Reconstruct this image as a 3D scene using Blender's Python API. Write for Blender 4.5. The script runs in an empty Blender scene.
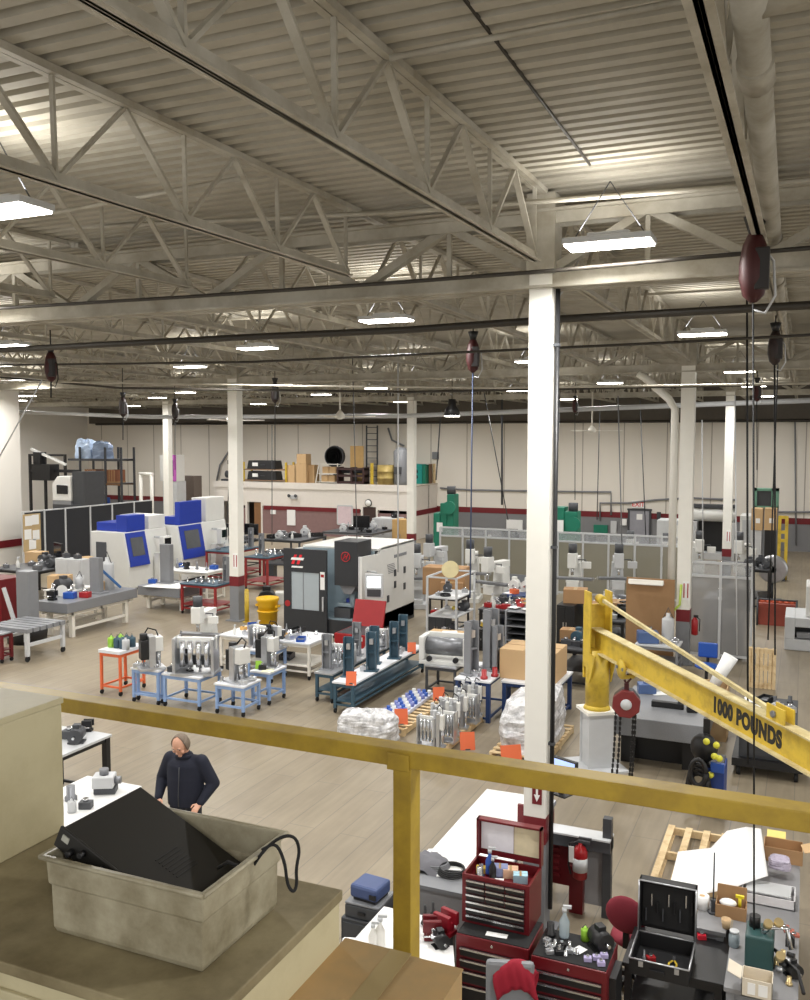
import bpy, math, random
from mathutils import Vector, Matrix, noise
R = random.Random(7)
SC = bpy.context.scene
COL = SC.collection
PI = math.pi

# ------------------------------------------------------------------ camera model (measured from the photograph's vanishing points)
FPX, TH, PT, RO, EYE = 915.0, math.radians(23.6), math.radians(3.91), math.radians(0.1), Vector((0, 0, 5.6))
fw = Vector((-math.sin(TH)*math.cos(PT), math.cos(TH)*math.cos(PT), -math.sin(PT)))
rt0 = Vector((math.cos(TH), math.sin(TH), 0)); up0 = rt0.cross(fw)
rt = rt0*math.cos(RO)+up0*math.sin(RO); up = -rt0*math.sin(RO)+up0*math.cos(RO)

def P(x, y, z):
    d = Vector((x, y, z))-EYE; k = d.dot(fw)
    return 405+FPX*d.dot(rt)/k, 500-FPX*d.dot(up)/k

def ray(px, py): return fw+rt*((px-405)/FPX)+up*((500-py)/FPX)

def G(px, py, z=0.0):                     # point of a horizontal plane seen at a pixel
    r = ray(px, py); return EYE+r*((z-EYE.z)/r.z)

def GY(px, py, y):                        # point of a plane across the hall
    r = ray(px, py); return EYE+r*(y/r.y)

def GX(px, py, x):
    r = ray(px, py); return EYE+r*(x/r.x)

def _sol(o, d, l):                        # distance along d from o until column l
    o = o-EYE; a, b, c, e = o.dot(rt), d.dot(rt), o.dot(fw), d.dot(fw)
    return (a*FPX-(l-405)*c)/((l-405)*e-FPX*b)

def F(px, py, l, r, z=0.0):               # footprint of a box whose near corner is at (px,py): runs to column l along -X, to column r along +Y
    p = G(px, py, z)
    wx = _sol(p, Vector((-1, 0, 0)), l); wy = _sol(p, Vector((0, 1, 0)), r)
    return (p.x-wx, p.x, p.y, p.y+wy)

def HT(x, y, py):                         # height at which a vertical line reaches row py
    o = Vector((x, y, 0))-EYE; a, b, c, e = o.dot(up), up.z, o.dot(fw), fw.z
    k = (500-py)/FPX
    return (k*c-a)/(b-k*e)

# ------------------------------------------------------------------ mesh helper
class MB:
    def __init__(s): s.v = []; s.f = []; s.s = []
    def add(s, vs, fs, sm=False):
        n = len(s.v); s.v += [tuple(v) for v in vs]
        s.f += [tuple(i+n for i in f) for f in fs]; s.s += ([sm]*len(fs) if isinstance(sm, bool) else list(sm)); return s
    def box(s, c, d, rz=0, rx=0, ry=0):
        m = Matrix.Rotation(rz, 3, 'Z') @ Matrix.Rotation(ry, 3, 'Y') @ Matrix.Rotation(rx, 3, 'X'); c = Vector(c)
        vs = [c+m @ Vector((a*d[0]/2, b*d[1]/2, e*d[2]/2)) for e in (-1, 1) for a, b in ((-1, -1), (1, -1), (1, 1), (-1, 1))]
        return s.add(vs, [(3, 2, 1, 0), (4, 5, 6, 7), (0, 1, 5, 4), (1, 2, 6, 5), (2, 3, 7, 6), (3, 0, 4, 7)])
    def bx(s, x0, x1, y0, y1, z0, z1):
        return s.box(((x0+x1)/2, (y0+y1)/2, (z0+z1)/2), (abs(x1-x0), abs(y1-y0), abs(z1-z0)))
    def hexa(s, b, t): return s.add(list(b)+list(t), [(3, 2, 1, 0), (4, 5, 6, 7), (0, 1, 5, 4), (1, 2, 6, 5), (2, 3, 7, 6), (3, 0, 4, 7)])
    def cyl(s, p, q, r, r2=None, n=12):
        p = Vector(p); q = Vector(q); r2 = r if r2 is None else r2; a = (q-p).normalized()
        u = a.orthogonal().normalized(); w = a.cross(u)
        cs = [(math.cos(2*PI*i/n), math.sin(2*PI*i/n)) for i in range(n)]
        vs = [p+(u*c+w*t)*r for c, t in cs]+[q+(u*c+w*t)*r2 for c, t in cs]
        fs = [(i, (i+1) % n, n+(i+1) % n, n+i) for i in range(n)]
        return s.add(vs, fs+[tuple(range(n))[::-1], tuple(range(n, 2*n))], [True]*n+[False, False])
    def bar(s, p, q, w, h=None):             # square bar between two points
        p = Vector(p); q = Vector(q); h = h or w; a = (q-p).normalized()
        u = Vector((0, 0, 1)).cross(a) if abs(a.z) < .99 else Vector((1, 0, 0))
        u.normalize(); k = a.cross(u)
        o = [u*(-w/2)-k*(h/2), u*(w/2)-k*(h/2), u*(w/2)+k*(h/2), u*(-w/2)+k*(h/2)]
        return s.hexa([p+x for x in o], [q+x for x in o])
    def tube(s, pts, r, n=6):
        pts = [Vector(p) for p in pts]; N = len(pts); vs = []; u = None
        for i, p in enumerate(pts):
            a = (pts[min(i+1, N-1)]-pts[max(i-1, 0)]).normalized()
            u = a.orthogonal().normalized() if u is None else (u-a*u.dot(a)).normalized()
            w = a.cross(u)
            vs += [p+(u*math.cos(2*PI*j/n)+w*math.sin(2*PI*j/n))*r for j in range(n)]
        fs = [(i*n+j, i*n+(j+1) % n, (i+1)*n+(j+1) % n, (i+1)*n+j) for i in range(N-1) for j in range(n)]
        return s.add(vs, fs+[tuple(range(n))[::-1], tuple(range((N-1)*n, N*n))], [True]*len(fs)+[False]*2)
    def lathe(s, c, prof, n=16, ax='Z'):
        c = Vector(c); vs = []
        for r, z in prof:
            for j in range(n):
                a = 2*PI*j/n; q = (r*math.cos(a), r*math.sin(a), z)
                vs.append(c+Vector(q if ax == 'Z' else (q[2], q[0], q[1]) if ax == 'X' else (q[1], q[2], q[0])))
        m = len(prof)
        fs = [(i*n+j, i*n+(j+1) % n, (i+1)*n+(j+1) % n, (i+1)*n+j) for i in range(m-1) for j in range(n)]
        return s.add(vs, fs+[tuple(range(n))[::-1], tuple(range((m-1)*n, m*n))], [True]*len(fs)+[False]*2)
    def prism(s, poly, ax, a, b):            # 2-D outline extruded along an axis
        n = len(poly)
        def q(p, t): return (t, p[0], p[1]) if ax == 'X' else (p[0], t, p[1]) if ax == 'Y' else (p[0], p[1], t)
        return s.add([q(p, a) for p in poly]+[q(p, b) for p in poly],
                     [(i, (i+1) % n, n+(i+1) % n, n+i) for i in range(n)]+[tuple(range(n))[::-1], tuple(range(n, 2*n))])
    def sph(s, c, r, n=12, m=8, sc=(1, 1, 1)):
        c = Vector(c); vs = []
        for i in range(m+1):
            t = PI*i/m
            for j in range(n):
                a = 2*PI*j/n
                vs.append(c+Vector((r*sc[0]*max(math.sin(t), 1e-4)*math.cos(a), r*sc[1]*max(math.sin(t), 1e-4)*math.sin(a), r*sc[2]*math.cos(t))))
        return s.add(vs, [(i*n+j, i*n+(j+1) % n, (i+1)*n+(j+1) % n, (i+1)*n+j) for i in range(m) for j in range(n)], True)
    def build(s, name, mt, par=None, bev=0, loc=(0, 0, 0), rz=0):
        me = bpy.data.meshes.new(name); me.from_pydata(s.v, [], s.f); me.update()
        me.polygons.foreach_set('use_smooth', s.s)
        import bmesh
        b = bmesh.new(); b.from_mesh(me); bmesh.ops.recalc_face_normals(b, faces=b.faces); b.to_mesh(me); b.free()
        o = bpy.data.objects.new(name, me); COL.objects.link(o)
        me.materials.append(mt); o.location = loc; o.rotation_euler = (0, 0, rz)
        if par is not None: o.parent = par
        if bev:
            w = o.modifiers.new('bevel', 'BEVEL'); w.width = bev; w.segments = 2; w.limit_method = 'ANGLE'
        return o

def tag(o, label, cat, group=None):
    o['label'] = label; o['category'] = cat
    if group: o['group'] = group
    return o
def thing(name, label, cat, loc=(0, 0, 0), rz=0, group=None):
    o = bpy.data.objects.new(name, None); COL.objects.link(o); o.empty_display_size = .1
    o.location = loc; o.rotation_euler = (0, 0, rz); return tag(o, label, cat, group)
def struct(o): o['kind'] = 'structure'; return o
def dup(root, loc, rz=None, label=None, group=None, sc=None):
    def cp(o, par):
        c = o.copy(); COL.objects.link(c)
        if par is not None: c.parent = par
        for k in o.children: cp(k, c)
        return c
    r = cp(root, None); r.location = loc
    if rz is not None: r.rotation_euler = (0, 0, rz)
    if sc: r.scale = sc if hasattr(sc, '__len__') else (sc, sc, sc)
    if label: r['label'] = label
    if group: r['group'] = group
    return r

# ------------------------------------------------------------------ materials
def lin(c): return tuple(((x/255)/12.92 if x/255 <= .04045 else ((x/255+.055)/1.055)**2.4) for x in c)
_M = {}
def mat(name, rgb, rough=.5, metal=0, var=.12, sc=6, bump=0, alpha=None, trans=0, dirt=None, dsc=3, damt=.5):
    if name in _M: return _M[name]
    m = bpy.data.materials.new(name); m.use_nodes = True; nt = m.node_tree; b = nt.nodes['Principled BSDF']
    c = lin(rgb)
    b.inputs['Roughness'].default_value = rough; b.inputs['Metallic'].default_value = metal
    tc = nt.nodes.new('ShaderNodeTexCoord')
    nz = nt.nodes.new('ShaderNodeTexNoise'); nz.inputs['Scale'].default_value = sc; nz.inputs['Detail'].default_value = 5
    nt.links.new(tc.outputs['Object'], nz.inputs['Vector'])
    mx = nt.nodes.new('ShaderNodeMix'); mx.data_type = 'RGBA'
    mx.inputs[6].default_value = (*[x*(1-var) for x in c], 1); mx.inputs[7].default_value = (*[min(1, x*(1+var)) for x in c], 1)
    nt.links.new(nz.outputs['Fac'], mx.inputs[0]); out = mx.outputs[2]
    if dirt:
        n2 = nt.nodes.new('ShaderNodeTexNoise'); n2.inputs['Scale'].default_value = dsc; n2.inputs['Detail'].default_value = 8; n2.inputs['Roughness'].default_value = .65
        nt.links.new(tc.outputs['Object'], n2.inputs['Vector'])
        cr = nt.nodes.new('ShaderNodeValToRGB'); cr.color_ramp.elements[0].position = .5-.25*damt; cr.color_ramp.elements[1].position = .72
        nt.links.new(n2.outputs['Fac'], cr.inputs[0])
        m2 = nt.nodes.new('ShaderNodeMix'); m2.data_type = 'RGBA'; m2.inputs[7].default_value = (*lin(dirt), 1)
        nt.links.new(out, m2.inputs[6]); nt.links.new(cr.outputs[0], m2.inputs[0]); out = m2.outputs[2]
    nt.links.new(out, b.inputs['Base Color'])
    if bump:
        bp = nt.nodes.new('ShaderNodeBump'); bp.inputs['Strength'].default_value = bump; bp.inputs['Distance'].default_value = .02
        nt.links.new(nz.outputs['Fac'], bp.inputs['Height']); nt.links.new(bp.outputs[0], b.inputs['Normal'])
    if trans: b.inputs['Transmission Weight'].default_value = trans
    if alpha is not None: b.inputs['Alpha'].default_value = alpha
    _M[name] = m; return m
def emit(name, rgb, st):
    m = bpy.data.materials.new(name); m.use_nodes = True; b = m.node_tree.nodes['Principled BSDF']
    b.inputs['Base Color'].default_value = (*lin(rgb), 1); b.inputs['Emission Color'].default_value = (*lin(rgb), 1); b.inputs['Emission Strength'].default_value = st
    _M[name] = m; return m

STEEL = mat('ceiling_steel_paint', (190, 186, 174), .6, 0, .12, 3, dirt=(150, 142, 124), dsc=2, damt=.6)
DECK = mat('ceiling_deck_paint', (184, 179, 166), .7, 0, .15, 2, bump=.15, dirt=(154, 148, 132), dsc=.7, damt=.7)
WHITE = mat('white_paint', (226, 222, 212), .5, 0, .05)
WALLW = mat('wall_white', (228, 224, 216), .8, 0, .06, .6)
CREAM = mat('cream_column_paint', (232, 230, 222), .45, 0, .04)
MAROON = mat('maroon_paint', (112, 24, 32), .5, 0, .1)
GREYP = mat('grey_paint', (128, 130, 134), .5, 0, .08)
DGREY = mat('dark_grey_paint', (66, 68, 72), .5, 0, .15)
BLACK = mat('black_paint', (26, 26, 28), .45, 0, .2)
RUBBER = mat('black_rubber', (20, 20, 21), .8, 0, .2)
ALU = mat('aluminium', (196, 198, 202), .32, .75, .15, 10)
IRON = mat('machined_iron', (132, 134, 138), .4, .6, .2, 10)
CHROME = mat('bright_steel', (214, 216, 220), .2, .95, .05)
LGREY = mat('light_grey_enamel', (196, 198, 200), .45, 0, .08)
MACHW = mat('machine_white_enamel', (222, 222, 218), .4, 0, .04)
YEL = mat('safety_yellow_paint', (208, 178, 60), .45, 0, .08, 5, dirt=(170, 142, 52), dsc=4, damt=.15)
RAILY = mat('rail_yellow_paint', (176, 148, 50), .5, 0, .08, 9, dirt=(146, 120, 46), dsc=6, damt=.3)
RED = mat('red_enamel', (160, 32, 36), .4, 0, .1)
TOOLRED = mat('tool_chest_red', (104, 20, 28), .35, .1, .1)
LBLUE = mat('light_blue_paint', (142, 170, 214), .45, 0, .07)
TEAL = mat('blue_grey_paint', (56, 84, 100), .5, 0, .12)
NAVY = mat('navy_paint', (34, 58, 104), .5, 0, .12)
ROYAL = mat('royal_blue_enamel', (28, 56, 160), .4, 0, .08)
GREEN = mat('machine_green_paint', (22, 116, 92), .5, 0, .1)
ORANGE = mat('orange_paint', (222, 106, 62), .5, 0, .1)
CARD = mat('cardboard', (196, 164, 122), .85, 0, .08, 4)
CARDD = mat('cardboard_dark', (166, 130, 92), .85, 0, .1, 4)
PAPER = mat('white_paper', (238, 238, 236), .8, 0, .03)
WOOD = mat('pallet_wood', (222, 198, 156), .8, 0, .2, 5, dirt=(176, 146, 104), dsc=5, damt=.2)
CARTRED = mat('cart_red', (146, 42, 42), .45, 0, .1)
HAZE = mat('hazed_plastic_sheet', (158, 158, 158), .4, 0, .06, 1, alpha=.62)
HAZO = mat('yellowed_plastic_sheet', (150, 146, 130), .4, 0, .08, 1, alpha=.8)
GRANITE = mat('grey_granite', (126, 128, 132), .35, 0, .25, 60)
HOISTR = mat('hoist_red', (64, 20, 22), .5, .1, .2)
BLUEP = mat('blue_plastic', (40, 84, 170), .4, 0, .1)
GLASSM = mat('clear_plastic_sheet', (190, 194, 198), .3, 0, .02, 1, alpha=.36)
DARKWIN = mat('dark_window', (22, 24, 28), .12, 0, .1)
LAMP = emit('lamp_diffuser', (255, 250, 238), 14)

# ------------------------------------------------------------------ building shell
CX0, CY0, BX, BY = -2.656, 9.83, 13.17, 13.56
BAND = 1.372
WY = 49.0
ROOF = .02                                     # roof pitch of the bay nearest the camera
def shell():
    # floor: sealed boards laid along the hall
    m = bpy.data.materials.new('sealed_floor'); m.use_nodes = True; nt = m.node_tree; b = nt.nodes['Principled BSDF']
    L = nt.links.new; N = nt.nodes.new
    tc = N('ShaderNodeTexCoord'); mp = N('ShaderNodeMapping'); mp.inputs['Rotation'].default_value = (0, 0, PI/2)
    L(tc.outputs['Object'], mp.inputs[0])
    br = N('ShaderNodeTexBrick'); br.inputs['Scale'].default_value = 1; br.inputs['Brick Width'].default_value = 3.2; br.inputs['Row Height'].default_value = .42
    br.inputs['Mortar Size'].default_value = .007; br.inputs['Color1'].default_value = (*lin((150, 138, 117)), 1)
    br.inputs['Color2'].default_value = (*lin((144, 132, 112)), 1); br.inputs['Mortar'].default_value = (*lin((124, 115, 102)), 1)
    L(mp.outputs[0], br.inputs['Vector'])
    n1 = N('ShaderNodeTexNoise'); n1.inputs['Scale'].default_value = .35; n1.inputs['Detail'].default_value = 8; n1.inputs['Roughness'].default_value = .65
    L(tc.outputs['Object'], n1.inputs['Vector'])
    mp2 = N('ShaderNodeMapping'); mp2.inputs['Scale'].default_value = (5, .5, 1); L(tc.outputs['Object'], mp2.inputs[0])
    n2 = N('ShaderNodeTexNoise'); n2.inputs['Scale'].default_value = 2; n2.inputs['Detail'].default_value = 6; L(mp2.outputs[0], n2.inputs['Vector'])
    mx = N('ShaderNodeMix'); mx.data_type = 'RGBA'; mx.blend_type = 'MULTIPLY'; mx.inputs[0].default_value = .55
    L(br.outputs['Color'], mx.inputs[6])
    cr = N('ShaderNodeValToRGB'); cr.color_ramp.elements[0].position = .3; cr.color_ramp.elements[0].color = (.55, .55, .55, 1); cr.color_ramp.elements[1].position = .7; cr.color_ramp.elements[1].color = (1, 1, 1, 1)
    L(n1.outputs['Fac'], cr.inputs[0]); L(cr.outputs[0], mx.inputs[7])
    m2 = N('ShaderNodeMix'); m2.data_type = 'RGBA'; m2.blend_type = 'OVERLAY'; m2.inputs[0].default_value = .25
    L(mx.outputs[2], m2.inputs[6]); L(n2.outputs['Fac'], m2.inputs[7]); L(m2.outputs[2], b.inputs['Base Color'])
    b.inputs['Roughness'].default_value = .42
    struct(MB().bx(-46, 16, -6, WY+.3, -.2, 0).build('floor', m))
    # ceiling: fluted roof deck, flutes across the hall
    q = MB(); z0, z1, p = 8.24, 8.31, .2; pts = []; y = -3.0
    while y < WY+.3:
        pts += [(y, z1), (y+.055, z1), (y+.075, z0), (y+.18, z0)]; y += p
    pts = [(a, c-ROOF*max(0, CY0-a)) for a, c in pts]
    vs = [(x, a, c) for x in (-46, 16) for a, c in pts]; n = len(pts)
    q.add(vs, [(i, i+1, n+i+1, n+i) for i in range(n-1)])
    struct(q.build('ceiling', DECK))
    # far wall, painted grey below a maroon stripe
    m = bpy.data.materials.new('far_wall_paint'); m.use_nodes = True; nt = m.node_tree; b = nt.nodes['Principled BSDF']; L = nt.links.new; N = nt.nodes.new
    ge = N('ShaderNodeNewGeometry'); sx = N('ShaderNodeSeparateXYZ'); L(ge.outputs['Position'], sx.inputs[0])
    gt = N('ShaderNodeMath'); gt.operation = 'GREATER_THAN'; gt.inputs[1].default_value = 1.5; L(sx.outputs[2], gt.inputs[0])
    mx = N('ShaderNodeMix'); mx.data_type = 'RGBA'; mx.inputs[6].default_value = (*lin((128, 128, 130)), 1); mx.inputs[7].default_value = (*lin((230, 224, 214)), 1)
    L(gt.outputs[0], mx.inputs[0]); L(mx.outputs[2], b.inputs['Base Color']); b.inputs['Roughness'].default_value = .8
    struct(MB().bx(-46, 16, WY, WY+.3, 0, 8.4).build('wall_back', m))
    struct(MB().bx(-46, 16, WY-.02, WY, 1.36, 1.66).build('trim_1', MAROON))
    for i in range(26):                         # joints between the wall panels
        struct(MB().bx(-44+i*2.2, -43.95+i*2.2, WY-.015, WY, 1.66, 8.2).build('trim_%d' % (i+3), mat('panel_joint', (176, 168, 158), .8)))
    # side wall that ends at the partition
    wl = struct(MB().bx(-30.1, -29.7, -4, 28.3, 0, 8.24).build('wall_left', WALLW))
    struct(MB().bx(-29.7, -29.68, -4, 28.3, 1.1, 1.4).build('trim_2', MAROON))
    struct(MB().bx(-45.5, -45.2, -4, WY, 0, 8.3).build('wall_far_left', WALLW))
    # columns
    for i in range(-3, 1):
        for j in range(0, 3):
            x, y = CX0+i*BX, CY0+j*BY
            if i == -3 and j < 2: continue
            s = .125 if j == 0 else .16
            c = struct(bpy.data.objects.new('column', None)); COL.objects.link(c); c.location = (x, y, 0)
            MB().bx(-s, s, -s, s, BAND, 8.1).build('shaft', CREAM, c)
            MB().bx(-s-.004, s+.004, -s-.004, s+.004, BAND-.3, BAND).build('band', MAROON, c)
            MB().bx(-s, s, -s, s, 0, BAND-.3).build('base', GREYP, c)
            MB().bx(-s-.1, s+.1, -s-.1, s+.1, 0, .03).build('base_plate', GREYP, c)
            cap = MB(); cap.bx(-s-.03, s+.03, -s-.03, s+.03, 7.35, 8.2); cap.build('cap', STEEL, c)
    # girders across the hall
    g0 = MB(); xa, xb = -46, 16
    for y_ in (0,):
        for dy in (-.1, .1):
            g0.bx(xa, xb, dy-.07, dy+.07, 7.2, 7.23); g0.bx(xa, xb, dy-.012, dy+.012, 7.2, 7.4)
            g0.bx(xa, xb, dy-.07, dy+.07, 8.0, 8.03); g0.bx(xa, xb, dy-.012, dy+.012, 7.88, 8.03)
        x = CX0-4*BX; k = 0
        while x < xb-2.2:
            g0.bar((x, 0, 7.35), (x+1.1, 0, 7.95), .11, .09); g0.bar((x+1.1, 0, 7.95), (x+2.195, 0, 7.35), .11, .09)
            g0.bar((x+1.1, 0, 7.95), (x+1.1, 0, 7.3), .05); x += 2.195
    g = None
    for j in range(0, 3):
        y = CY0+j*BY
        if g is None: g = struct(g0.build('girder_beam', STEEL, loc=(0, y, 0)))
        else:
            h = g.copy(); h.location = (0, y, 0); COL.objects.link(h)
    # bar joists along the hall
    def joist(L_):
        q = MB()
        for dx in (-.032, .032):
            q.bx(dx-.028, dx+.028, 0, L_, 8.18, 8.235); q.bx(dx-.028, dx+.028, .25, L_-.25, 7.44, 7.455)
            q.bx(dx-.008+(-.02 if dx > 0 else .02), dx+.008+(-.02 if dx > 0 else .02), .25, L_-.25, 7.44, 7.53)
        n = round((L_-.6)/1.45); p = (L_-.6)/n; y = .3
        for k in range(n):
            q.bar((0, y, 7.48), (0, y+p/2, 8.18), .042, .025); q.bar((0, y+p/2, 8.18), (0, y+p, 7.48), .06, .028)
            q.bar((0, y+p, 7.48), (0, y+p, 8.18), .036, .024); y += p
        return q
    js = {}
    for j, (ya, yb) in enumerate(((-2.5, CY0), (CY0, CY0+BY), (CY0+BY, CY0+2*BY), (CY0+2*BY, WY))):
        key = round(yb-ya, 2)
        for k in range(-18, 5):
            x = CX0+k*2.195+ (0.02)
            if key not in js:
                js[key] = struct(joist(yb-ya).build('joist_beam', STEEL, loc=(x, ya, -(yb-ya)*ROOF if j == 0 else 0)))
                js[key].rotation_euler = (ROOF if j == 0 else 0, 0, 0)
            else:
                o = js[key].copy(); o.location = (x, ya, -(yb-ya)*ROOF if j == 0 else 0); COL.objects.link(o)
    # cross bridging, one light angle per bay side
    br = MB().bx(-46, 16, -.025, .025, 8.09, 8.13)
    b0 = None
    for y in (13.2, 16.6, 20.0, 26.8, 30.2, 33.6, 40.4, 44.0):
        if b0 is None: b0 = struct(br.build('bridging_beam', STEEL, loc=(0, y, 0)))
        else:
            o = b0.copy(); o.location = (0, y, 0); COL.objects.link(o)
shell()

# ------------------------------------------------------------------ lamps: staggered rows of LED high bays
E_DOWN, E_UP = 122, 13
def lamps():
    pos = [(-1.78, 8.95, 0), (-1.75, 17.3, 0), (-1.75, 27.4, 0), (-6.14, 5.7, 0), (-6.14, 13.3, 0), (-6.14, 21.8, 0), (-10.53, 16.4, 0), (-10.6, 25.4, 0), (-14.92, 20.0, 0), (2.64, 4.6, 0), (2.64, 13, 0), (2.64, -2.2, 0), (7.03, .4, 0)]  # the last pair, out of view, is added to brighten the gallery
    for k in range(0, 10):
        x = -1.75-4.39*k
        for j in range(6):
            y = (9.0 if k % 2 == 0 else 5.3)+8.7*j
            if y > WY-2: continue
            if all((x-a)**2+(y-b)**2 > 16 for a, b, _ in pos): pos.append((x, y, 0))
    root = None
    W = {0: 'first', 1: 'second', 2: 'third', 3: 'fourth', 4: 'fifth', 5: 'sixth'}
    special = {0: 'LED high bay lamp hanging beside the cream column top nearest the rail', 1: 'LED high bay lamp between the cream column and the grey duct pipe', 3: 'very bright LED high bay lamp hanging low under the nearest joists',
               4: 'LED high bay lamp just beyond the first girder, over the teal benches', 2: 'LED high bay lamp in line past the second cream column'}
    for i, (x, y, _) in enumerate(pos):
        lab = special.get(i, 'white LED high bay lamp hanging in the staggered rows under the roof joists')
        gp = 'lamps in rows under the roof'
        if root is None:
            root = thing('pendant_lamp', lab, 'lamp', (x, y, 7.42), 0, gp)
            h = MB(); h.bx(-.42, .42, -.19, .19, .03, .09); h.bx(-.2, .2, -.09, .09, .09, .14); h.build('housing', LGREY, root, .01)
            MB().bx(-.4, .4, -.17, .17, .012, .03).build('diffuser', LAMP, root)
            for s in (-.35, .35): MB().tube([(s, 0, .09), (0, 0, .62)], .006, 4).build('suspension_wire', DGREY, root)
        else: dup(root, (x, y, 7.42), None, lab, gp)
        ld = bpy.data.lights.new('high_bay_light', 'AREA'); ld.shape = 'RECTANGLE'; ld.size = .8; ld.size_y = .34; ld.energy = E_DOWN; ld.color = (1, .985, .962); ld.spread = math.radians(160)
        lo = bpy.data.objects.new('high_bay_light', ld); COL.objects.link(lo); lo.location = (x, y, 7.42)
        l2 = bpy.data.lights.new('added_ceiling_fill', 'AREA'); l2.shape = 'RECTANGLE'; l2.size = .8; l2.size_y = .3; l2.energy = E_UP; l2.color = (1, .97, .92)  # added upward fill that brightens the roof deck
        lo = bpy.data.objects.new('added_ceiling_fill', l2); COL.objects.link(lo); lo.location = (x, y, 7.6); lo.rotation_euler = (PI, 0, 0)
lamps()

# ------------------------------------------------------------------ camera and world
cd = bpy.data.cameras.new('camera'); co = bpy.data.objects.new('camera', cd); COL.objects.link(co)
cd.sensor_fit = 'HORIZONTAL'; cd.sensor_width = 36; cd.lens = FPX/810*36; cd.clip_start = .05; cd.clip_end = 300
mw = Matrix((rt, up, -fw)).transposed().to_4x4(); mw.translation = EYE; co.matrix_world = mw
SC.camera = co
w = bpy.data.worlds.new('world'); SC.world = w; w.use_nodes = True
w.node_tree.nodes['Background'].inputs[0].default_value = (1, .975, .93, 1); w.node_tree.nodes['Background'].inputs[1].default_value = .82
SC.view_settings.view_transform = 'Standard'; SC.view_settings.look = 'None'; SC.view_settings.gamma = 1; SC.view_settings.exposure = .55; SC.view_settings.use_curve_mapping = False
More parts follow.
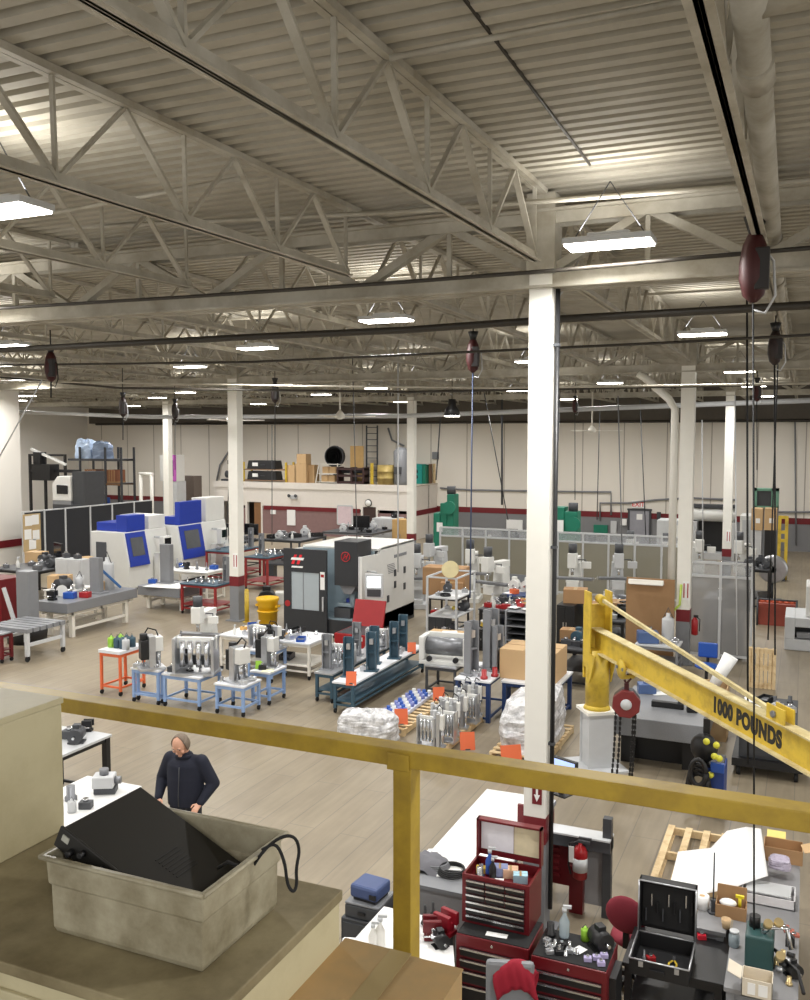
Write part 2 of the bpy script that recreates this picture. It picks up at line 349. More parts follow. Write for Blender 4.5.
# ------------------------------------------------------------------ services under the roof
def D(px, py, d): return EYE+ray(px, py)*d
PIPED = mat('dark_pipe_paint', (58, 54, 48), .5, .2, .15)
def pipes():
    def pipe(name, pts, r, m, lab, n=8):
        o = MB().tube(pts, r, n).build(name, m); return tag(o, lab, 'pipe')
    y = 9.3
    pipe('gas_pipe', [GY(-60, 312, y), GY(200, 296, y), GY(405, 282, y), GY(560, 270, y), GY(690, 258, y), GY(1000, 232, y)], .022, PIPED, 'thin black pipe crossing just before the first girder and the cream column')
    y = 10.5
    pipe('water_main_pipe', [GY(-60, 353, y), GY(0, 350, y), GY(250, 337, y), GY(405, 330, y), GY(560, 319, y), GY(810, 305, y), GY(1000, 296, y)], .045, PIPED, 'thick dark pipe crossing behind the cream column under the first girder', 10)
    y = 12.2
    pipe('conduit_pipe', [GY(-60, 366, y), GY(250, 362, y), GY(405, 355, y), GY(660, 343, y), GY(900, 330, y)], .018, PIPED, 'thin dark pipe crossing beyond the thick dark pipe')
    y = 17
    pipe('air_pipe', [GY(-60, 380, y), GY(300, 386, y), GY(500, 388, y), GY(650, 386, y), GY(900, 382, y)], .02, STEEL, 'thin pale pipe crossing midway down the hall')
    y = 21
    pipe('conduit_pipe', [GY(-60, 372, y), GY(120, 388, y), GY(405, 392, y), GY(900, 382, y)], .03, PIPED, 'dark pipe crossing before the second row of columns')
    y = 30
    pipe('heating_pipe', [GY(-60, 409, y), GY(150, 417, y), GY(405, 416, y), GY(820, 400, y)], .08, LGREY, 'fat pale heating pipe crossing far down the hall', 10)
    pipe('sprinkler_pipe', [(-44, 48.5, 6.45), (16, 48.5, 6.45)], .07, PIPED, 'dark sprinkler pipe running along the top of the far wall', 8)
    # the big painted duct pipe beside the last joist
    o = thing('duct_pipe', 'fat beige duct pipe running along the hall under the roof deck', 'pipe')
    a, b = G(745, -40, 7.62), G(778, 290, 7.62); d = (b-a); d2 = Vector((a.x-.02, 0, 0))
    MB().tube([a, b, b+d*2], .085, 14).build('pipe_run', STEEL, o)
    for t in (.12, .62, .9): MB().cyl(a+d*t, a+d*(t+.03), .1, n=14).build('coupling', STEEL, o)
    q = G(752, 6, 7.62); MB().tube([q, q+Vector((.3, 0, .05)), q+Vector((1.2, 0, .05))], .07, 12).build('branch', STEEL, o)
    # thin rod seen on the deck
    tag(MB().tube([G(450, -20, 8.15), G(590, 165, 8.2)], .014, 5).build('conduit', PIPED), 'thin dark conduit clipped to the deck between two joists', 'conduit')
    tag(MB().tube([GY(390, 58, 5.2), GY(700, -2, 5.2)], .02, 5).build('conduit', STEEL), 'pale conduit crossing the deck of the nearest bay', 'conduit')
    tag(MB().tube([GY(-20, 222, 7.2), GY(60, 212, 7.2), GY(240, 178, 7.2)], .022, 5).build('conduit', STEEL), 'pale conduit crossing below the two nearest joists', 'conduit')
    tag(MB().tube([GY(-20, 232, 9.1), GY(400, 212, 9.1), GY(735, 187, 9.1), GY(900, 172, 9.1)], .025, 6).build('conduit', STEEL), 'pale conduit crossing at the top of the first girder', 'conduit')
    # downpipes on the second column
    x, y = CX0, CY0+BY
    o = thing('downpipe', 'cream downpipe bending over to the second column and running down it', 'pipe', (x-.3, y-.1, 0))
    MB().tube([(-.9, 0, 7.2), (-.7, 0, 7.05), (-.15, 0, 6.55), (0, 0, 6.3), (0, 0, 1.37)], .095, 12).build('upper_pipe', CREAM, o)
    MB().cyl((0, 0, 0), (0, 0, 1.07), .09, n=12).build('lower_pipe', GREYP, o); MB().cyl((0, 0, 1.07), (0, 0, 1.37), .096, n=12).build('band', MAROON, o)
    x, y = CX0, CY0
    o = thing('conduit', 'black conduit strapped down the side of the nearest cream column', 'conduit', (x+.165, y-.02, 0))
    MB().cyl((0, 0, .3), (0, 0, 7.2), .026, n=8).build('tube', BLACK, o)
    for z in (2.2, 4.4, 6.6): MB().box((-.01, 0, z), (.075, .06, .03)).build('strap', DGREY, o)
    tag(MB().tube([D(556, 300, 10.1), D(570, 282, 10.2), D(582, 250, 10.4)], .012, 6).build('cable', LGREY), 'pale cable leaving the cream column top towards the bright lamp', 'cable')
    # dark steel edge panel over the far wall
    struct(MB().bx(-45, 16, WY-.06, WY-.02, 6.5, 8.3).build('trim_30', mat('eave_panel', (96, 90, 82), .7)))
pipes()

def hoists():
    def hoist(px, py, d, h, ytip, lab, red=True, hose=True, cab=RUBBER, x2=None):
        p = D(px, py, d); o = thing('hanging_hoist', lab, 'hoist', p)
        m = HOISTR if red else mat('hoist_dark', (44, 32, 32), .45, .1)
        k = h/.6
        MB().lathe((0, 0, 0), [(.001, .3*k), (.06*k, .29*k), (.1*k, .2*k), (.125*k, .05*k), (.125*k, -.1*k), (.09*k, -.24*k), (.03*k, -.3*k)], 14).build('housing', m, o)
        q = MB(); q.box((.07*k, -.06*k, -.02*k), (.12*k, .1*k, .36*k)); q.build('cover', mat('hoist_cover', (38, 34, 34), .4), o, .01*k)
        MB().cyl((0, 0, .29*k), (0, 0, .44*k), .05*k, .1*k, n=10).build('hook_clamp', BLACK, o)
        q = MB(); q.tube([(.05*k, 0, .2*k), (.16*k, 0, .05*k), (.18*k, 0, -.25*k), (.1*k, 0, -.4*k), (0, 0, -.36*k)], .012*k, 6); q.build('hose_loop', LGREY if hose else RUBBER, o)
        e = D(x2 or px, ytip, d)-p
        MB().tube([(0, 0, -.29*k), (e.x*.5, e.y*.5, e.z*.5), (e.x, e.y, e.z)], max(.008, .013*min(1, d/12)), 6).build('cable', cab, o)
        MB().tube([(0, 0, .44*k), (0, 0, max(.46*k, 7.4-p.z))], .012, 5).build('hanger', BLACK, o)
        return o
    CB = mat('blue_black_hose', (64, 78, 110), .5)
    hoist(754, 268, 8.3, .62, 940, 'large dark red tool hoist hanging by the duct pipe, cable reaching the cluttered bench')
    hoist(775, 348, 13.5, .5, 655, 'smaller dark tool hoist hanging beyond the large red one by the duct pipe', False)
    hoist(473, 356, 14.5, .52, 598, 'dark red tool hoist with a blue hose hanging over the grey slotted rack', cab=CB, x2=470)
    hoist(51, 367, 15.5, .5, 398, 'dark red tool hoist hanging under the first girder near the white side wall', hose=False)
    hoist(123, 407, 24, .52, 440, 'dark tool hoist hanging before the far pallet rack', False)
    hoist(275, 393, 25, .55, 470, 'dark tool hoist over the tall white and black machining centre', False)
    hoist(175, 411, 31, .55, 470, 'small dark tool hoist hanging beyond the blue topped machines', False)
    hoist(575, 406, 30, .45, 500, 'bright red tool hoist hanging in front of the grey steel door')
    hoist(757, 392, 24, .5, 470, 'small red tool hoist hanging over the cardboard boxes by the far wall')
    # drop hoses and cords
    for px, ya, yb, d, m, r, lab, x2 in (
        (398, 342, 572, 24, LGREY, .022, 'pale air pipe dropping in front of the office to the white machine', 398),
        (747, 300, 764, 12, RUBBER, .014, 'black hose hanging straight down behind the crane arm', 748),
        (779, 330, 640, 15, RUBBER, .012, 'black cord hanging near the orange welding curtain', 768),
        (735, 395, 655, 20, LGREY, .014, 'pale hose dropping beside the third cream column', 737),
        (618, 396, 545, 29, GREYP, .022, 'grey air pipe dropping between the jib crane and the far green machine', 622),
        (484, 392, 520, 36, DGREY, .022, 'dark hose dropping beside the green machine by the stairs', 508),
        (502, 392, 505, 40, DGREY, .05, 'thick dark conduit dropping down the far wall', 502),
        (600, 400, 520, 40, DGREY, .022, 'dark hose dropping in front of the far wall stripe', 597),
        (560, 392, 500, 32, DGREY, .02, 'dark cord dropping close behind the nearest cream column', 556),
        (640, 400, 540, 33, DGREY, .02, 'slanting dark cord dropping in front of the grey steel door', 646),
        (702, 420, 560, 31, LGREY, .02, 'pale hose with a tool tray dropping behind the clear plastic screen', 703),
        (232, 425, 540, 33, DGREY, .015, 'dark cord dropping in front of the first office doorway', 226),
        (352, 340, 540, 28, DGREY, .015, 'dark cord dropping in front of the office board', 357),
        (272, 425, 545, 32, DGREY, .015, 'dark cord dropping in front of the second office doorway', 272),
        (441, 410, 480, 40, DGREY, .03, 'bent dark conduit on the far wall over the teal cabinet', 436),
        (670, 410, 490, 44, DGREY, .03, 'dark conduit down the far wall beside the paired columns', 672)):
        tag(MB().tube([D(px, ya, d), D((px+x2)/2, (ya+yb)/2, d), D(x2, yb, d)], r, 6).build('hanging_hose', m), lab, 'hose')
    tag(MB().tube([D(42, 380, 15.5), D(20, 420, 16), D(-8, 470, 17)], .014, 5).build('hanging_hose', LGREY), 'pale slack hose slanting down from the hoist by the white side wall', 'hose')
    # far ceiling fans
    for px, py, d, lab in ((340, 412, 31, 'white ceiling fan turning before the office roof'), (592, 427, 36, 'white ceiling fan before the far wall by the red hoist'), (231, 416, 33, 'small white ceiling fan beside the second row column')):
        p = D(px, py, d); o = thing('ceiling_fan', lab, 'fan', p)
        MB().cyl((0, 0, 0), (0, 0, max(.6, 7.4-p.z)), .03, n=8).build('stem', WHITE, o)
        MB().lathe((0, 0, -.2), [(.05, -.05), (.16, 0), (.16, .1), (.05, .25)], 12).build('hub', WHITE, o)
        for k in range(3):
            a = .4+k*2*PI/3; MB().box((.65*math.cos(a), .65*math.sin(a), -.15), (1.1, .14, .015), a, .15).build('blade', WHITE, o)
    o = thing('bell_lamp', 'dark bell shaped lamp hanging in front of the green machine by the stairs', 'lamp', D(452, 412, 30))
    MB().lathe((0, 0, 0), [(.28, -.12), (.22, .1), (.14, .2), (.12, .42)], 14).build('shade', BLACK, o); MB().cyl((0, 0, -.15), (0, 0, -.1), .25, n=14).build('bulb', LAMP, o)
    MB().cyl((0, 0, .4), (0, 0, 1), .015, n=6).build('rod', BLACK, o)
hoists()

# ------------------------------------------------------------------ the gallery the camera stands on
ZR = 4.55; ZC = 4.35
def gallery():
    struct(MB().bx(-5, 4, -2, 2.95, 3.3, 3.48).build('floor_gallery', mat('gallery_floor', (120, 112, 98), .8)))
    p = G(550, 773, ZR); y0 = p.y; ga, gb = G(20, 691.5, ZR), G(790, 810, ZR); ra = math.atan2(gb.y-ga.y, gb.x-ga.x)
    o = thing('guard_rail', 'yellow steel guard rail with a square post and worn dusty top', 'railing', (0, ga.y-ga.x*math.tan(ra), 0), ra); y0 = ga.y-ga.x*math.tan(ra)-1.1*math.tan(ra)
    MB().bx(-6, 4, 0, .083, ZR-.06, ZR).build('top_rail', RAILY, o, .004)
    a = _sol(Vector((0, y0, ZR-.1)), Vector((1, 0, 0)), 393); b = _sol(Vector((0, y0, ZR-.1)), Vector((1, 0, 0)), 411)
    MB().bx(a, b, -.002, .08, 3.48, ZR-.06).build('post', RAILY, o, .003)
    MB().bx(a-.02, b-.005, -.01, -.0, ZR-.07, ZR-.012).build('joint_sleeve', RAILY, o, .003)
    MB().bx(a-.04, b+.04, -.04, .09, 3.48, 3.495).build('foot_plate', RAILY, o)
    # dusty beige cabinet
    DUSTY = mat('dusty_beige_metal', (168, 157, 124), .7, 0, .12, 6, dirt=(96, 84, 56), dsc=2.6, damt=1.1)
    BEIGE = mat('beige_metal', (190, 181, 148), .55, 0, .06, 3, dirt=(166, 155, 122), dsc=2, damt=.3)
    c = G(340, 890, ZC); X1, Y1 = c.x, c.y
    o = thing('storage_cabinet', 'dusty beige metal cabinet carrying the grimy plastic tote', 'cabinet', (X1, Y1, 3.48))
    cd_ = Y1-G(0, 958, ZC).y; MB().bx(-1.9, 0, -cd_, 0, 0, ZC-3.48-.03).build('body', BEIGE, o, .006)
    MB().bx(-1.91, .006, -cd_-.01, .006, ZC-3.48-.03, ZC-3.48).build('top_panel', DUSTY, o, .004)
    dr = MB().bx(-1.8, -.06, -cd_-.012, -cd_, .45, .8).build('drawer', BEIGE, o, .003); MB().cyl((-.93, -cd_-.012, .7), (-.93, -cd_-.035, .7), .02, n=12).build('knob', DGREY, dr)
    MB().bx(-1.8, -.06, -cd_-.012, -cd_, .06, .42).build('drawer', BEIGE, o, .003)
    # second beige box on top of it
    p = G(65, 830, ZC); h = HT(p.x, p.y, 697)-ZC
    o = thing('equipment_case', 'tall plain beige box standing on the dusty cabinet beside the tote', 'box', (p.x, p.y, ZC))
    MB().bx(-.7, 0, -.6, 0, 0, h-.02).build('body', BEIGE, o, .006); MB().bx(-.704, .004, -.604, .004, h-.02, h).build('lid', BEIGE, o, .003)
    # tote
    TOTE = mat('frosted_tote_plastic', (178, 171, 148), .42, 0, .06, 4, alpha=.9, dirt=(112, 102, 76), dsc=5, damt=.5)
    q = G(202, 978, ZC); zr = HT(q.x, q.y, 893)
    x0, x1, y0, y1 = F(203, 895, 42, 285, zr); H = zr-ZC; w, d = x1-x0, y1-y0
    o = thing('plastic_tote', 'grimy frosted plastic tote holding a black electronic unit', 'tote', ((x0+x1)/2, (y0+y1)/2, ZC+.002))
    m = MB(); t = .0035; s = .022
    def ring(ix, z): return [(-w/2+ix, -d/2+ix, z), (w/2-ix, -d/2+ix, z), (w/2-ix, d/2-ix, z), (-w/2+ix, d/2-ix, z)]
    rs = [ring(s, 0), ring(s-.006, .015), ring(.014, H*.62), ring(.009, H*.63), ring(.006, H-.012), ring(-.004, H-.012), ring(-.004, H), ring(.006+t, H), ring(.009+t, H*.63), ring(.014+t, H*.62), ring(s+t, .012)]
    vs = [v for r in rs for v in r]; fs = [(i*4+j, i*4+(j+1) % 4, i*4+4+(j+1) % 4, i*4+4+j) for i in range(len(rs)-1) for j in range(4)]
    m.add(vs, fs+[(3, 2, 1, 0), tuple(range(len(vs)-4, len(vs)))]); m.build('tub', TOTE, o, .004)
    m = MB()
    for k in range(4):
        r_ = ring(-.004, H-.004); a, b = Vector(r_[k]), Vector(r_[(k+1) % 4]); m.tube([a, b], .006, 8)
    m.build('rim', TOTE, o)
    # black rack unit leaning in the tote
    A = Vector((x0+.034, y0+.042, zr+.064)); u = Vector((0, .292, 0)); v = Vector((.335, .004, -.158)); n = v.cross(u).normalized()
    th = .055; un, vn = u.normalized(), v.normalized(); fr = Matrix((vn, un, n)).transposed().to_4x4(); fr.translation = A
    UNIT = mat('black_unit_steel', (34, 32, 28), .5, .2, .1)
    o = thing('amplifier_unit', 'black electronic rack unit with knobs leaning in the tote', 'electronics'); o.matrix_world = fr
    lu, lv = u.length, v.length
    MB().box((lv/2, lu/2, -th/2), (lv, lu, th)).build('case', UNIT, o, .003)
    MB().box((lv/2, -.004, -th/2), (lv+.012, .008, th+.004)).build('front_panel', mat('unit_panel', (30, 29, 27), .4), o, .002)
    for k in range(7):
        xx = lv*(.14+.09*k); zz = -th*(.5+.18*(-1)**k); MB().cyl((xx, -.008, zz), (xx, -.026, zz), .009, .008, 12).build('knob', BLACK, o)
    MB().box((lv*.06, -.009, -th*.35), (lv*.06, .003, th*.3)).build('label_plate', mat('label_silver', (170, 170, 160), .4), o)
    vt = MB()
    for k in range(7): vt.box((lv*.6+k*.012, lu*.5, .0005), (.004, lu*.3, .001))
    vt.build('vent_slat', BLACK, o)
    zc_ = zr
    pts = [G(218, 868, zc_-.03), G(228, 862, zc_+.0), G(238, 866, zc_), G(236, 874, zc_-.04)]
    tag(MB().tube([Vector(p) for p in pts], .0045, 8).build('cable', RUBBER), 'short black cable looping out of the tote beside the electronic unit', 'cable')
    e = F(203, 895, 42, 285, zr); xr = e[1]
    pts = [G(248, 875, zr-.08), G(258, 858, zr), G(268, 846, zr+.02), G(282, 836, zr+.05), G(295, 836, zr+.045), G(300, 850, zr+.0), G(296, 868, zr-.04), G(297, 886, zr-.09), G(293, 893, zr-.1), G(287, 884, zr-.08), G(285, 862, zr-.02), G(276, 842, zr+.02), G(262, 850, zr+.01)]
    def smooth(p, k=2):
        for _ in range(k): p = [p[0]]+[x for a, b in zip(p, p[1:]) for x in (a*.75+b*.25, a*.25+b*.75)]+[p[-1]]
        return p
    tag(MB().tube(smooth([Vector(p) for p in pts]), .0042, 8).build('cable', RUBBER), 'long black cable looping over the edge of the tote', 'cable')
    # cardboard carton
    BX_ = mat('dusty_cardboard', (176, 140, 90), .85, 0, .08, 4, dirt=(142, 126, 92), dsc=3, damt=.6)
    zt = 4.19; p = G(462, 969, zt); l = _sol(p, Vector((-1, 0, 0)), 346)
    o = thing('cardboard_box', 'dusty taped cardboard carton beside the cabinet at the guard rail post', 'box', (p.x, p.y, 3.48))
    hh = zt-3.48
    MB().bx(-l, 0, -.6, 0, 0, hh-.004).build('carton', BX_, o)
    MB().bx(-l-.003, -l*.53, -.602, .002, hh-.004, hh+.006).build('flap', BX_, o); MB().bx(-l*.5, .003, -.602, .002, hh-.004, hh).build('flap', BX_, o)
    MB().bx(-l*.6, -l*.42, -.601, .0, hh+.006, hh+.008).build('tape', mat('packing_tape', (150, 132, 92), .3), o)
gallery()

# ------------------------------------------------------------------ jib crane
def jib():
    b = G(596, 766); za = HT(b.x, b.y, 640)
    e = G(810, 754.5, za); d = Vector((e.x-b.x, e.y-b.y, 0)); ang = math.atan2(d.y, d.x)
    o = thing('jib_crane', 'yellow jib crane with an arm lettered 1000 POUNDS on a white pedestal', 'crane', (b.x, b.y, 0), ang)
    zt = HT(b.x, b.y, 591); zp = HT(b.x, b.y, 708)
    def lx(px, z):                      # distance along the arm of a column
        return _sol(Vector((b.x, b.y, z)), d.normalized(), px)
    MB().bx(-.42, .42, -.42, .42, 0, .035).build('base_plate', LGREY, o)
    q = MB(); q.bx(-.19, .19, -.19, .19, .035, zp-.05); q.bx(-.2, -.17, -.22, .22, .035, zp-.05); q.bx(.17, .2, -.22, .22, .035, zp-.05); q.build('pedestal', LGREY, o)
    MB().bx(-.27, .27, -.27, .27, zp-.05, zp).build('top_plate', CREAM, o)
    MB().cyl((0, 0, zp), (0, 0, zp+.07), .23, .2, 20).build('bearing_ring', YEL, o)
    MB().cyl((0, 0, zp+.05), (0, 0, za-.15), .2, n=20).build('mast', YEL, o)
    q = MB(); q.bx(-.2, -.15, -.19, .19, zp+.5, zt-.25); q.bx(-.15, .12, -.2, -.17, zp+.7, zt); q.bx(-.15, .12, .17, .2, zp+.7, zt); q.build('head_frame', YEL, o, .006)
    q = MB(); q.prism([(.12, za-.7), (.34, za-.2), (.12, za-.2)], 'Y', -.2, -.175); q.prism([(.12, za-.7), (.34, za-.2), (.12, za-.2)], 'Y', .175, .2); q.build('gusset', YEL, o)
    L_ = d.length+1.3; ht = .2; 
    q = MB(); q.bx(-.1, L_, -.012, .012, za-ht+.02, za+ht-.02); q.build('arm', YEL, o)
    DUST = mat('dusty_yellow_flange', (208, 196, 150), .7, 0, .1, 5, dirt=(170, 150, 96), dsc=4)
    MB().bx(-.1, L_, -.085, .085, za+ht-.02, za+ht).build('top_flange', DUST, o)
    MB().bx(-.1, L_, -.085, .085, za-ht, za-ht+.02).build('bottom_flange', DUST, o)
    x2 = lx(778, za+ht+.1)
    MB().bar((.1, 0, zt-.12), (x2, 0, za+ht+.06), .05).build('tie_rod', DUST, o)
    MB().cyl((.02, 0, zt-.12), (.2, 0, zt-.14), .08, n=12).build('rod_socket', YEL, o)
    q = MB(); q.bx(x2-.12, x2+.22, -.07, -.05, za+ht, za+ht+.17); q.bx(x2-.12, x2+.22, .05, .07, za+ht, za+ht+.17); q.build('rod_bracket', YEL, o)
    MB().cyl((x2+.03, -.1, za+ht+.08), (x2+.03, -.06, za+ht+.08), .04, n=6).build('bracket_bolt', IRON, o)
    # lettering
    fc = bpy.data.curves.new('lettering', 'FONT'); fc.body = '1000 POUNDS'; fc.size = .33; fc.extrude = .002; fc.offset = .02; fc.space_character = 1.12
    fo = bpy.data.objects.new('lettering_source', fc); COL.objects.link(fo); bpy.context.view_layer.update()
    me = bpy.data.meshes.new_from_object(fo.evaluated_get(bpy.context.evaluated_depsgraph_get())); bpy.data.objects.remove(fo)
    to = bpy.data.objects.new('lettering', me); COL.objects.link(to); me.materials.clear(); me.materials.append(BLACK); to.parent = o
    xs = [v.co.x for v in me.vertices]; a, c = lx(715, za), lx(783, za)
    k = (c-a)/(max(xs)-min(xs)); to.scale = (k, .8, 1); to.rotation_euler = (PI/2, 0, 0); to.location = (a-min(xs)*k, -.015, za-.1)
    # trolley
    t = lx(627, za-.2)
    q = MB(); 
    for s in (-.1, .1): q.lathe((t, s, za-.2), [(.001, -.015), (.15, -.015), (.15, .015), (.001, .015)], 16, 'Y')
    q.bx(t-.04, t+.04, -.11, .11, za-.36, za-.3); q.build('trolley', YEL, o)
    for s in (-.1, .1): MB().cyl((t+s, -.12, za-.19), (t+s, -.13, za-.19), .03, n=6).build('trolley_bolt', IRON, o)
    # the chain hoist hangs from the trolley: a thing of its own
    w = Vector((b.x, b.y, 0))+d.normalized()*t
    h = thing('hanging_chain_hoist', 'red chain hoist with black chains hanging from the crane trolley', 'hoist', (w.x, w.y, za-.33), .15); h.scale = (1.2, 1.2, 1.2)
    z = -.32
    q = MB(); q.tube([(0, 0, .03), (.05, 0, -.03), (.0, 0, -.09), (-.03, 0, -.05)], .018, 8); q.bx(-.03, .03, -.03, .03, -.2, -.09); q.build('hook', HOISTR, h)
    hx = [(.19*math.cos(a), .19*math.sin(a)+z-.03) for a in [k*PI/4+.3 for k in range(8)]]
    MB().prism(hx, 'Y', -.1, -.02).build('wheel_cover', mat('hoist_cover_red', (118, 40, 40), .5, 0, .2), h, .01)
    MB().prism([(p*.95, q_) for p, q_ in hx], 'Y', -.02, .12).build('housing', DGREY, h, .01)
    MB().lathe((0, -.105, z-.03), [(.001, -.01), (.07, -.01), (.075, .01), (.001, .012)], 14, 'Y').build('hub', LGREY, h)
    for k, (cx, cy, ln) in enumerate(((-.13, -.06, 1.15), (-.07, -.06, 1.2), (.09, .05, 1.26), (.12, .05, 1.3))):
        q = MB(); zz = z-.15; i = 0
        while zz > z-ln:
            q.box((cx-.05*((zz-z)/ln)**2, cy, zz), (.012 if i % 2 else .03, .03 if i % 2 else .012, .05)); zz -= .036; i += 1
        q.build('load_chain', BLACK, h)
jib()
# ------------------------------------------------------------------ kinds of furniture and clutter
def table(f, h, m, lab, top=None, name='work_bench', cat='bench', shelf=None, cast=False, group=None, leg=.05, tk=.04, solid=None):
    x0, x1, y0, y1 = f; w, d = x1-x0, y1-y0; cx, cy = (x0+x1)/2, (y0+y1)/2
    o = thing(name, lab, cat, (cx, cy, 0), 0, group); lo = .1 if cast else 0
    MB().bx(-w/2, w/2, -d/2, d/2, h-tk, h).build('table_top', top or ALU, o, .004)
    i = leg/2+.02
    for sx in (-1, 1):
        for sy in (-1, 1):
            x, y = sx*(w/2-i), sy*(d/2-i)
            MB().bx(x-leg/2, x+leg/2, y-leg/2, y+leg/2, lo, h-tk).build('leg', m, o)
            if cast:
                c = MB(); c.cyl((x-.018, y, .05), (x+.018, y, .05), .05, n=10); c.build('caster_wheel', RUBBER, o)
    q = MB(); q2 = MB(); z1 = h-tk
    for sy in (-1, 1): q.bx(-w/2+i, w/2-i, sy*(d/2-i)-.02, sy*(d/2-i)+.02, z1-.07, z1); q2.bx(-w/2+i, w/2-i, sy*(d/2-i)-.018, sy*(d/2-i)+.018, lo+.06, lo+.1)
    for sx in (-1, 1): q.bx(sx*(w/2-i)-.02, sx*(w/2-i)+.02, -d/2+i, d/2-i, z1-.07, z1); q2.bx(sx*(w/2-i)-.018, sx*(w/2-i)+.018, -d/2+i, d/2-i, lo+.06, lo+.1)
    q.build('top_frame', m, o); q2.build('bottom_frame', m, o)
    if shelf: MB().bx(-w/2+.03, w/2-.03, -d/2+.03, d/2-.03, shelf, shelf+.02).build('shelf', m, o)
    o['T'] = 0; del o['T']
    return (lambda u, v, z=0: (x0+w*u, y0+d*v, h+.001+z))

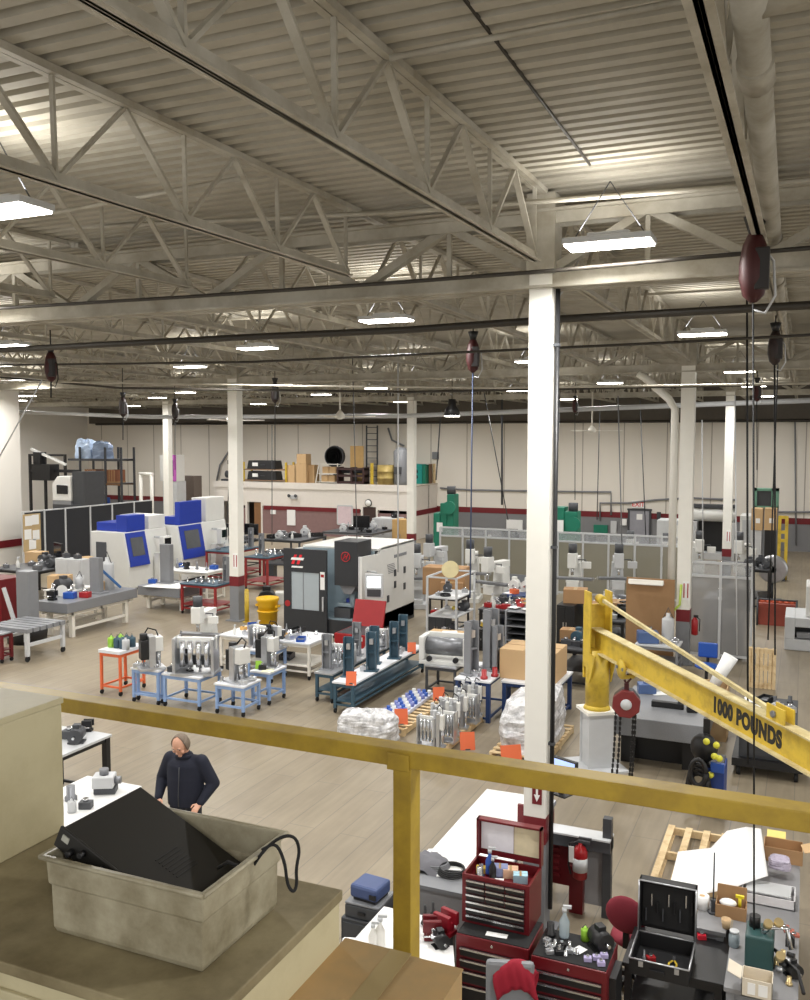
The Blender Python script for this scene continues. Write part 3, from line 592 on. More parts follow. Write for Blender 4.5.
PROTO = {}
def mk(kind, m):
    r = thing(kind, 'x', kind.replace('_', ' '))
    B = lambda n, q, mm, bev=0, par=None: q.build(n, mm, par or r, bev)
    if kind == 'spindle_fixture':          # base plate, upright, motor and cylinders
        B('base_plate', MB().bx(-.2, .2, -.16, .16, 0, .03), ALU)
        B('upright', MB().bx(-.05, .05, -.12, .12, .03, .52), ALU, .004)
        B('motor', MB().bx(-.17, -.05, -.09, .09, .16, .46).cyl((-.11, 0, .46), (-.11, 0, .56), .06), m, .008)
        B('spindle_block', MB().bx(.05, .17, -.1, .1, .28, .5), MACHW, .006)
        q = MB(); q.cyl((.11, -.03, .04), (.11, -.03, .28), .035); q.cyl((.11, .06, .06), (.11, .06, .28), .03); B('cylinder', q, CHROME)
        B('cable_loop', MB().tube([(-.11, .05, .5), (-.02, .1, .62), (.1, .08, .58), (.12, .02, .5)], .012), RUBBER)
    elif kind == 'cylinder_fixture':       # plate with a bank of cylinders
        B('base_plate', MB().bx(-.3, .3, -.2, .2, 0, .03), ALU)
        for s in (-1, 1): B('side_plate', MB().bx(s*.27-.02, s*.27+.02, -.15, .15, .03, .5), ALU, .004)
        B('cross_plate', MB().bx(-.3, .3, -.03, .03, .34, .5), MACHW, .005)
        for k in range(4): B('cylinder', MB().cyl((-.17+k*.115, -.07, .1), (-.17+k*.115, -.07, .46), .04, n=10), CHROME)
        B('valve_block', MB().bx(-.2, .2, .03, .12, .1, .24), m, .005)
    elif kind == 'upright_channel':
        q = MB(); q.bx(-.09, .09, -.012, .012, .02, .72); q.bx(-.09, -.066, -.1, .012, .02, .72); q.bx(.066, .09, -.1, .012, .02, .72); B('channel', q, m)
        B('foot', MB().bx(-.13, .13, -.14, .06, 0, .02), m); B('rib', MB().bx(-.065, .065, -.09, -.01, .34, .36), m)
        B('clamp', MB().box((0, -.05, .55), (.07, .06, .1)), ALU)
    elif kind == 'machined_block':
        B('block', MB().bx(-.08, .08, -.06, .06, 0, .09), m, .006); B('boss', MB().cyl((0, 0, .09), (0, 0, .13), .035), CHROME)
    elif kind == 'machined_sleeve':
        B('sleeve', MB().lathe((0, 0, 0), [(.05, 0), (.05, .03), (.035, .035), (.035, .12), (.02, .12)], 14), m)
    elif kind == 'bench_vise':
        B('base', MB().bx(-.07, .07, -.06, .06, 0, .04).bx(-.05, .05, -.05, .05, .04, .1), m, .006)
        B('fixed_jaw', MB().bx(-.08, .08, .03, .07, .08, .18), m, .005); B('sliding_jaw', MB().bx(-.08, .08, -.07, -.03, .08, .18), m, .005)
        B('handle', MB().cyl((0, -.07, .1), (0, -.17, .1), .014).cyl((-.08, -.16, .1), (.08, -.16, .1), .008), CHROME)
    elif kind == 'parts_bin':
        t = .006; q = MB(); q.bx(-.1, .1, -.15, .15, 0, .01)
        for s in (-1, 1): q.bx(s*.1-t, s*.1+t, -.15, .15, 0, .1)
        q.bx(-.1, .1, .144, .156, 0, .1); q.bx(-.1, .1, -.156, -.144, 0, .06); B('tray', q, m)
        B('contents', MB().bx(-.09, .09, -.14, .14, .012, .045), IRON)
    elif kind == 'spray_bottle':
        B('bottle', MB().lathe((0, 0, 0), [(.035, 0), (.038, .02), (.038, .12), (.014, .17), (.014, .19)], 12), m)
        B('cap', MB().cyl((0, 0, .19), (0, 0, .22), .018).bx(-.012, .05, -.01, .01, .22, .24), LGREY)
    elif kind == 'carton':
        B('carton', MB().bx(-.2, .2, -.15, .15, 0, .24), m, .004); B('tape', MB().bx(-.03, .03, -.151, .151, .236, .2415), mat('tan_tape', (170, 140, 92), .4))
        B('flap_seam', MB().bx(-.2, .2, -.003, .003, .238, .242), CARDD)
    elif kind == 'paper_sheet':
        B('sheet', MB().bx(-.11, .11, -.14, .14, 0, .003).bx(-.1, .12, -.13, .15, .003, .005), m)
    elif kind == 'electric_motor':
        B('body', MB().cyl((0, -.15, .12), (0, .12, .12), .11, n=16), m); B('end_bell', MB().cyl((0, .12, .12), (0, .18, .12), .11, .06, 16), m)
        B('terminal_box', MB().bx(-.05, .05, -.06, .06, .2, .28), m, .005); B('foot', MB().bx(-.12, .12, -.1, .08, 0, .02), m); B('shaft', MB().cyl((0, -.15, .12), (0, -.23, .12), .02), CHROME)
    elif kind == 'coolant_can':
        B('can', MB().lathe((0, 0, 0), [(.09, 0), (.09, .22), (.085, .23), (.03, .25), (.03, .28)], 14), m); B('bail', MB().tube([(-.08, 0, .22), (0, 0, .33), (.08, 0, .22)], .006), DGREY)
    elif kind == 'cable_coil':
        q = MB()
        for k in range(4):
            r0 = .14-.006*k; q.tube([(r0*math.cos(a*PI/8), r0*math.sin(a*PI/8), .015+.016*k) for a in range(17)], .009, 5)
        B('coil', q, m)
    elif kind == 'order_card':
        B('card', MB().box((0, 0, .07), (.15, .004, .2), 0, -.35), m)
        B('clip', MB().box((0, -.0, .0), (.05, .06, .02)), DGREY)
    elif kind == 'monitor':
        B('screen_housing', MB().bx(-.25, .25, -.03, .03, .14, .5), BLACK, .008); B('screen', MB().bx(-.23, .23, -.034, -.03, .16, .48), m)
        B('stand', MB().bx(-.03, .03, -.02, .02, .02, .15).bx(-.12, .12, -.09, .09, 0, .02), BLACK)
    elif kind == 'wire_reel':
        B('flange', MB().cyl((0, -.06, .2), (0, -.05, .2), .2, n=20), m); B('flange', MB().cyl((0, .05, .2), (0, .06, .2), .2, n=20), m)
        B('spool', MB().cyl((0, -.05, .2), (0, .05, .2), .13, n=16), mat('reel_wire', (196, 176, 120), .5))
    elif kind == 'tool_holder':
        B('taper', MB().lathe((0, 0, 0), [(.03, 0), (.045, .02), (.03, .05), (.03, .09), (.016, .1), (.012, .2)], 10), m)
    return r
GROUPED = {}
def put(kind, loc, rz=0, lab='', sc=1, m=None, group=None):
    m = m or ALU; key = (kind, m.name)
    if key not in PROTO:
        r = mk(kind, m); PROTO[key] = r; r.location = loc; r.rotation_euler = (0, 0, rz); r['label'] = lab
        if sc != 1: r.scale = (sc, sc, sc) if not hasattr(sc, '__len__') else sc
        if group: r['group'] = group
        return r
    r = dup(PROTO[key], loc, rz, lab, None, sc if sc != 1 else (1, 1, 1))
    if group: r['group'] = group
    elif 'group' in r.keys(): del r['group']
    return r
def strew(T, items, where, rnd=R, s=1.0):       # items: (kind, material, how many, adjective)
    spots = []; n = sum(i[2] for i in items); k = 0
    c = max(2, int(math.ceil(math.sqrt(n*1.6)))); rws = int(math.ceil(n/c)); cells = [(i, j) for i in range(c) for j in range(rws)]; rnd.shuffle(cells)
    for kind, m, cnt, adj in items:
        for _ in range(cnt):
            i, j = cells[k]; k += 1
            u, v = (i+.5+rnd.uniform(-.18, .18))/c, (j+.5+rnd.uniform(-.18, .18))/rws
            put(kind, T(.06+.88*u, .06+.88*v), rnd.uniform(-.6, .6), '%s %s %s' % (adj, kind.replace('_', ' '), where), s*rnd.uniform(.85, 1.15), m, '%ss %s' % (kind.replace('_', ' '), where) if cnt > 1 else None)
GREENP = mat('lime_plastic', (150, 200, 60), .4); TAN = mat('tan_plastic', (206, 160, 90), .5)

def pallet(f, lab, h=.14, along=False):
    x0, x1, y0, y1 = f; w, d = x1-x0, y1-y0
    o = thing('wooden_pallet', lab, 'pallet', ((x0+x1)/2, (y0+y1)/2, 0), PI/2 if along else 0)
    if along: w, d = d, w
    n = max(5, int(d/.19))
    for k in range(n):
        y = -d/2+.05+(d-.1)*k/(n-1); MB().bx(-w/2, w/2, y-.045, y+.045, h-.022, h).build('deck_board', WOOD, o)
    for x in (-w/2+.03, 0, w/2-.03): MB().bx(x-.025, x+.025, -d/2, d/2, .02, h-.022).build('stringer', WOOD, o)
    for y in (-d/2+.05, 0, d/2-.05): MB().bx(-w/2, w/2, y-.05, y+.05, 0, .02).build('bottom_board', WOOD, o)
    return (lambda u, v, z=0: (x0+w*u, y0+d*v, h+.001+z))
WRAP = mat('stretch_wrap', (226, 226, 228), .15, 0, .15, 12, bump=1, dirt=(150, 150, 152), dsc=9, damt=.4)
def wrapped(f, z0, h, lab, seed=0, m=WRAP):
    x0, x1, y0, y1 = f; w, d = (x1-x0)/2, (y1-y0)/2
    q = MB(); n, k = 28, 14; vs = []
    for i in range(k+1):
        t = i/k
        for j in range(n):
            a = 2*PI*j/n; c, s_ = math.cos(a), math.sin(a); e = .55
            x, y = w*math.copysign(abs(c)**e, c), d*math.copysign(abs(s_)**e, s_)
            f_ = 1-.25*t**3 if t < .85 else (1-.25*.61)*(1-(t-.85)/.15*.75)
            nn = noise.noise(Vector((x*3+seed*9, y*3, t*4)))*.12+noise.noise(Vector((x*9+seed, y*9, t*11)))*.05
            vs.append((x*f_*(1+nn), y*f_*(1+nn), h*min(1, t/.9)*(1+nn*1.2)+(0 if t < .9 else h*.06)))
    fs = [(i*n+j, i*n+(j+1) % n, (i+1)*n+(j+1) % n, (i+1)*n+j) for i in range(k) for j in range(n)]
    q.add(vs, fs+[tuple(range(n))[::-1], tuple(range(k*n, k*n+n))], False)
    return tag(q.build('wrapped_load', m, loc=((x0+x1)/2, (y0+y1)/2, z0)), lab, 'wrapped load')

# ------------------------------------------------------------------ middle of the hall
def middle():
    WTOP = mat('white_bench_top', (224, 226, 230), .35, 0, .05)
    ft = lambda f, py: max(.3, HT(f[1], f[2], py))
    # light blue carts with spindle fixtures
    LC = [((159, 706), 131, 166, 671, 'first light blue cart of the cluster, next to the orange cart'), ((200, 712), 162, 223, 678, 'widest light blue cart, loaded with the big cylinder fixture'),
          ((244, 718), 214, 262, 687, 'light blue cart nearest the rail, carrying one black motor fixture'), ((270, 706), 250, 287, 673, 'light blue cart behind the nearest one, beside the white parts table'),
          ((272, 684), 246, 288, 652, 'light blue cart at the back of the cluster, half hidden')]
    TS = []
    for c, l, r, t, lab in LC:
        f = F(*c, l, r); TS.append(table(f, ft(f, t), LBLUE, lab, WTOP, 'fixture_cart', 'cart', None, True, 'light blue carts', .055))
    put('spindle_fixture', TS[0](.62, .5), .9, 'tall black and white spindle fixture on the light blue cart next to the orange cart', 1.35, BLACK)
    put('machined_block', TS[0](.2, .3), .3, 'small steel block on the light blue cart next to the orange cart', 1)
    put('paper_sheet', TS[0](.25, .7), .5, 'yellow-green sheet on the light blue cart next to the orange cart', 1, mat('lime_paper', (214, 226, 150), .7))
    put('cylinder_fixture', TS[1](.66, .4), .35, 'big silver fixture with a bank of cylinders on the widest light blue cart', 1.5, DGREY)
    put('spindle_fixture', TS[1](.15, .8), 2.2, 'black and white spindle fixture at the back of the widest light blue cart', 1.1, BLACK)
    put('machined_block', TS[1](.14, .25), .2, 'dark block at the end of the widest light blue cart', 1.2, DGREY)
    put('spindle_fixture', TS[2](.5, .5), -.3, 'black motor fixture standing alone on the nearest light blue cart', 1.4, BLACK)
    put('spindle_fixture', TS[3](.35, .6), .1, 'black motor fixture with lime tag on the cart beside the white parts table', 1.3, BLACK)
    put('paper_sheet', TS[3](.7, .25), .4, 'cream sheet on the light blue cart beside the white parts table', 1.1, mat('cream_paper', (236, 234, 200), .7))
    put('order_card', TS[3](.2, .3), .4, 'lime green card on the light blue cart beside the white parts table', 1, GREENP)
    put('cylinder_fixture', TS[4](.3, .5), -.2, 'silver cylinder fixture on the half hidden light blue cart', 1.0, DGREY)
    put('spindle_fixture', TS[4](.75, .5), 1, 'small spindle fixture on the half hidden light blue cart', 1.0, BLACK)
    for k, wh in enumerate(('on the light blue cart next to the orange cart', 'on the widest light blue cart', 'on the nearest light blue cart', 'on the cart beside the white parts table', 'on the half hidden light blue cart')):
        strew(TS[k], [('machined_sleeve', CHROME, 2, 'shiny'), ('tool_holder', IRON, 2, 'grey'), ('machined_block', BLACK if k % 2 else LGREY, 2, 'black' if k % 2 else 'pale')], wh, s=.9)
    # orange cart with coloured canisters
    f = F(121, 697, 99, 147); T = table(f, ft(f, 652), ORANGE, 'orange framed cart with a white top and canisters', WTOP, 'tool_cart', 'cart', None, True, None, .05, .07)
    for k, (u, v, mm, cn) in enumerate(((.18, .35, GREENP, 'lime green'), (.3, .6, GREENP, 'lime green'), (.45, .35, TEAL, 'blue grey'), (.58, .6, TEAL, 'blue grey'), (.7, .35, TEAL, 'blue grey'), (.82, .6, TEAL, 'blue grey'), (.9, .3, LGREY, 'pale grey'))):
        put('coolant_can', T(u, v), k, cn+' canister in the cluster on the orange cart', .9, mm, cn+' canisters on the orange cart' if cn != 'pale grey' else None)
    # yellow bin
    p = G(268, 628); o = thing('waste_bin', 'yellow round plastic bin beside the black machine door', 'bin', p); o.scale = (1.12, 1.12, 1.3)
    q = MB(); q.lathe((0, 0, 0), [(.2, 0), (.22, .02), (.27, .62), (.3, .64), (.3, .7), (.27, .7), (.24, .1)], 20); YB = mat('bin_yellow', (236, 186, 30), .4)
    q.build('tub', YB, o); MB().lathe((0, 0, .38), [(.268, 0), (.29, .02), (.268, .04)], 20).build('rim_band', YB, o)
    for s in (-1, 1): MB().box((s*.3, 0, .52), (.06, .16, .05)).build('handle', YB, o)
    # white parts table
    f = F(310, 681, 219, 334); h = ft(f, 644); T = table(f, h, WHITE, 'long white parts table in front of the black and white machine', WTOP, 'parts_table', 'table', .3, True, None, .06)
    strew(T, [('parts_bin', BLUEP, 3, 'blue'), ('parts_bin', BLACK, 2, 'black'), ('machined_block', TAN, 2, 'tan'), ('paper_sheet', PAPER, 4, 'white'), ('machined_sleeve', CHROME, 4, 'shiny'), ('machined_block', ALU, 4, 'silver'), ('spray_bottle', MACHW, 2, 'white'), ('bench_vise', DGREY, 1, 'dark'), ('tool_holder', IRON, 3, 'grey')], 'on the long white parts table')
    for k in range(3): put('parts_bin', (f[0]+.5+k*.55, f[2]+.5, .322), .1*k, 'dark bin on the lower shelf of the white parts table', 1.3, DGREY, 'bins under the white parts table')
    # small bench beside it and the teal benches
    f = F(333, 704, 314, 400); T1 = table(f, ft(f, 674), TEAL, 'long blue-grey bench nearest the white parts table', ALU, 'work_bench', 'bench', .25, True, None, .06)
    f2 = F(354, 716, 332, 425); T2 = table(f2, ft(f2, 684), TEAL, 'long blue-grey bench nearest the pallets, with standing channels', WTOP, 'work_bench', 'bench', .25, True, None, .06)
    for k, (u, v) in enumerate(((.25, .14), (.72, .3), (.28, .46), (.7, .62), (.4, .84))):
        put('upright_channel', T2(u, v), .25, ('first', 'second', 'third', 'fourth', 'last')[k]+' blue-grey channel stand along the bench nearest the pallets', 1.15, TEAL)
    for k, (u, v) in enumerate(((.3, .1), (.6, .24), (.35, .5), (.55, .75))):
        put('upright_channel' if k % 2 == 0 else 'cylinder_fixture', T1(u, v), .2, ('tall grey channel at the near end of', 'silver cylinder frame midway on', 'grey channel midway along', 'silver cylinder frame at the far end of')[k]+' the bench nearest the white table', 1.05 if k % 2 == 0 else .9, GREYP)
    strew(lambda u, v: T2(.15+.7*u, v), [('machined_block', ALU, 4, 'silver'), ('machined_sleeve', CHROME, 3, 'shiny')], 'between the channel stands on the blue-grey bench')
    strew(lambda u, v: T1(.1+.8*u, v), [('machined_block', ALU, 4, 'silver'), ('electric_motor', LGREY, 2, 'pale'), ('tool_holder', IRON, 4, 'grey'), ('cable_coil', BLACK, 1, 'black'), ('machined_block', RED, 1, 'red')], 'on the blue-grey bench nearest the white parts table')
    p = T2(.85, .02); put('order_card', (p[0], p[1]-.05, p[2]), .4, 'orange job card at the near end of the bench with channel stands', 1.4, ORANGE)
    p = T2(.95, .8); put('order_card', p, .4, 'orange job card at the far end of the bench with channel stands', 1.3, ORANGE)
    # red tool box with its lid up
    x0, x1, y0, y1 = F(366, 660, 353, 397); z = .0; w, d = x1-x0, y1-y0; h = HT(x1, y0, 636)
    d = min(d, 1.1); w = .9
    o = thing('tool_box', 'bright red tool box standing open before the white machine side', 'tool box', (x1-w/2, y0+d/2, 0))
    MB().bx(-w/2, w/2, -d/2, d/2, .08, h).build('body', RED, o, .01)
    MB().box((-.02, d/2+.06, h+.33), (w, .06, .72), 0, -.3).build('lid', RED, o, .01)
    MB().bx(-w/2+.05, w/2-.05, -d/2+.05, d/2-.05, h, h+.01).build('tray', DGREY, o)
    for s in (-1, 1):
        for t in (-1, 1): MB().cyl((s*(w/2-.08)-.02, t*(d/2-.08), .05), (s*(w/2-.08)+.02, t*(d/2-.08), .05), .05, n=10).build('caster_wheel', RUBBER, o)
    MB().box((w*.3, -d/2-.005, h-.1), (.16, .01, .1)).build('label', PAPER, o)
    # pallets with castings
    fp = F(404, 737, 368, 450); T = pallet(fp, 'wooden pallet under the blue and white plate')
    q = thing('fixture_plate', 'long pale plate covered with rows of blue studs on the pallet', 'plate', T(.3, .5), .02)
    w_, d_ = (fp[1]-fp[0])*.62, (fp[3]-fp[2])*.9
    MB().bx(-w_/2, w_/2, -d_/2, d_/2, 0, .07).build('plate', mat('pale_blue_plate', (206, 212, 232), .4), q, .006)
    for i in range(4):
        for j in range(11):
            x, y = -w_*.38+i*w_*.25, -d_*.44+j*d_*.088
            MB().cyl((x, y, .07), (x, y, .15), .04, n=10).build('stud', (BLUEP, MACHW, mat('stud_lilac', (120, 130, 190), .4))[(i+j) % 3], q)
    put('order_card', T(.75, .12), .5, 'orange job card flat at the end of the pallet with the studded plate', 1.7, ORANGE)
    put('order_card', T(.85, .85), .5, 'orange job card at the far end of the pallet with the studded plate', 1.6, ORANGE)
    fp = F(440, 760, 418, 484); T = pallet(fp, 'wooden pallet crowded with standing silver fixtures')
    k = 0
    for v in (.08, .25, .42, .59, .76, .93):
        for u in (.25, .75):
            put('cylinder_fixture' if k % 3 == 0 else 'spindle_fixture', T(u, v), .15*(k % 3), 'silver fixture standing on the pallet by the hanging cable', (.6, .7, 1.2) if k % 3 else (.6, .7, 1.1), LGREY, 'silver fixtures on the pallet'); k += 1
    put('order_card', (T(1, .3)[0]+.25, T(1, .3)[1], .003), .5, 'orange job card on the floor beside the pallet of silver fixtures', 1.8, ORANGE)
    wrapped(F(388, 748, 332, 404), .002, .5, 'low heap of clear plastic wrap on the floor behind the rail', 1)
    fw_ = F(546, 768, 489, 574); T = pallet(fw_, 'pallet under the tall plastic-wrapped load behind the column')
    wrapped((fw_[0]+.05, fw_[1]-.05, fw_[2]+.05, fw_[3]-.05), .142, HT(fw_[1], fw_[2], 712)-.15, 'tall plastic-wrapped load behind the nearest cream column', 3)
    put('order_card', (fw_[0]+.5, fw_[2]-.3, .003), .6, 'big orange job card leaning before the plastic-wrapped load', 2.4, ORANGE)
    # navy table with frames, the big carton
    f = F(490, 724, 454, 512); h = ft(f, 682); T = table(f, h, NAVY, 'navy blue steel table in front of the slotted grey rack', WTOP, 'steel_table', 'table', None, False, None, .08)
    for u, v, s, lab in ((.2, .3, 1.5, 'tall grey steel frame at the near end of the navy table'), (.45, .75, 1.7, 'tallest grey steel frame at the back of the navy table'), (.75, .6, 1.3, 'shorter grey steel frame on the navy table by the carton')):
        put('upright_channel', T(u, v), 1.2, lab, s, GREYP)
    for u, v in ((.75, .12), (.93, .3)): put('machined_sleeve', T(u, v), 0, 'round red part on the edge of the navy table', 1.5, RED, 'red parts on the navy table')
    strew(lambda u, v: T(.3+.4*u, .1+.3*v), [('machined_block', ALU, 3, 'silver')], 'on the navy blue table')
    f = F(556, 728, 499, 575); f = (f[0], f[1], f[2]+.1, f[3]); T = table((f[0], f[1], f[2], f[2]+1.3), .78, NAVY, 'navy blue table half hidden behind the cream column', WTOP, 'steel_table', 'table', None, False, None, .08)
    x, y, z = T(.42, .5); put('carton', (x, y, z), 0, 'big tan cardboard carton beside the nearest cream column', (2.9, 3.0, 2.5), CARD)
    # slotted rack
    f = F(528, 690, 505, 548); h = ft(f, 612); o = thing('storage_rack', 'dark grey rack of many narrow shelves behind the big carton', 'rack', (f[0], f[2], 0))
    w, d = f[1]-f[0], 1.2
    for s in (0, 1): MB().bx(s*w-.02, s*w+.02, 0, d, 0, h).build('side_panel', GREYP, o)
    MB().bx(0, w, d-.02, d, 0, h).build('back_panel', DGREY, o)
    for k in range(11): MB().bx(.02, w-.02, 0, d, .1+k*(h-.14)/10, .12+k*(h-.14)/10).build('shelf', DGREY if k % 2 else GREYP, o)
    T = lambda u, v: (f[0]+w*u, f[2]+d*v, h+.02)
    strew(T, [('paper_sheet', PAPER, 3, 'white'), ('machined_block', RED, 2, 'red'), ('parts_bin', TAN, 2, 'tan')], 'on top of the dark slotted rack')
    # white casting on a bench, flat carton on a stand
    f = F(456, 696, 424, 468); T = table(f, ft(f, 668), DGREY, 'dark bench under the white motor casting', ALU, 'work_bench', 'bench')
    o = thing('motor_casting', 'white machine casting with round openings on the dark bench', 'machine part', T(.5, .5), .1)
    MB().bx(-.55, .55, -.3, .3, 0, .08).build('bed', MACHW, o, .01)
    for s in (-1, 1): MB().bx(s*.5-.06, s*.5+.06, -.28, .28, .08, .6).build('end_plate', MACHW, o, .02)
    MB().cyl((-.44, 0, .36), (.44, 0, .36), .2, n=18).build('drum', IRON, o); MB().bx(-.5, .5, .2, .28, .45, .62).build('bridge', MACHW, o, .01)
    for s in (-.3, .3): MB().cyl((s, -.3, .14), (s, -.38, .14), .06).build('knob', BLACK, o)
    f = F(454, 672, 426, 470); T = table(f, ft(f, 648), DGREY, 'dark stand under the long flat carton', ALU, 'work_bench', 'bench')
    put('carton', T(.5, .4), .05, 'long flat tan carton lying beyond the white casting', (2.4, 2.6, 1.0), CARD); put('paper_sheet', T(.6, .4, .245), .4, 'white sheet on the long flat carton', 1.6, PAPER)
    # grey shelf cart with the reel
    f = F(456, 652, 427, 474); h = ft(f, 578); o = thing('shelf_cart', 'tall grey steel shelf cart with a cable reel on top', 'cart', (f[0], f[2], 0)); w, d = f[1]-f[0], min(f[3]-f[2], 1.6)
    for x in (0, w):
        for y in (0, d): MB().bx(x-.025, x+.025, y-.025, y+.025, 0, h).build('post', LGREY, o)
    zs = [.3, h*.45, h*.7]
    for z in zs: MB().bx(0, w, 0, d, z, z+.03).build('shelf', LGREY, o)
    q = MB(); q.bx(0, w, -.02, .02, h-.04, h); q.bx(0, w, d-.02, d+.02, h-.04, h); q.bx(-.02, .02, 0, d, h-.04, h); q.bx(w-.02, w+.02, 0, d, h-.04, h); q.build('top_frame', LGREY, o)
    for k, z in enumerate(zs):
        T = lambda u, v, z=z: (f[0]+w*u, f[2]+d*v, z+.031)
        wh = ('on the bottom shelf of the grey shelf cart', 'on the middle shelf of the grey shelf cart', 'on the top shelf of the grey shelf cart')[k]
        strew(T, [('machined_block', ALU, 2, 'silver'), ('cable_coil', (RED, mat('yellow_hose', (210, 190, 60)), BLACK)[k], 1, ('red', 'yellow', 'black')[k]), ('electric_motor', DGREY, 1, 'dark'), ('paper_sheet', PAPER, 1, 'white')], wh)
    put('wire_reel', (f[0]+w*.8, f[2]-.02, h), .2, 'cream cable reel on top of the grey shelf cart', 1.1, mat('reel_cream', (226, 214, 168), .6))
    # cardboard behind it
    f = F(458, 632, 428, 470); T = table(f, ft(f, 598), BLACK, 'black bench behind the grey shelf cart', DGREY)
    put('carton', T(.4, .5), .1, 'large brown carton behind the grey shelf cart', (3.2, 2.2, 3.4), CARDD)
    put('carton', T(.75, .1), .3, 'small brown carton leaning behind the cable reel', (1.6, 1.2, 1.8), CARDD)
middle()

# ------------------------------------------------------------------ black and white machining centre
def haas():
    x0, x1, y0, y1 = F(362, 641, 286, 414); w, d = x1-x0, y1-y0; h = HT(x1, y0, 553)
    o = thing('machining_center', 'black and white machining centre with a slashed emblem and open door', 'machine', (x0, y0, 0))
    BK = mat('panel_charcoal', (44, 46, 50), .45); IN = mat('enclosure_blue_grey', (150, 168, 178), .35, .1)
    a = w*.56                                               # door covers the first part, the opening the rest
    q = MB(); q.bx(0, .06, .05, d, .15, h-.05); q.bx(.06, w-.06, d-.06, d, .15, h-.05); q.build('rear_enclosure', MACHW, o)
    MB().bx(0, w, 1.0, d, h-.06, h).build('roof', MACHW, o, .01)
    q = MB(); q.prism([(0, .1), (d, .1), (d, h+.02), (1.3, h+.02), (1.1, h-.15), (0, h-.12)], 'X', w-.07, w); q.build('side_panel', MACHW, o)
    MB().bx(w-.12, w-.07, 0, .12, .1, h-.12).build('door_jamb', LGREY, o, .01)
    MB().bx(0, w, .02, d, 0, .5).build('base', BK, o)
    MB().bx(.06, w-.07, .9, .96, .5, h-.06).build('inner_wall', IN, o); MB().bx(.06, w-.07, .1, .9, .5, .54).build('chip_tray', IN, o)
    # door
    dr = MB(); wl, wr, wb, wt = a*.16, a*.82, .62*h/2.45*1.2, h*.74
    dr.bx(-.03, a, -.06, 0, .06, wb); dr.bx(-.03, a, -.06, 0, wt, h+.02); dr.bx(-.03, wl, -.06, 0, wb, wt); dr.bx(wr, a, -.06, 0, wb, wt)
    dr = dr.build('door', BK, o)
    MB().bx(wl, wr, -.04, -.02, wb, wt).build('window_pane', mat('door_window', (168, 178, 184), .15, 0, .05), dr)
    MB().bx(wl+(wr-wl)*.42, wl+(wr-wl)*.44, -.05, -.02, wb, wt).build('window_mullion', GREYP, dr)
    MB().bx(a-.12, a-.09, -.12, -.06, .75, 1.15).build('handle', LGREY, dr); MB().bx(a-.2, a-.06, -.066, -.06, 1.35, 1.85).build('warning_label', PAPER, dr)
    q = MB(); q.bx(a-.18, a-.08, -.068, -.066, 1.7, 1.78); q.build('label_stripe', RED, dr)
    MB().cyl((.1, -.07, wb+.15), (.1, -.06, wb+.15), .09, n=14).build('sticker', RED, dr)
    # slashed emblem: two red leaning bars, white bar between, white line beneath
    ex, ez, s = a*.17, h*.83, .27
    e = MB()
    for k in (0, 1): e.prism([(ex+k*.2*s/.32, ez), (ex+(.1+k*.2)*s/.32, ez), (ex+(.22+k*.2)*s/.32, ez+s), (ex+(.12+k*.2)*s/.32, ez+s)], 'Y', -.068, -.061)
    e.build('emblem', mat('emblem_red', (224, 40, 52), .4), dr)
    e = MB(); e.prism([(ex-.02, ez+.12), (ex+.46*s/.32, ez+.12), (ex+.5*s/.32, ez+.19), (ex+.02, ez+.19)], 'Y', -.07, -.069); e.prism([(ex+.0, ez-.1), (ex+.36, ez-.1), (ex+.38, ez-.05), (ex+.02, ez-.05)], 'Y', -.07, -.061); e.build('emblem_bar', PAPER, dr)
    # spindle tower
    tx0, tx1, tz0 = a+.22, w-.13, 1.5; ty0, ty1 = -.02, .88; ht = HT(x0+tx0, y0, 541)
    q = MB(); q.bx(tx0, tx1, ty0, ty1, tz0, ht); q.build('spindle_tower', BK, o, .015)
    q = MB(); q.prism([(tx0+.1, tz0), (tx1-.1, tz0), (tx1-.25, tz0-.25), (tx0+.25, tz0-.25)], 'Y', .1, .7); q.cyl(((tx0+tx1)/2, .4, tz0-.5), ((tx0+tx1)/2, .4, tz0-.25), .09, n=14); q.build('spindle_nose', GREYP, o)
    cx, cz = (tx0+tx1)/2, ht-.42
    q = MB(); q.tube([(cx+.13*math.cos(t*PI/10), ty0-.012, cz+.13*math.sin(t*PI/10)) for t in range(21)], .012, 6)
    for k in (-.04, .04): q.prism([(cx+k-.045, cz-.07), (cx+k-.015, cz-.07), (cx+k+.045, cz+.07), (cx+k+.015, cz+.07)], 'Y', ty0-.012, ty0-.002)
    q.prism([(cx-.05, cz-.01), (cx+.05, cz-.01), (cx+.05, cz+.015), (cx-.05, cz+.015)], 'Y', ty0-.012, ty0-.002); q.build('round_emblem', mat('emblem_dark_red', (190, 30, 40), .4), o)
    # tilting table inside
    q = MB(); q.cyl((w-.5, .55, 1.05), (w-.36, .55, 1.05), .3, n=20); q.bx(a+.15, w-.45, .3, .8, .85, .95); q.build('tilting_table', IN, o); MB().bx(a+.35, a+.75, .45, .7, .95, 1.06).build('workpiece', ROYAL, o)
    MB().bx(a+.1, a+.6, .2, .85, .54, .82).build('trunnion', DGREY, o)
    # control pendant on the near side
    MB().tube([(w-.05, .35, 1.9), (w+.35, .2, 1.9)], .03).build('pendant_arm', LGREY, o)
    pd = MB(); pd.box((w+.35, .05, 1.55), (.5, .1, .66), .25); pd = pd.build('control_pendant', LGREY, o, .01)
    MB().box((w+.365, -.005, 1.66), (.38, .012, .3), .25).build('screen', emit('screen_glow', (226, 236, 240), 1.1), pd)
    MB().box((w+.365, -.005, 1.36), (.38, .012, .2), .25).build('keypad', DGREY, pd)
    q = MB()
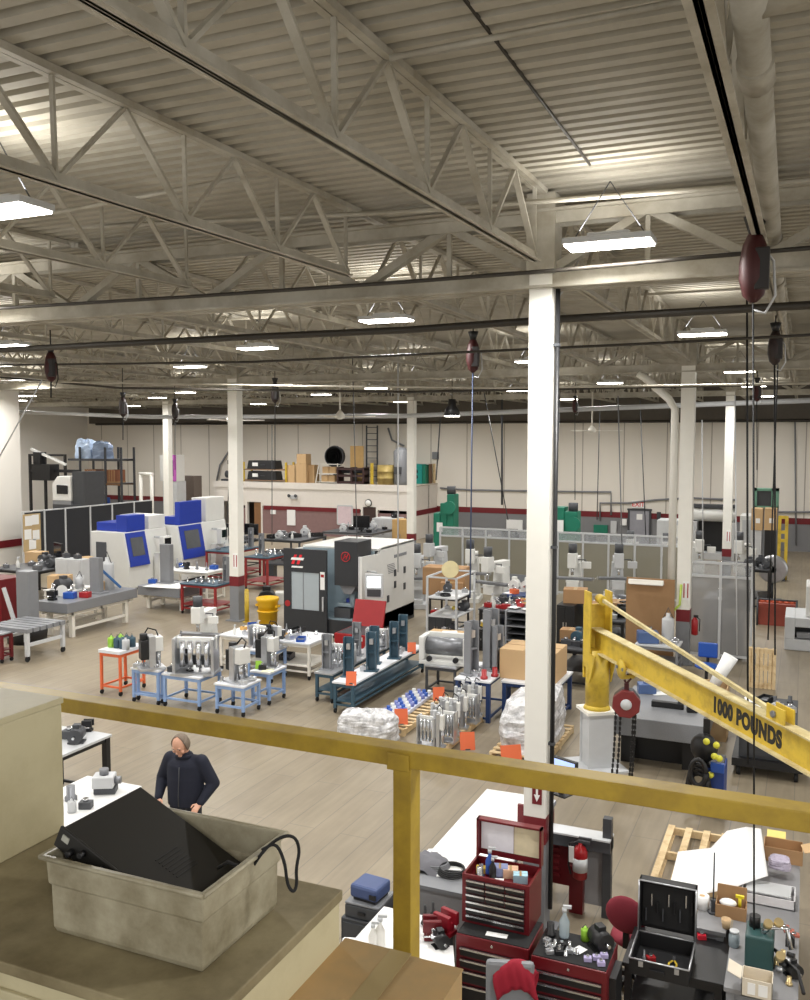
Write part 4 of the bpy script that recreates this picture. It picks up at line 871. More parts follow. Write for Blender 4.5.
    for k in range(6): q.box((w+.004, 1.9+.02*k, h-.55+.07*k*0-.0-.05*k), (.01, .5, .02))
    q.build('louvre_slat', GREYP, o)
    for yy, zz in ((2.2, 1.6), (2.2, 1.25), (2.9, 1.6), (2.9, 1.1), (1.7, .9)): MB().box((w+.01, yy, zz), (.03, .12, .2)).build('latch', DGREY, o)
    MB().box((w+.006, 2.6, h-.35), (.01, .9, .09)).build('nameplate', GREYP, o)
haas()
# ------------------------------------------------------------------ milling machines
def mill(px, py, rz, lab, m=None, sc=1.0):
    m = m or LGREY; p = G(px, py)
    o = thing('milling_machine', lab, 'machine', p, rz); o.scale = (sc, sc, sc)
    B = lambda n, q, mm=m, bev=.01: q.build(n, mm, o, bev)
    B('base', MB().bx(-.32, .32, -.6, .5, 0, .16).bx(-.2, .2, -.55, -.25, .16, .3))
    B('column', MB().hexa([(-.25, 0, .16), (.25, 0, .16), (.25, .48, .16), (-.25, .48, .16)], [(-.17, .05, 1.45), (.17, .05, 1.45), (.17, .42, 1.45), (-.17, .42, 1.45)]))
    B('knee', MB().bx(-.2, .2, -.5, .02, .62, .86)); B('saddle', MB().bx(-.22, .22, -.5, -.1, .86, .93))
    B('table', MB().bx(-.62, .62, -.42, -.16, .93, 1.01), IRON)
    B('ram', MB().bx(-.14, .14, -.5, .52, 1.45, 1.65))
    B('head', MB().bx(-.15, .15, -.7, -.38, 1.35, 1.85), m, .03); B('motor', MB().cyl((0, -.52, 1.85), (0, -.52, 2.15), .14, n=14), DGREY, 0)
    B('quill', MB().cyl((0, -.54, 1.12), (0, -.54, 1.36), .05, n=10), CHROME, 0)
    for s in (-1, 1):
        q = MB(); q.lathe((s*.66, -.29, .97), [(.07, -.012), (.09, 0), (.07, .012)], 12, 'X'); q.cyl((s*.6, -.29, .97), (s*.7, -.29, .97), .015, n=6); B('handwheel', q, CHROME, 0)
    B('readout_arm', MB().tube([(.15, -.3, 1.6), (.4, -.35, 1.62), (.42, -.4, 1.55)], .018), DGREY, 0); B('readout', MB().box((.44, -.43, 1.45), (.3, .1, .22)), m)
    return o

def left():
    # slotted table on wheels
    f = F(27, 663, -14, 67); h = HT(f[1], f[2], 630); o = thing('roller_table', 'light grey wheeled table with a slotted top next to the granite plate', 'table', ((f[0]+f[1])/2, (f[2]+f[3])/2, 0)); w, d = f[1]-f[0], f[3]-f[2]
    for sx in (-1, 1):
        for sy in (-1, 1):
            x, y = sx*(w/2-.06), sy*(d/2-.08); MB().bx(x-.045, x+.045, y-.045, y+.045, .14, h-.1).build('leg', LGREY, o); MB().cyl((x-.02, y, .07), (x+.02, y, .07), .07, n=12).build('caster_wheel', RUBBER, o)
        MB().bx(sx*(w/2-.06)-.03, sx*(w/2-.06)+.03, -d/2+.1, d/2-.1, .38, .46).build('side_rail', LGREY, o)
    for k in range(6): MB().bx(-w/2, w/2, -d/2+k*d/6+.03, -d/2+(k+1)*d/6-.03, h-.1, h).build('top_slat', GREYP, o)
    # granite surface plates
    def granite(f, top, lab, th_, stand, round_=False):
        h = HT(f[1], f[2], top); w, d = f[1]-f[0], f[3]-f[2]
        o = thing('surface_plate', lab, 'surface plate', ((f[0]+f[1])/2, (f[2]+f[3])/2, 0))
        MB().bx(-w/2, w/2, -d/2, d/2, h-th_, h).build('granite_slab', GRANITE, o, .01)
        q = MB(); zt = h-th_
        for sx in (-1, 1): q.bx(sx*(w/2-.14)-.04, sx*(w/2-.14)+.04, -d/2+.1, d/2-.1, zt-.1, zt)
        for sy in (-1, 0, 1): q.bx(-w/2+.1, w/2-.1, sy*(d/2-.3)-.04, sy*(d/2-.3)+.04, zt-.1, zt)
        for sx in (-1, 1): q.bx(sx*(w/2-.16)-.03, sx*(w/2-.16)+.03, -d/2+.3, d/2-.3, .2, .27)
        q.build('stand_frame', stand, o)
        for sx in (-1, 1):
            for sy in (-1, 1):
                x, y = sx*(w/2-.18), sy*(d/2-.35)
                MB().bx(x-.06, x+.06, y-.06, y+.06, .0, zt-.1).build('leg', stand, o)
        return lambda u, v, z=0: (f[0]+w*u, f[2]+d*v, h+.001+z)
    T = granite(F(68, 640, 36, 138), 604, 'long grey granite surface plate on a white stand', .28, WHITE)
    x, y, z = T(.55, .6); o = thing('angle_plate', 'tall grey angle plate standing on the long granite plate', 'gauge', (x, y, z))
    MB().bx(-.18, .18, -.09, .09, 0, 1.05).build('column_block', GREYP, o, .005); MB().bx(-.3, .3, -.2, .2, 0, .04).build('foot', GREYP, o); MB().bar((0, .1, .75), (.1, .9, .04), .06).build('blue_brace', mat('brace_blue', (60, 110, 170), .5), o)
    x, y, z = T(.5, .25); put('machined_block', (x, y, z), .3, 'blue plastic block on the long granite plate', 2, BLUEP); put('machined_block', T(.75, .35), .2, 'red block on the long granite plate', 1.8, RED)
    put('bench_vise', T(.3, .1), .2, 'black vise on the end of the long granite plate', 1.5, BLACK); put('wire_reel', T(.12, .3), .8, 'white dial stand on the long granite plate', .8, MACHW)
    put('carton', T(.2, .8), .2, 'tan carton standing at the back of the long granite plate', 1.1, CARD); put('coolant_can', T(.35, .85), 0, 'tall grey canister behind the tan carton on the granite plate', (2.2, 2.2, 3.4), LGREY)
    T = granite(F(180, 613, 138, 206), 589, 'second grey granite surface plate, covered with white sheets', .3, WHITE)
    x, y, z = T(.35, .55); o = thing('angle_plate', 'tall grey angle plate on the second granite plate', 'gauge', (x, y, z)); MB().bx(-.2, .2, -.1, .1, 0, 1.3).build('column_block', GREYP, o, .005); MB().bx(-.3, .3, -.2, .2, 0, .04).build('foot', GREYP, o)
    put('paper_sheet', T(.55, .3), .1, 'large white sheet on the second granite plate', (6, 3.5, 2), PAPER); put('machined_block', T(.1, .4), .3, 'blue block beside the second angle plate', 1.6, BLUEP)
    # red carts
    for c, l, r, t, lab in (((216, 617), 180, 236, 586, 'red steel cart with a row of holders, before the second granite plate'), ((268, 591), 244, 287, 558, 'red steel cart beyond the second row column, beside the machine door'), ((232, 583), 205, 262, 552, 'red steel cart behind the second row column')):
        f = F(*c, l, r); T = table(f, HT(f[1], f[2], t), CARTRED, lab, TEAL, 'tool_cart', 'cart', .3, True, None, .07)
        wh = 'on the '+lab.split(',')[0].replace(' beyond', ' just beyond')
        wh = {'on': 'on'} and ('on the red cart with holders', 'on the red cart beside the machine door', 'on the red cart behind the column')[(216, 268, 232).index(c[0])]
        strew(T, [('tool_holder', CHROME, 8, 'shiny'), ('machined_block', IRON, 3, 'grey'), ('upright_channel', GREYP, 1, 'grey')], wh)
    x0, x1, y0, y1 = F(2, 664, -20, 15); table((x0, x1, y0, y1), HT(x1, y0, 634), TOOLRED, 'dark red wheeled cart at the edge beside the slotted table', GREYP, 'tool_cart', 'cart', .3, True, None, .07)
    # white benches
    for c, l, r, t, m, lab, items in (((70, 626), 44, 98, 592, WHITE, 'white bench behind the long granite plate', [('machined_sleeve', CHROME, 4, 'shiny'), ('paper_sheet', PAPER, 2, 'white'), ('electric_motor', DGREY, 1, 'dark'), ('carton', CARD, 1, 'tan'), ('coolant_can', LGREY, 2, 'grey')]),
        ((207, 602), 160, 226, 573, WHITE, 'white bench in front of the second blue topped machine', [('paper_sheet', PAPER, 3, 'white'), ('machined_block', BLUEP, 2, 'blue'), ('tool_holder', IRON, 3, 'grey'), ('bench_vise', BLACK, 1, 'black')]),
        ((36, 604), -10, 84, 572, BLACK, 'black bench in front of the dark partition', [('electric_motor', DGREY, 2, 'dark'), ('machined_block', IRON, 4, 'grey'), ('carton', CARD, 1, 'tan'), ('spray_bottle', MACHW, 2, 'white'), ('monitor', DARKWIN, 1, 'black')]),
        ((230, 572), 205, 262, 544, BLACK, 'black bench in front of the first office doorway', [('monitor', DARKWIN, 2, 'black'), ('machined_block', IRON, 4, 'grey'), ('paper_sheet', PAPER, 2, 'white'), ('coolant_can', DGREY, 2, 'dark')]),
        ((300, 565), 262, 330, 541, DGREY, 'long dark bench under the office poster', [('machined_block', IRON, 5, 'grey'), ('electric_motor', LGREY, 2, 'pale'), ('spray_bottle', MACHW, 2, 'white'), ('parts_bin', BLACK, 3, 'black'), ('bench_vise', IRON, 1, 'grey')]),
        ((372, 560), 322, 400, 534, GREYP, 'grey bench under the office notice board', [('machined_block', BLACK, 5, 'black'), ('monitor', DARKWIN, 1, 'black'), ('electric_motor', LGREY, 3, 'pale'), ('tool_holder', IRON, 4, 'grey')])):
        f = F(*c, l, r); T = table((f[0], f[1], f[2], min(f[3], f[2]+2.5)), HT(f[1], f[2], t), m, lab, mat('bench_white', (226, 226, 224), .4, 0, .04) if m is WHITE else DGREY, 'work_bench', 'bench', None, False, None, .07)
        strew(T, items, s=1.5, where='on the '+lab.split(' in front')[0] + (' before the first doorway' if 'doorway' in lab else ' before the partition' if 'partition' in lab else ' before the second machine' if 'second' in lab else '') if ' in front' in lab else 'on the '+lab)
    # machining centres with blue tops
    def cnc(f, py_top, lab, sw):
        x0, x1, y0, y1 = f; w, d = x1-x0, y1-y0; h = HT(x1, y0, py_top); o = thing('machining_center', lab, 'machine', (x0, y0, 0))
        MB().prism([(0, .1), (w+.1, .1), (w+.1, 1.0), (w-.12, h), (0, h)], 'Y', 0, d).build('enclosure', MACHW, o, .02)
        MB().bx(.05, w-.05, .05, d-.05, 0, .1).build('base', DGREY, o)
        MB().box((w*.3, -.012, h*.6), (w*.3, .02, h*.45)).build('side_window', mat('smoked_window', (90, 92, 96), .2), o, .03)
        q = MB(); n = Vector((w-.12-(w+.1), 0, h-1.0)).normalized(); a, b = d*.03, d*.46
        lo, hi = Vector((w+.1, 0, .9)), Vector((w-.14, 0, h-.03)); up_ = Vector((0.03, 0, 0))
        q.hexa([lo+Vector((0, a, 0)), lo+Vector((.08, a, 0)), lo+Vector((.08, b, 0)), lo+Vector((0, b, 0))], [hi+Vector((0, a, 0)), hi+Vector((.08, a, 0)), hi+Vector((.08, b, 0)), hi+Vector((0, b, 0))])
        dr = q.build('door', ROYAL, o, .01)
        q = MB(); l2, h2 = lo.lerp(hi, .3), lo.lerp(hi, .85); a2, b2 = d*.1, d*.38
        q.hexa([l2+Vector((.07, a2, 0)), l2+Vector((.09, a2, 0)), l2+Vector((.09, b2, 0)), l2+Vector((.07, b2, 0))], [h2+Vector((.07, a2, 0)), h2+Vector((.09, a2, 0)), h2+Vector((.09, b2, 0)), h2+Vector((.07, b2, 0))]); q.build('window_pane', mat('smoked_window', (90, 92, 96), .2), dr)
        MB().bx(w*.62, w-.12, .2, d*.5, h, h+(.9 if sw else .6)).build('head_cover', ROYAL, o, .02); MB().bx(.05, w*.6, .25, d*.55, h, h+.32).build('tool_changer_cover', ROYAL, o, .02)
        MB().bx(.1, w-.15, d*.6, d, h, h+(.95 if sw else .5)).build('electrical_cabinet', MACHW, o, .02)
        MB().bar((w, d*.66, h-.3), (w+.5, d*.66, h-.3), .08).build('pendant_arm', LGREY, o)
        pn = MB().box((w+.55, d*.64, h-.55), (.2, .5, .62)).build('control_panel', MACHW, o, .02); MB().box((w+.655, d*.64, h-.45), (.012, .36, .3)).build('screen', DARKWIN, pn)
        MB().bx(w+.15, w+.4, d*.56, d*.74, 0, h-.86).build('panel_pedestal', MACHW, o, .01)
        return o
    f = F(127, 592, 92, 150); cnc((f[0], f[1], f[2], f[2]+2.4), 533, 'white machining centre with blue door and top nearest the partition', False)
    f = F(180, 583, 160, 207); cnc((f[0], f[1], f[2], f[2]+3.2), 526, 'taller white machining centre with blue door beside the office', True)
    # dark partition panels
    xs = -28.6; cols = [22, 43, 64, 89, 111, 133, 152]; ys = [GX(c, 510, xs).y for c in cols]
    h = HT(xs, ys[0], 513)
    PN = mat('partition_charcoal', (34, 36, 42), .6)
    for k in range(6):
        o = thing('partition_panel', 'charcoal partition panel with pale posts behind the blue topped machines' if k else 'charcoal partition panel with a pale post beside the white side wall', 'partition panel', (xs, ys[k], 0), 0, 'charcoal partition panels' if k else None)
        L_ = ys[k+1]-ys[k]-.02; MB().bx(-.03, .03, .07, L_, .12, h).build('panel', PN, o); MB().bx(-.045, .045, 0, .08, 0, h+.05).build('post', LGREY, o); MB().bx(-.04, .04, .07, L_, h, h+.05).build('top_rail', LGREY, o)
    a = GX(24, 527, xs+.12); b = GX(42, 560, xs+.12)
    o = thing('cork_board', 'tan cork board with pinned white sheets on the partition', 'board', (xs+.06, (a.y+b.y)/2, 1.75)); w_ = b.y-a.y
    MB().bx(0, .03, -w_/2, w_/2, -.75, .75).build('board', mat('cork', (188, 164, 122), .9), o)
    for u, v in ((-.2, .4), (.2, .42), (-.25, -.05), (.22, -.1), (.0, -.4)): MB().bx(.03, .035, u*w_-.18, u*w_+.18, v*1.2-.2, v*1.2+.2).build('paper', PAPER, o)
    # pallet rack and what it carries
    def PY(px, py, y): return GY(px, py, y)
    y = 41.5; a, b = PY(81, 505, y), PY(122, 505, y)
    o = thing('pallet_rack', 'tall dark pallet rack behind the charcoal partition', 'rack', (a.x, y, 0)); w = b.x-a.x; hr = PY(81, 447, y).z
    for x in (0, w*.62, w):
        for yy in (0, 1.1): MB().bx(x-.05, x+.05, yy-.05, yy+.05, 0, hr).build('upright', DGREY, o)
    zl = [PY(100, p, y).z for p in (507, 483, 459)]
    for z in zl:
        for yy in (0, 1.1): MB().bx(-.9, w, yy-.03, yy+.03, z-.12, z).build('beam', mat('rack_orange_brown', (120, 88, 60), .5) if z != zl[2] else DGREY, o)
        MB().bx(-.9, w, 0, 1.1, z-.02, z+.01).build('deck', DGREY, o)
    for px, zz, ww, hh, m, lab in ((84, 2, 1.6, 1.0, mat('blue_white_wrap', (190, 210, 240), .3, 0, .2, 3), 'pale blue wrapped load on the top level of the pallet rack'),):
        p = PY(px-3, 450, y); wrapped((p.x-.75, p.x+.55, y+.1, y+1.0), zl[2]+.012, 1.05, lab, 5, m)
    p = PY(93, 450, y); wrapped((p.x-.3, p.x+.8, y+.1, y+1.0), zl[2]+.012, .9, 'grey blue wrapped load beside the pale blue one on the rack', 6, mat('grey_blue_wrap', (130, 146, 172), .3, 0, .2, 3))
    for px, lab in ((89, 'brown slatted crate on the middle rack level, nearer the dark machine'), (108, 'brown slatted crate on the middle rack level at the rack end')):
        p = PY(px, 475, y); o = thing('wooden_crate', lab, 'crate', (p.x, y+.55, zl[1]+.012)); CB = mat('crate_brown', (142, 92, 66), .7)
        MB().bx(-.4, .4, -.45, .45, .1, .75).build('box', CB, o)
        for k in range(5): MB().bx(-.4+k*.185, -.34+k*.185, -.47, -.45, .0, .78).build('batten', CARDD, o)
        MB().bx(-.42, .42, -.46, .46, 0, .1).build('skid', CARDD, o)
    p = PY(95, 492, y); put('coolant_can', (p.x, y+.5, zl[0]+.012), .3, 'blue round tub on the lowest rack level', (6, 4, 2.2), BLUEP)
    # white and black machine with a square window, raised behind the partition
    y = 36.5; a, b, c = PY(52, 478, y), PY(71, 501, y), PY(83, 501, y)
    o = thing('laser_cabinet', 'white machine with a square black window standing behind the partition', 'machine', (a.x, y, 0)); w = b.x-a.x; hz = a.z
    MB().prism([(0, b.z), (w, b.z), (w, hz+.1), (.35, hz+.1), (0, hz-.3)], 'Y', 0, 1.4).build('housing', MACHW, o, .03); MB().bx(w*.25, w*.85, -.03, 0, b.z+.35, hz-.35).build('window', DARKWIN, o, .02)
    MB().bx(w+.02, c.x-a.x, .1, 1.6, b.z-.2, PY(77, 472, y).z).build('side_cabinet', DGREY, o); MB().bx(0, c.x-a.x, 0, 1.5, 0, b.z-.2).build('base_cabinet', DGREY, o); MB().bx(0, w, 0, 1.4, b.z-.2, b.z).build('base', GREYP, o)
    # black mast structure
    o = thing('lift_frame', 'black steel lift frame with a slanting white boom behind the partition', 'frame', (PY(30, 500, 38).x, 38, 0)); zz = lambda p: PY(40, p, 38).z
    xx = lambda p: PY(p, 500, 38).x-PY(30, 500, 38).x
    for p in (31, 46, 66): MB().bx(xx(p)-.06, xx(p)+.06, -.06, .06, 0, zz(454)).build('upright', BLACK, o)
    MB().bx(xx(31), xx(66), -.05, .05, zz(456), zz(454)).build('cross_beam', BLACK, o); MB().bx(xx(31), xx(81), -.05, .05, zz(472), zz(469)).build('cross_beam', BLACK, o)
    MB().bar((xx(34), -.1, zz(449)), (xx(68), -.1, zz(464)), .12).build('boom', MACHW, o); MB().bx(xx(38), xx(56), -.4, .3, zz(480), zz(464)).build('winch_box', BLACK, o, .02); MB().bx(xx(38), xx(45), -.3, .2, zz(464), zz(452)).build('motor', BLACK, o, .03)
    # pink cabinet and neighbours
    y = 43; a, b = PY(160, 481, y), PY(176, 455, y); o = thing('printer_cabinet', 'white cabinet with a magenta front high behind the second machine', 'machine', (a.x, y, 0)); w = b.x-a.x
    MB().bx(.2, w, 0, .9, 0, a.z).build('pedestal', LGREY, o, .02); MB().bx(0, w, 0, .8, a.z, b.z).build('housing', MACHW, o, .02)
    MB().bx(w*.38, w+.01, -.03, .0, a.z, b.z).build('magenta_front', mat('magenta_panel', (186, 92, 178), .4), o, .01); MB().bx(w*.68, w*.85, -.04, -.03, a.z+.3, b.z-.3).build('slot', mat('dark_violet', (60, 40, 80), .4), o)
    p = PY(184, 480, 45); o = thing('wall_cabinet', 'brown grey cabinet on the far wall beside the office', 'cabinet', (p.x, 45.0, 0)); MB().bx(-.7, .7, 0, .8, 0, PY(184, 476, 45).z).build('body', mat('brown_grey', (120, 108, 100), .6), o); MB().bx(-.66, .66, -.02, 0, .2, PY(184, 477, 45).z-.1).build('door', mat('brown_grey', (120, 108, 100), .6), o)
    o = thing('pipe_stand', 'pale pipe gantry beside the third row column at the rack', 'frame', (PY(141, 500, 42).x, 42, 0)); w = PY(152, 500, 42).x-PY(141, 500, 42).x
    for x in (0, w): MB().cyl((x, 0, 0), (x, 0, PY(141, 474, 42).z), .1, n=10).build('post', CREAM, o)
    MB().cyl((-.1, 0, PY(141, 474, 42).z), (w+.1, 0, PY(141, 474, 42).z), .1, n=10).build('cross_pipe', CREAM, o)
    # toolbox etc at the edge
    x0, x1, y0, y1 = F(2, 628, -25, 14); o = thing('tool_chest', 'red ribbed tool chest at the edge by the white side wall', 'tool chest', (x1, y0, 0)); h = HT(x1, y0, 580)
    MB().bx(-1.2, 0, 0, .9, 0, h).build('body', TOOLRED, o, .02)
    for k in range(6): MB().bx(-1.1, -.05, -.02, 0, .2+k*h*.13, .2+k*h*.13+h*.1).build('drawer', RED, o)
    x0, x1, y0, y1 = F(30, 644, 16, 40); o = thing('drill_stand', 'grey drilling stand on a black tray beside the red tool chest', 'machine', (x1, y0, 0)); h = HT(x1, y0, 572)
    MB().bx(-.45, 0, 0, .35, .5, h).build('column_block', GREYP, o, .01); MB().cyl((-.3, .2, .0), (-.3, .2, .5), .5, .55, 18).build('tray', BLACK, o); MB().bar((-.4, -.1, .5), (-.8, -.1, 1.5), .08).build('arm', LGREY, o)
left()

# ------------------------------------------------------------------ office block and the far wall
def far():
    c = GY(437, 480, WY); xr = c.x; yf = WY-9; 
    t = _sol(Vector((xr, yf, 3)), Vector((0, 1, 0)), 413); yf = yf+t
    h = HT(xr, yf, 487); xl = xr-_sol(Vector((xr, yf, h)), Vector((-1, 0, 0)), 215)
    o = struct(bpy.data.objects.new('wall_office', None)); COL.objects.link(o); w = xr-xl
    def fx(px): return GY(px, 510, yf).x
    zs0, zs1 = 1.42, 1.6
    ds = [(fx(217), fx(232)), (fx(246.5), fx(262)), (fx(362), fx(377))]
    tops = [HT(fx(225), yf, 501), HT(fx(255), yf, 502), HT(fx(370), yf, 507)]
    q = MB(); q2 = MB(); zt = min(tops); xs = xl
    for (a, b), zt_ in zip(ds, tops):
        q.bx(xs, a, yf, yf+.2, zs1, h); q2.bx(xs, a, yf, yf+.2, 0, zs0); q.bx(a, b, yf, yf+.2, zt_, h); xs = b
    q.bx(xs, xr, yf, yf+.2, zs1, h); q2.bx(xs, xr, yf, yf+.2, 0, zs0); q.bx(xr-.2, xr, yf, WY, 0, h); q.bx(xl, xl+.2, yf, WY, 0, h)
    OW = mat('office_white', (226, 220, 212), .8, 0, .05)
    q.build('upper_wall', OW, o); q2.build('lower_wall', mat('office_mauve', (136, 108, 106), .8), o)
    struct(MB().bx(xl-.05, xr+.05, yf-.05, WY, h, h+.06).build('floor_office_roof', mat('roof_board', (190, 182, 168), .8)))
    struct(MB().bx(xl-.06, xr+.06, yf-.06, yf-.02, h-.28, h+.08).build('trim_40', OW))
    struct(MB().bx(fx(264), fx(360), yf-.03, yf, zs0-.02, zs1+.03).build('trim_41', MAROON))
    struct(MB().bx(xr, xr+.03, yf+.2, WY, zs0-.1, zs1).build('trim_42', MAROON))
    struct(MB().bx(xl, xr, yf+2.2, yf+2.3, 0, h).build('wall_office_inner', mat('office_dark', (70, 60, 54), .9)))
    for n, ((a, b), zt_) in enumerate(zip(ds, tops)):
        d_ = struct(bpy.data.objects.new('door_%d' % (n+2), None)); COL.objects.link(d_)
        for x in (a, b): MB().bx(x-.05, x+.05, yf-.04, yf+.22, 0, zt_).build('jamb', OW, d_)
        if n == 1: MB().bx(a+.5, b-.06, yf+.05, yf+.1, 0, zt_-.03).build('leaf', mat('door_brown', (134, 96, 62), .6), d_)
        if n == 2: MB().bx(a+.05, b-.05, yf+.05, yf+.1, 0, zt_-.03).build('leaf', mat('door_dark', (62, 44, 40), .6), d_)
    # wall fittings on the office
    def flat(name, x0, y0, x1, y1, m, lab, cat, fr=None):
        a, b = GY(x0, y1, yf), GY(x1, y0, yf); o = thing(name, lab, cat, ((a.x+b.x)/2, yf-.035, a.z)); ww, hh = b.x-a.x, b.z-a.z
        MB().bx(-ww/2, ww/2, -.02, .03, 0, hh).build('panel', m, o)
        if fr: 
            q = MB()
            for s in (-1, 1): q.bx(s*ww/2-.04, s*ww/2+.04, -.03, .03, 0, hh)
            q.bx(-ww/2, ww/2, -.03, .03, -.04, .04); q.bx(-ww/2, ww/2, -.03, .03, hh-.04, hh+.04); q.build('frame', fr, o)
    flat('notice_board', 338, 506, 352.5, 524, mat('board_pink', (214, 194, 200), .6, 0, .15, 8), 'framed pinkish notice board on the office front', 'board', LGREY)
    flat('wall_poster', 287.5, 510, 295.5, 525, PAPER, 'white paper poster on the office front under the lamp', 'poster')
    flat('wall_sign', 271, 510, 276, 514, PAPER, 'small white sign on the maroon stripe of the office', 'sign')
    p = GY(368.5, 503, yf); o = thing('wall_clock', 'round dark rimmed clock on the office front', 'clock', (p.x, yf-.03, p.z)); MB().lathe((0, 0, 0), [(.001, -.02), (.2, -.02), (.22, .02), (.001, .02)], 18, 'Y').build('rim', BLACK, o); MB().lathe((0, -.025, 0), [(.001, -.004), (.17, -.004), (.17, .004)], 18, 'Y').build('face', PAPER, o)
    p = GY(294, 497, yf); o = thing('emergency_lamp', 'twin head emergency lamp on the white office front', 'lamp', (p.x, yf-.1, p.z)); MB().bx(-.2, .2, -.02, .1, -.1, .1).build('box', LGREY, o)
    for s in (-1, 1): MB().cyl((s*.22, -.12, .08), (s*.22, .02, .08), .1, .05, 12).build('lamp_head', DGREY, o)
    # things stored on the office roof
    zr = h+.062
    def R_(px, dy=.5): return (GY(px, 480, yf+dy).x, yf+dy, zr)
    def HH(px, py, dy=.5): return GY(px, py, yf+dy).z-zr
    sx = lambda a, b, dy=.5: GY(b, 480, yf+dy).x-GY(a, 480, yf+dy).x
    o = thing('storage_shelf', 'steel shelf with yellow posts on the office roof', 'shelf', R_(268)); w = sx(247, 289)
    for x in (-w/2, w/2):
        for y in (-.35, .5): MB().bx(x-.05, x+.05, y-.05, y+.05, 0, HH(268, 462)).build('post', YEL, o)
    for z in (.12, HH(268, 469)): MB().bx(-w/2, w/2, -.4, .55, z-.06, z).build('shelf', mat('shelf_brown', (140, 112, 88), .6), o)
    for z, lab in ((.121, 'black plastic case with white label on the lower roof shelf'), (HH(268, 469)+.001, 'black plastic case with white label on top of the roof shelf')):
        p = R_(265); o = thing('equipment_case', lab, 'case', (p[0], p[1], zr+z)); hh = .5; w = sx(252, 281)
        MB().hexa([(-w/2, -.4, 0), (w/2, -.4, 0), (w/2, .4, 0), (-w/2, .4, 0)], [(-w*.47, -.34, hh), (w*.47, -.34, hh), (w*.47, .34, hh), (-w*.47, .34, hh)]).build('body', BLACK, o, .03); MB().bx(-w*.3, -w*.12, -.42, -.38, hh*.35, hh*.75).build('label', PAPER, o); MB().bx(-.05, .25, -.43, -.38, hh*.45, hh*.52).build('latch', DGREY, o)
    for px, hpx, wd, base, lab in ((294, 465, .8, 0, 'tan carton with printed side on the office roof beside the shelf'), (303, 463.5, 1.05, 0, 'larger brown carton on the office roof beside the wire rack'), (304, 454, .85, 1, 'small brown carton stacked on top of the larger roof carton'), (313, 465, .7, 0, 'narrow brown carton on the office roof touching the wire rack')):
        p = R_(px, .8 if px == 313 else .5); z0 = HH(303, 463.5) if base else 0; hh = HH(px, hpx)-z0
        put('carton', (p[0], p[1], zr+z0+.002), 0, lab, (wd/.4*.72, 2, hh/.2415), CARD if px != 291 else CARDD)
    o = thing('wire_rack', 'white wire rack holding cartons on the office roof', 'rack', R_(329)); w = sx(318, 340)
    for x in (-w/2, w/2): MB().bar((x, -.3, 0), (x+(.25 if x < 0 else 0), -.3, HH(329, 463)), .05).build('post', WHITE, o)
    for z in (.1, HH(329, 473), HH(329, 464)): MB().bx(-w/2+.1, w/2, -.35, .4, z-.03, z).build('shelf', WHITE, o)
    for k, (px, z) in enumerate(((326, .101), (333, .101), (327, HH(329, 473)+.001), (334, HH(329, 473)+.001))): p = R_(px); put('carton', (p[0], p[1], zr+z), 0, 'small tan carton inside the white wire rack', (1.0, 1.2, 1.5), CARD, 'cartons in the white wire rack')
    p = R_(335, 1.7); o = thing('drum_fan', 'large round dark fan standing behind the white wire rack', 'fan', p); rr = sx(325, 344)/2; zc_ = HH(335, 457)
    MB().lathe((0, 0, zc_), [(rr, -.14), (rr+.03, 0), (rr, .14), (rr-.05, .14), (rr-.05, -.14)], 24, 'Y').build('shroud', DGREY, o); MB().cyl((0, -.08, zc_), (0, .08, zc_), .12, n=12).build('hub', DGREY, o)
    for k in range(4): MB().box((rr*.5*math.cos(k*PI/2), 0, zc_+rr*.5*math.sin(k*PI/2)), (rr*.85, .03, .2), 0, .4, -k*PI/2).build('blade', GREYP, o)
    q = MB()
    for k in range(3): q.tube([(rr*(.3+.25*k)*math.cos(a*PI/10), -.15, zc_+rr*(.3+.25*k)*math.sin(a*PI/10)) for a in range(21)], .012, 4)
    q.build('guard_wire', BLACK, o); MB().bx(-.4, .4, -.3, .3, 0, .1).bx(-.08, .08, -.05, .05, .1, zc_-rr).build('stand', DGREY, o)
    p = R_(353, .4); o = thing('dark_frame_machine', 'dark maroon steel machine frame lying on the office roof', 'machine', p); w = sx(340, 367); hh = HH(353, 467); DM = mat('dark_maroon_steel', (62, 40, 40), .5)
    for x in (-w/2, w/2-.1, 0): MB().bx(x, x+.1, -.35, .35, 0, hh).build('end_frame', DM, o)
    for z in (.1, hh*.5, hh-.1): MB().bx(-w/2, w/2, -.33, .33, z-.07, z+.05).build('cross_bar', DM, o)
    MB().cyl((-w*.4, 0, hh*.75), (w*.4, 0, hh*.75), .12, n=10).build('roller', DGREY, o)
    p = R_(357, 1.2); o = thing('plywood_panel', 'tan wooden panel standing upright on the office roof', 'panel', p); w = sx(351, 364, 1.2); MB().bx(-w/2, w/2, -.04, .04, 0, HH(357, 446, 1.2)).build('panel', mat('tan_ply', (196, 160, 104), .7), o); MB().bx(-w/2, w/2, .04, .1, .2, .3).build('batten', WOOD, o)
    p = R_(372, .3); MB_ = thing('guard_post', 'yellow guard post on the office roof edge beside the drum', 'post', p); MB().bx(-.08, .08, -.05, .05, 0, HH(372, 463, .3)).build('post', YEL, MB_); MB().bx(-.14, .14, -.1, .1, 0, .02).build('foot', YEL, MB_)
    p = (GY(372, 480, WY-.3).x, WY-.3); o = thing('wall_mounted_ladder', 'dark steel ladder fixed to the far wall above the office', 'ladder', (p[0], p[1], zr)); w = .7; zt_ = 6.3-zr
    for s in (-1, 1): MB().bx(s*w/2-.04, s*w/2+.04, -.03, .03, 0, zt_).build('rail', DGREY, o)
    for k in range(9): MB().bx(-w/2, w/2, -.025, .025, .3+k*.36, .34+k*.36).build('rung', DGREY, o)
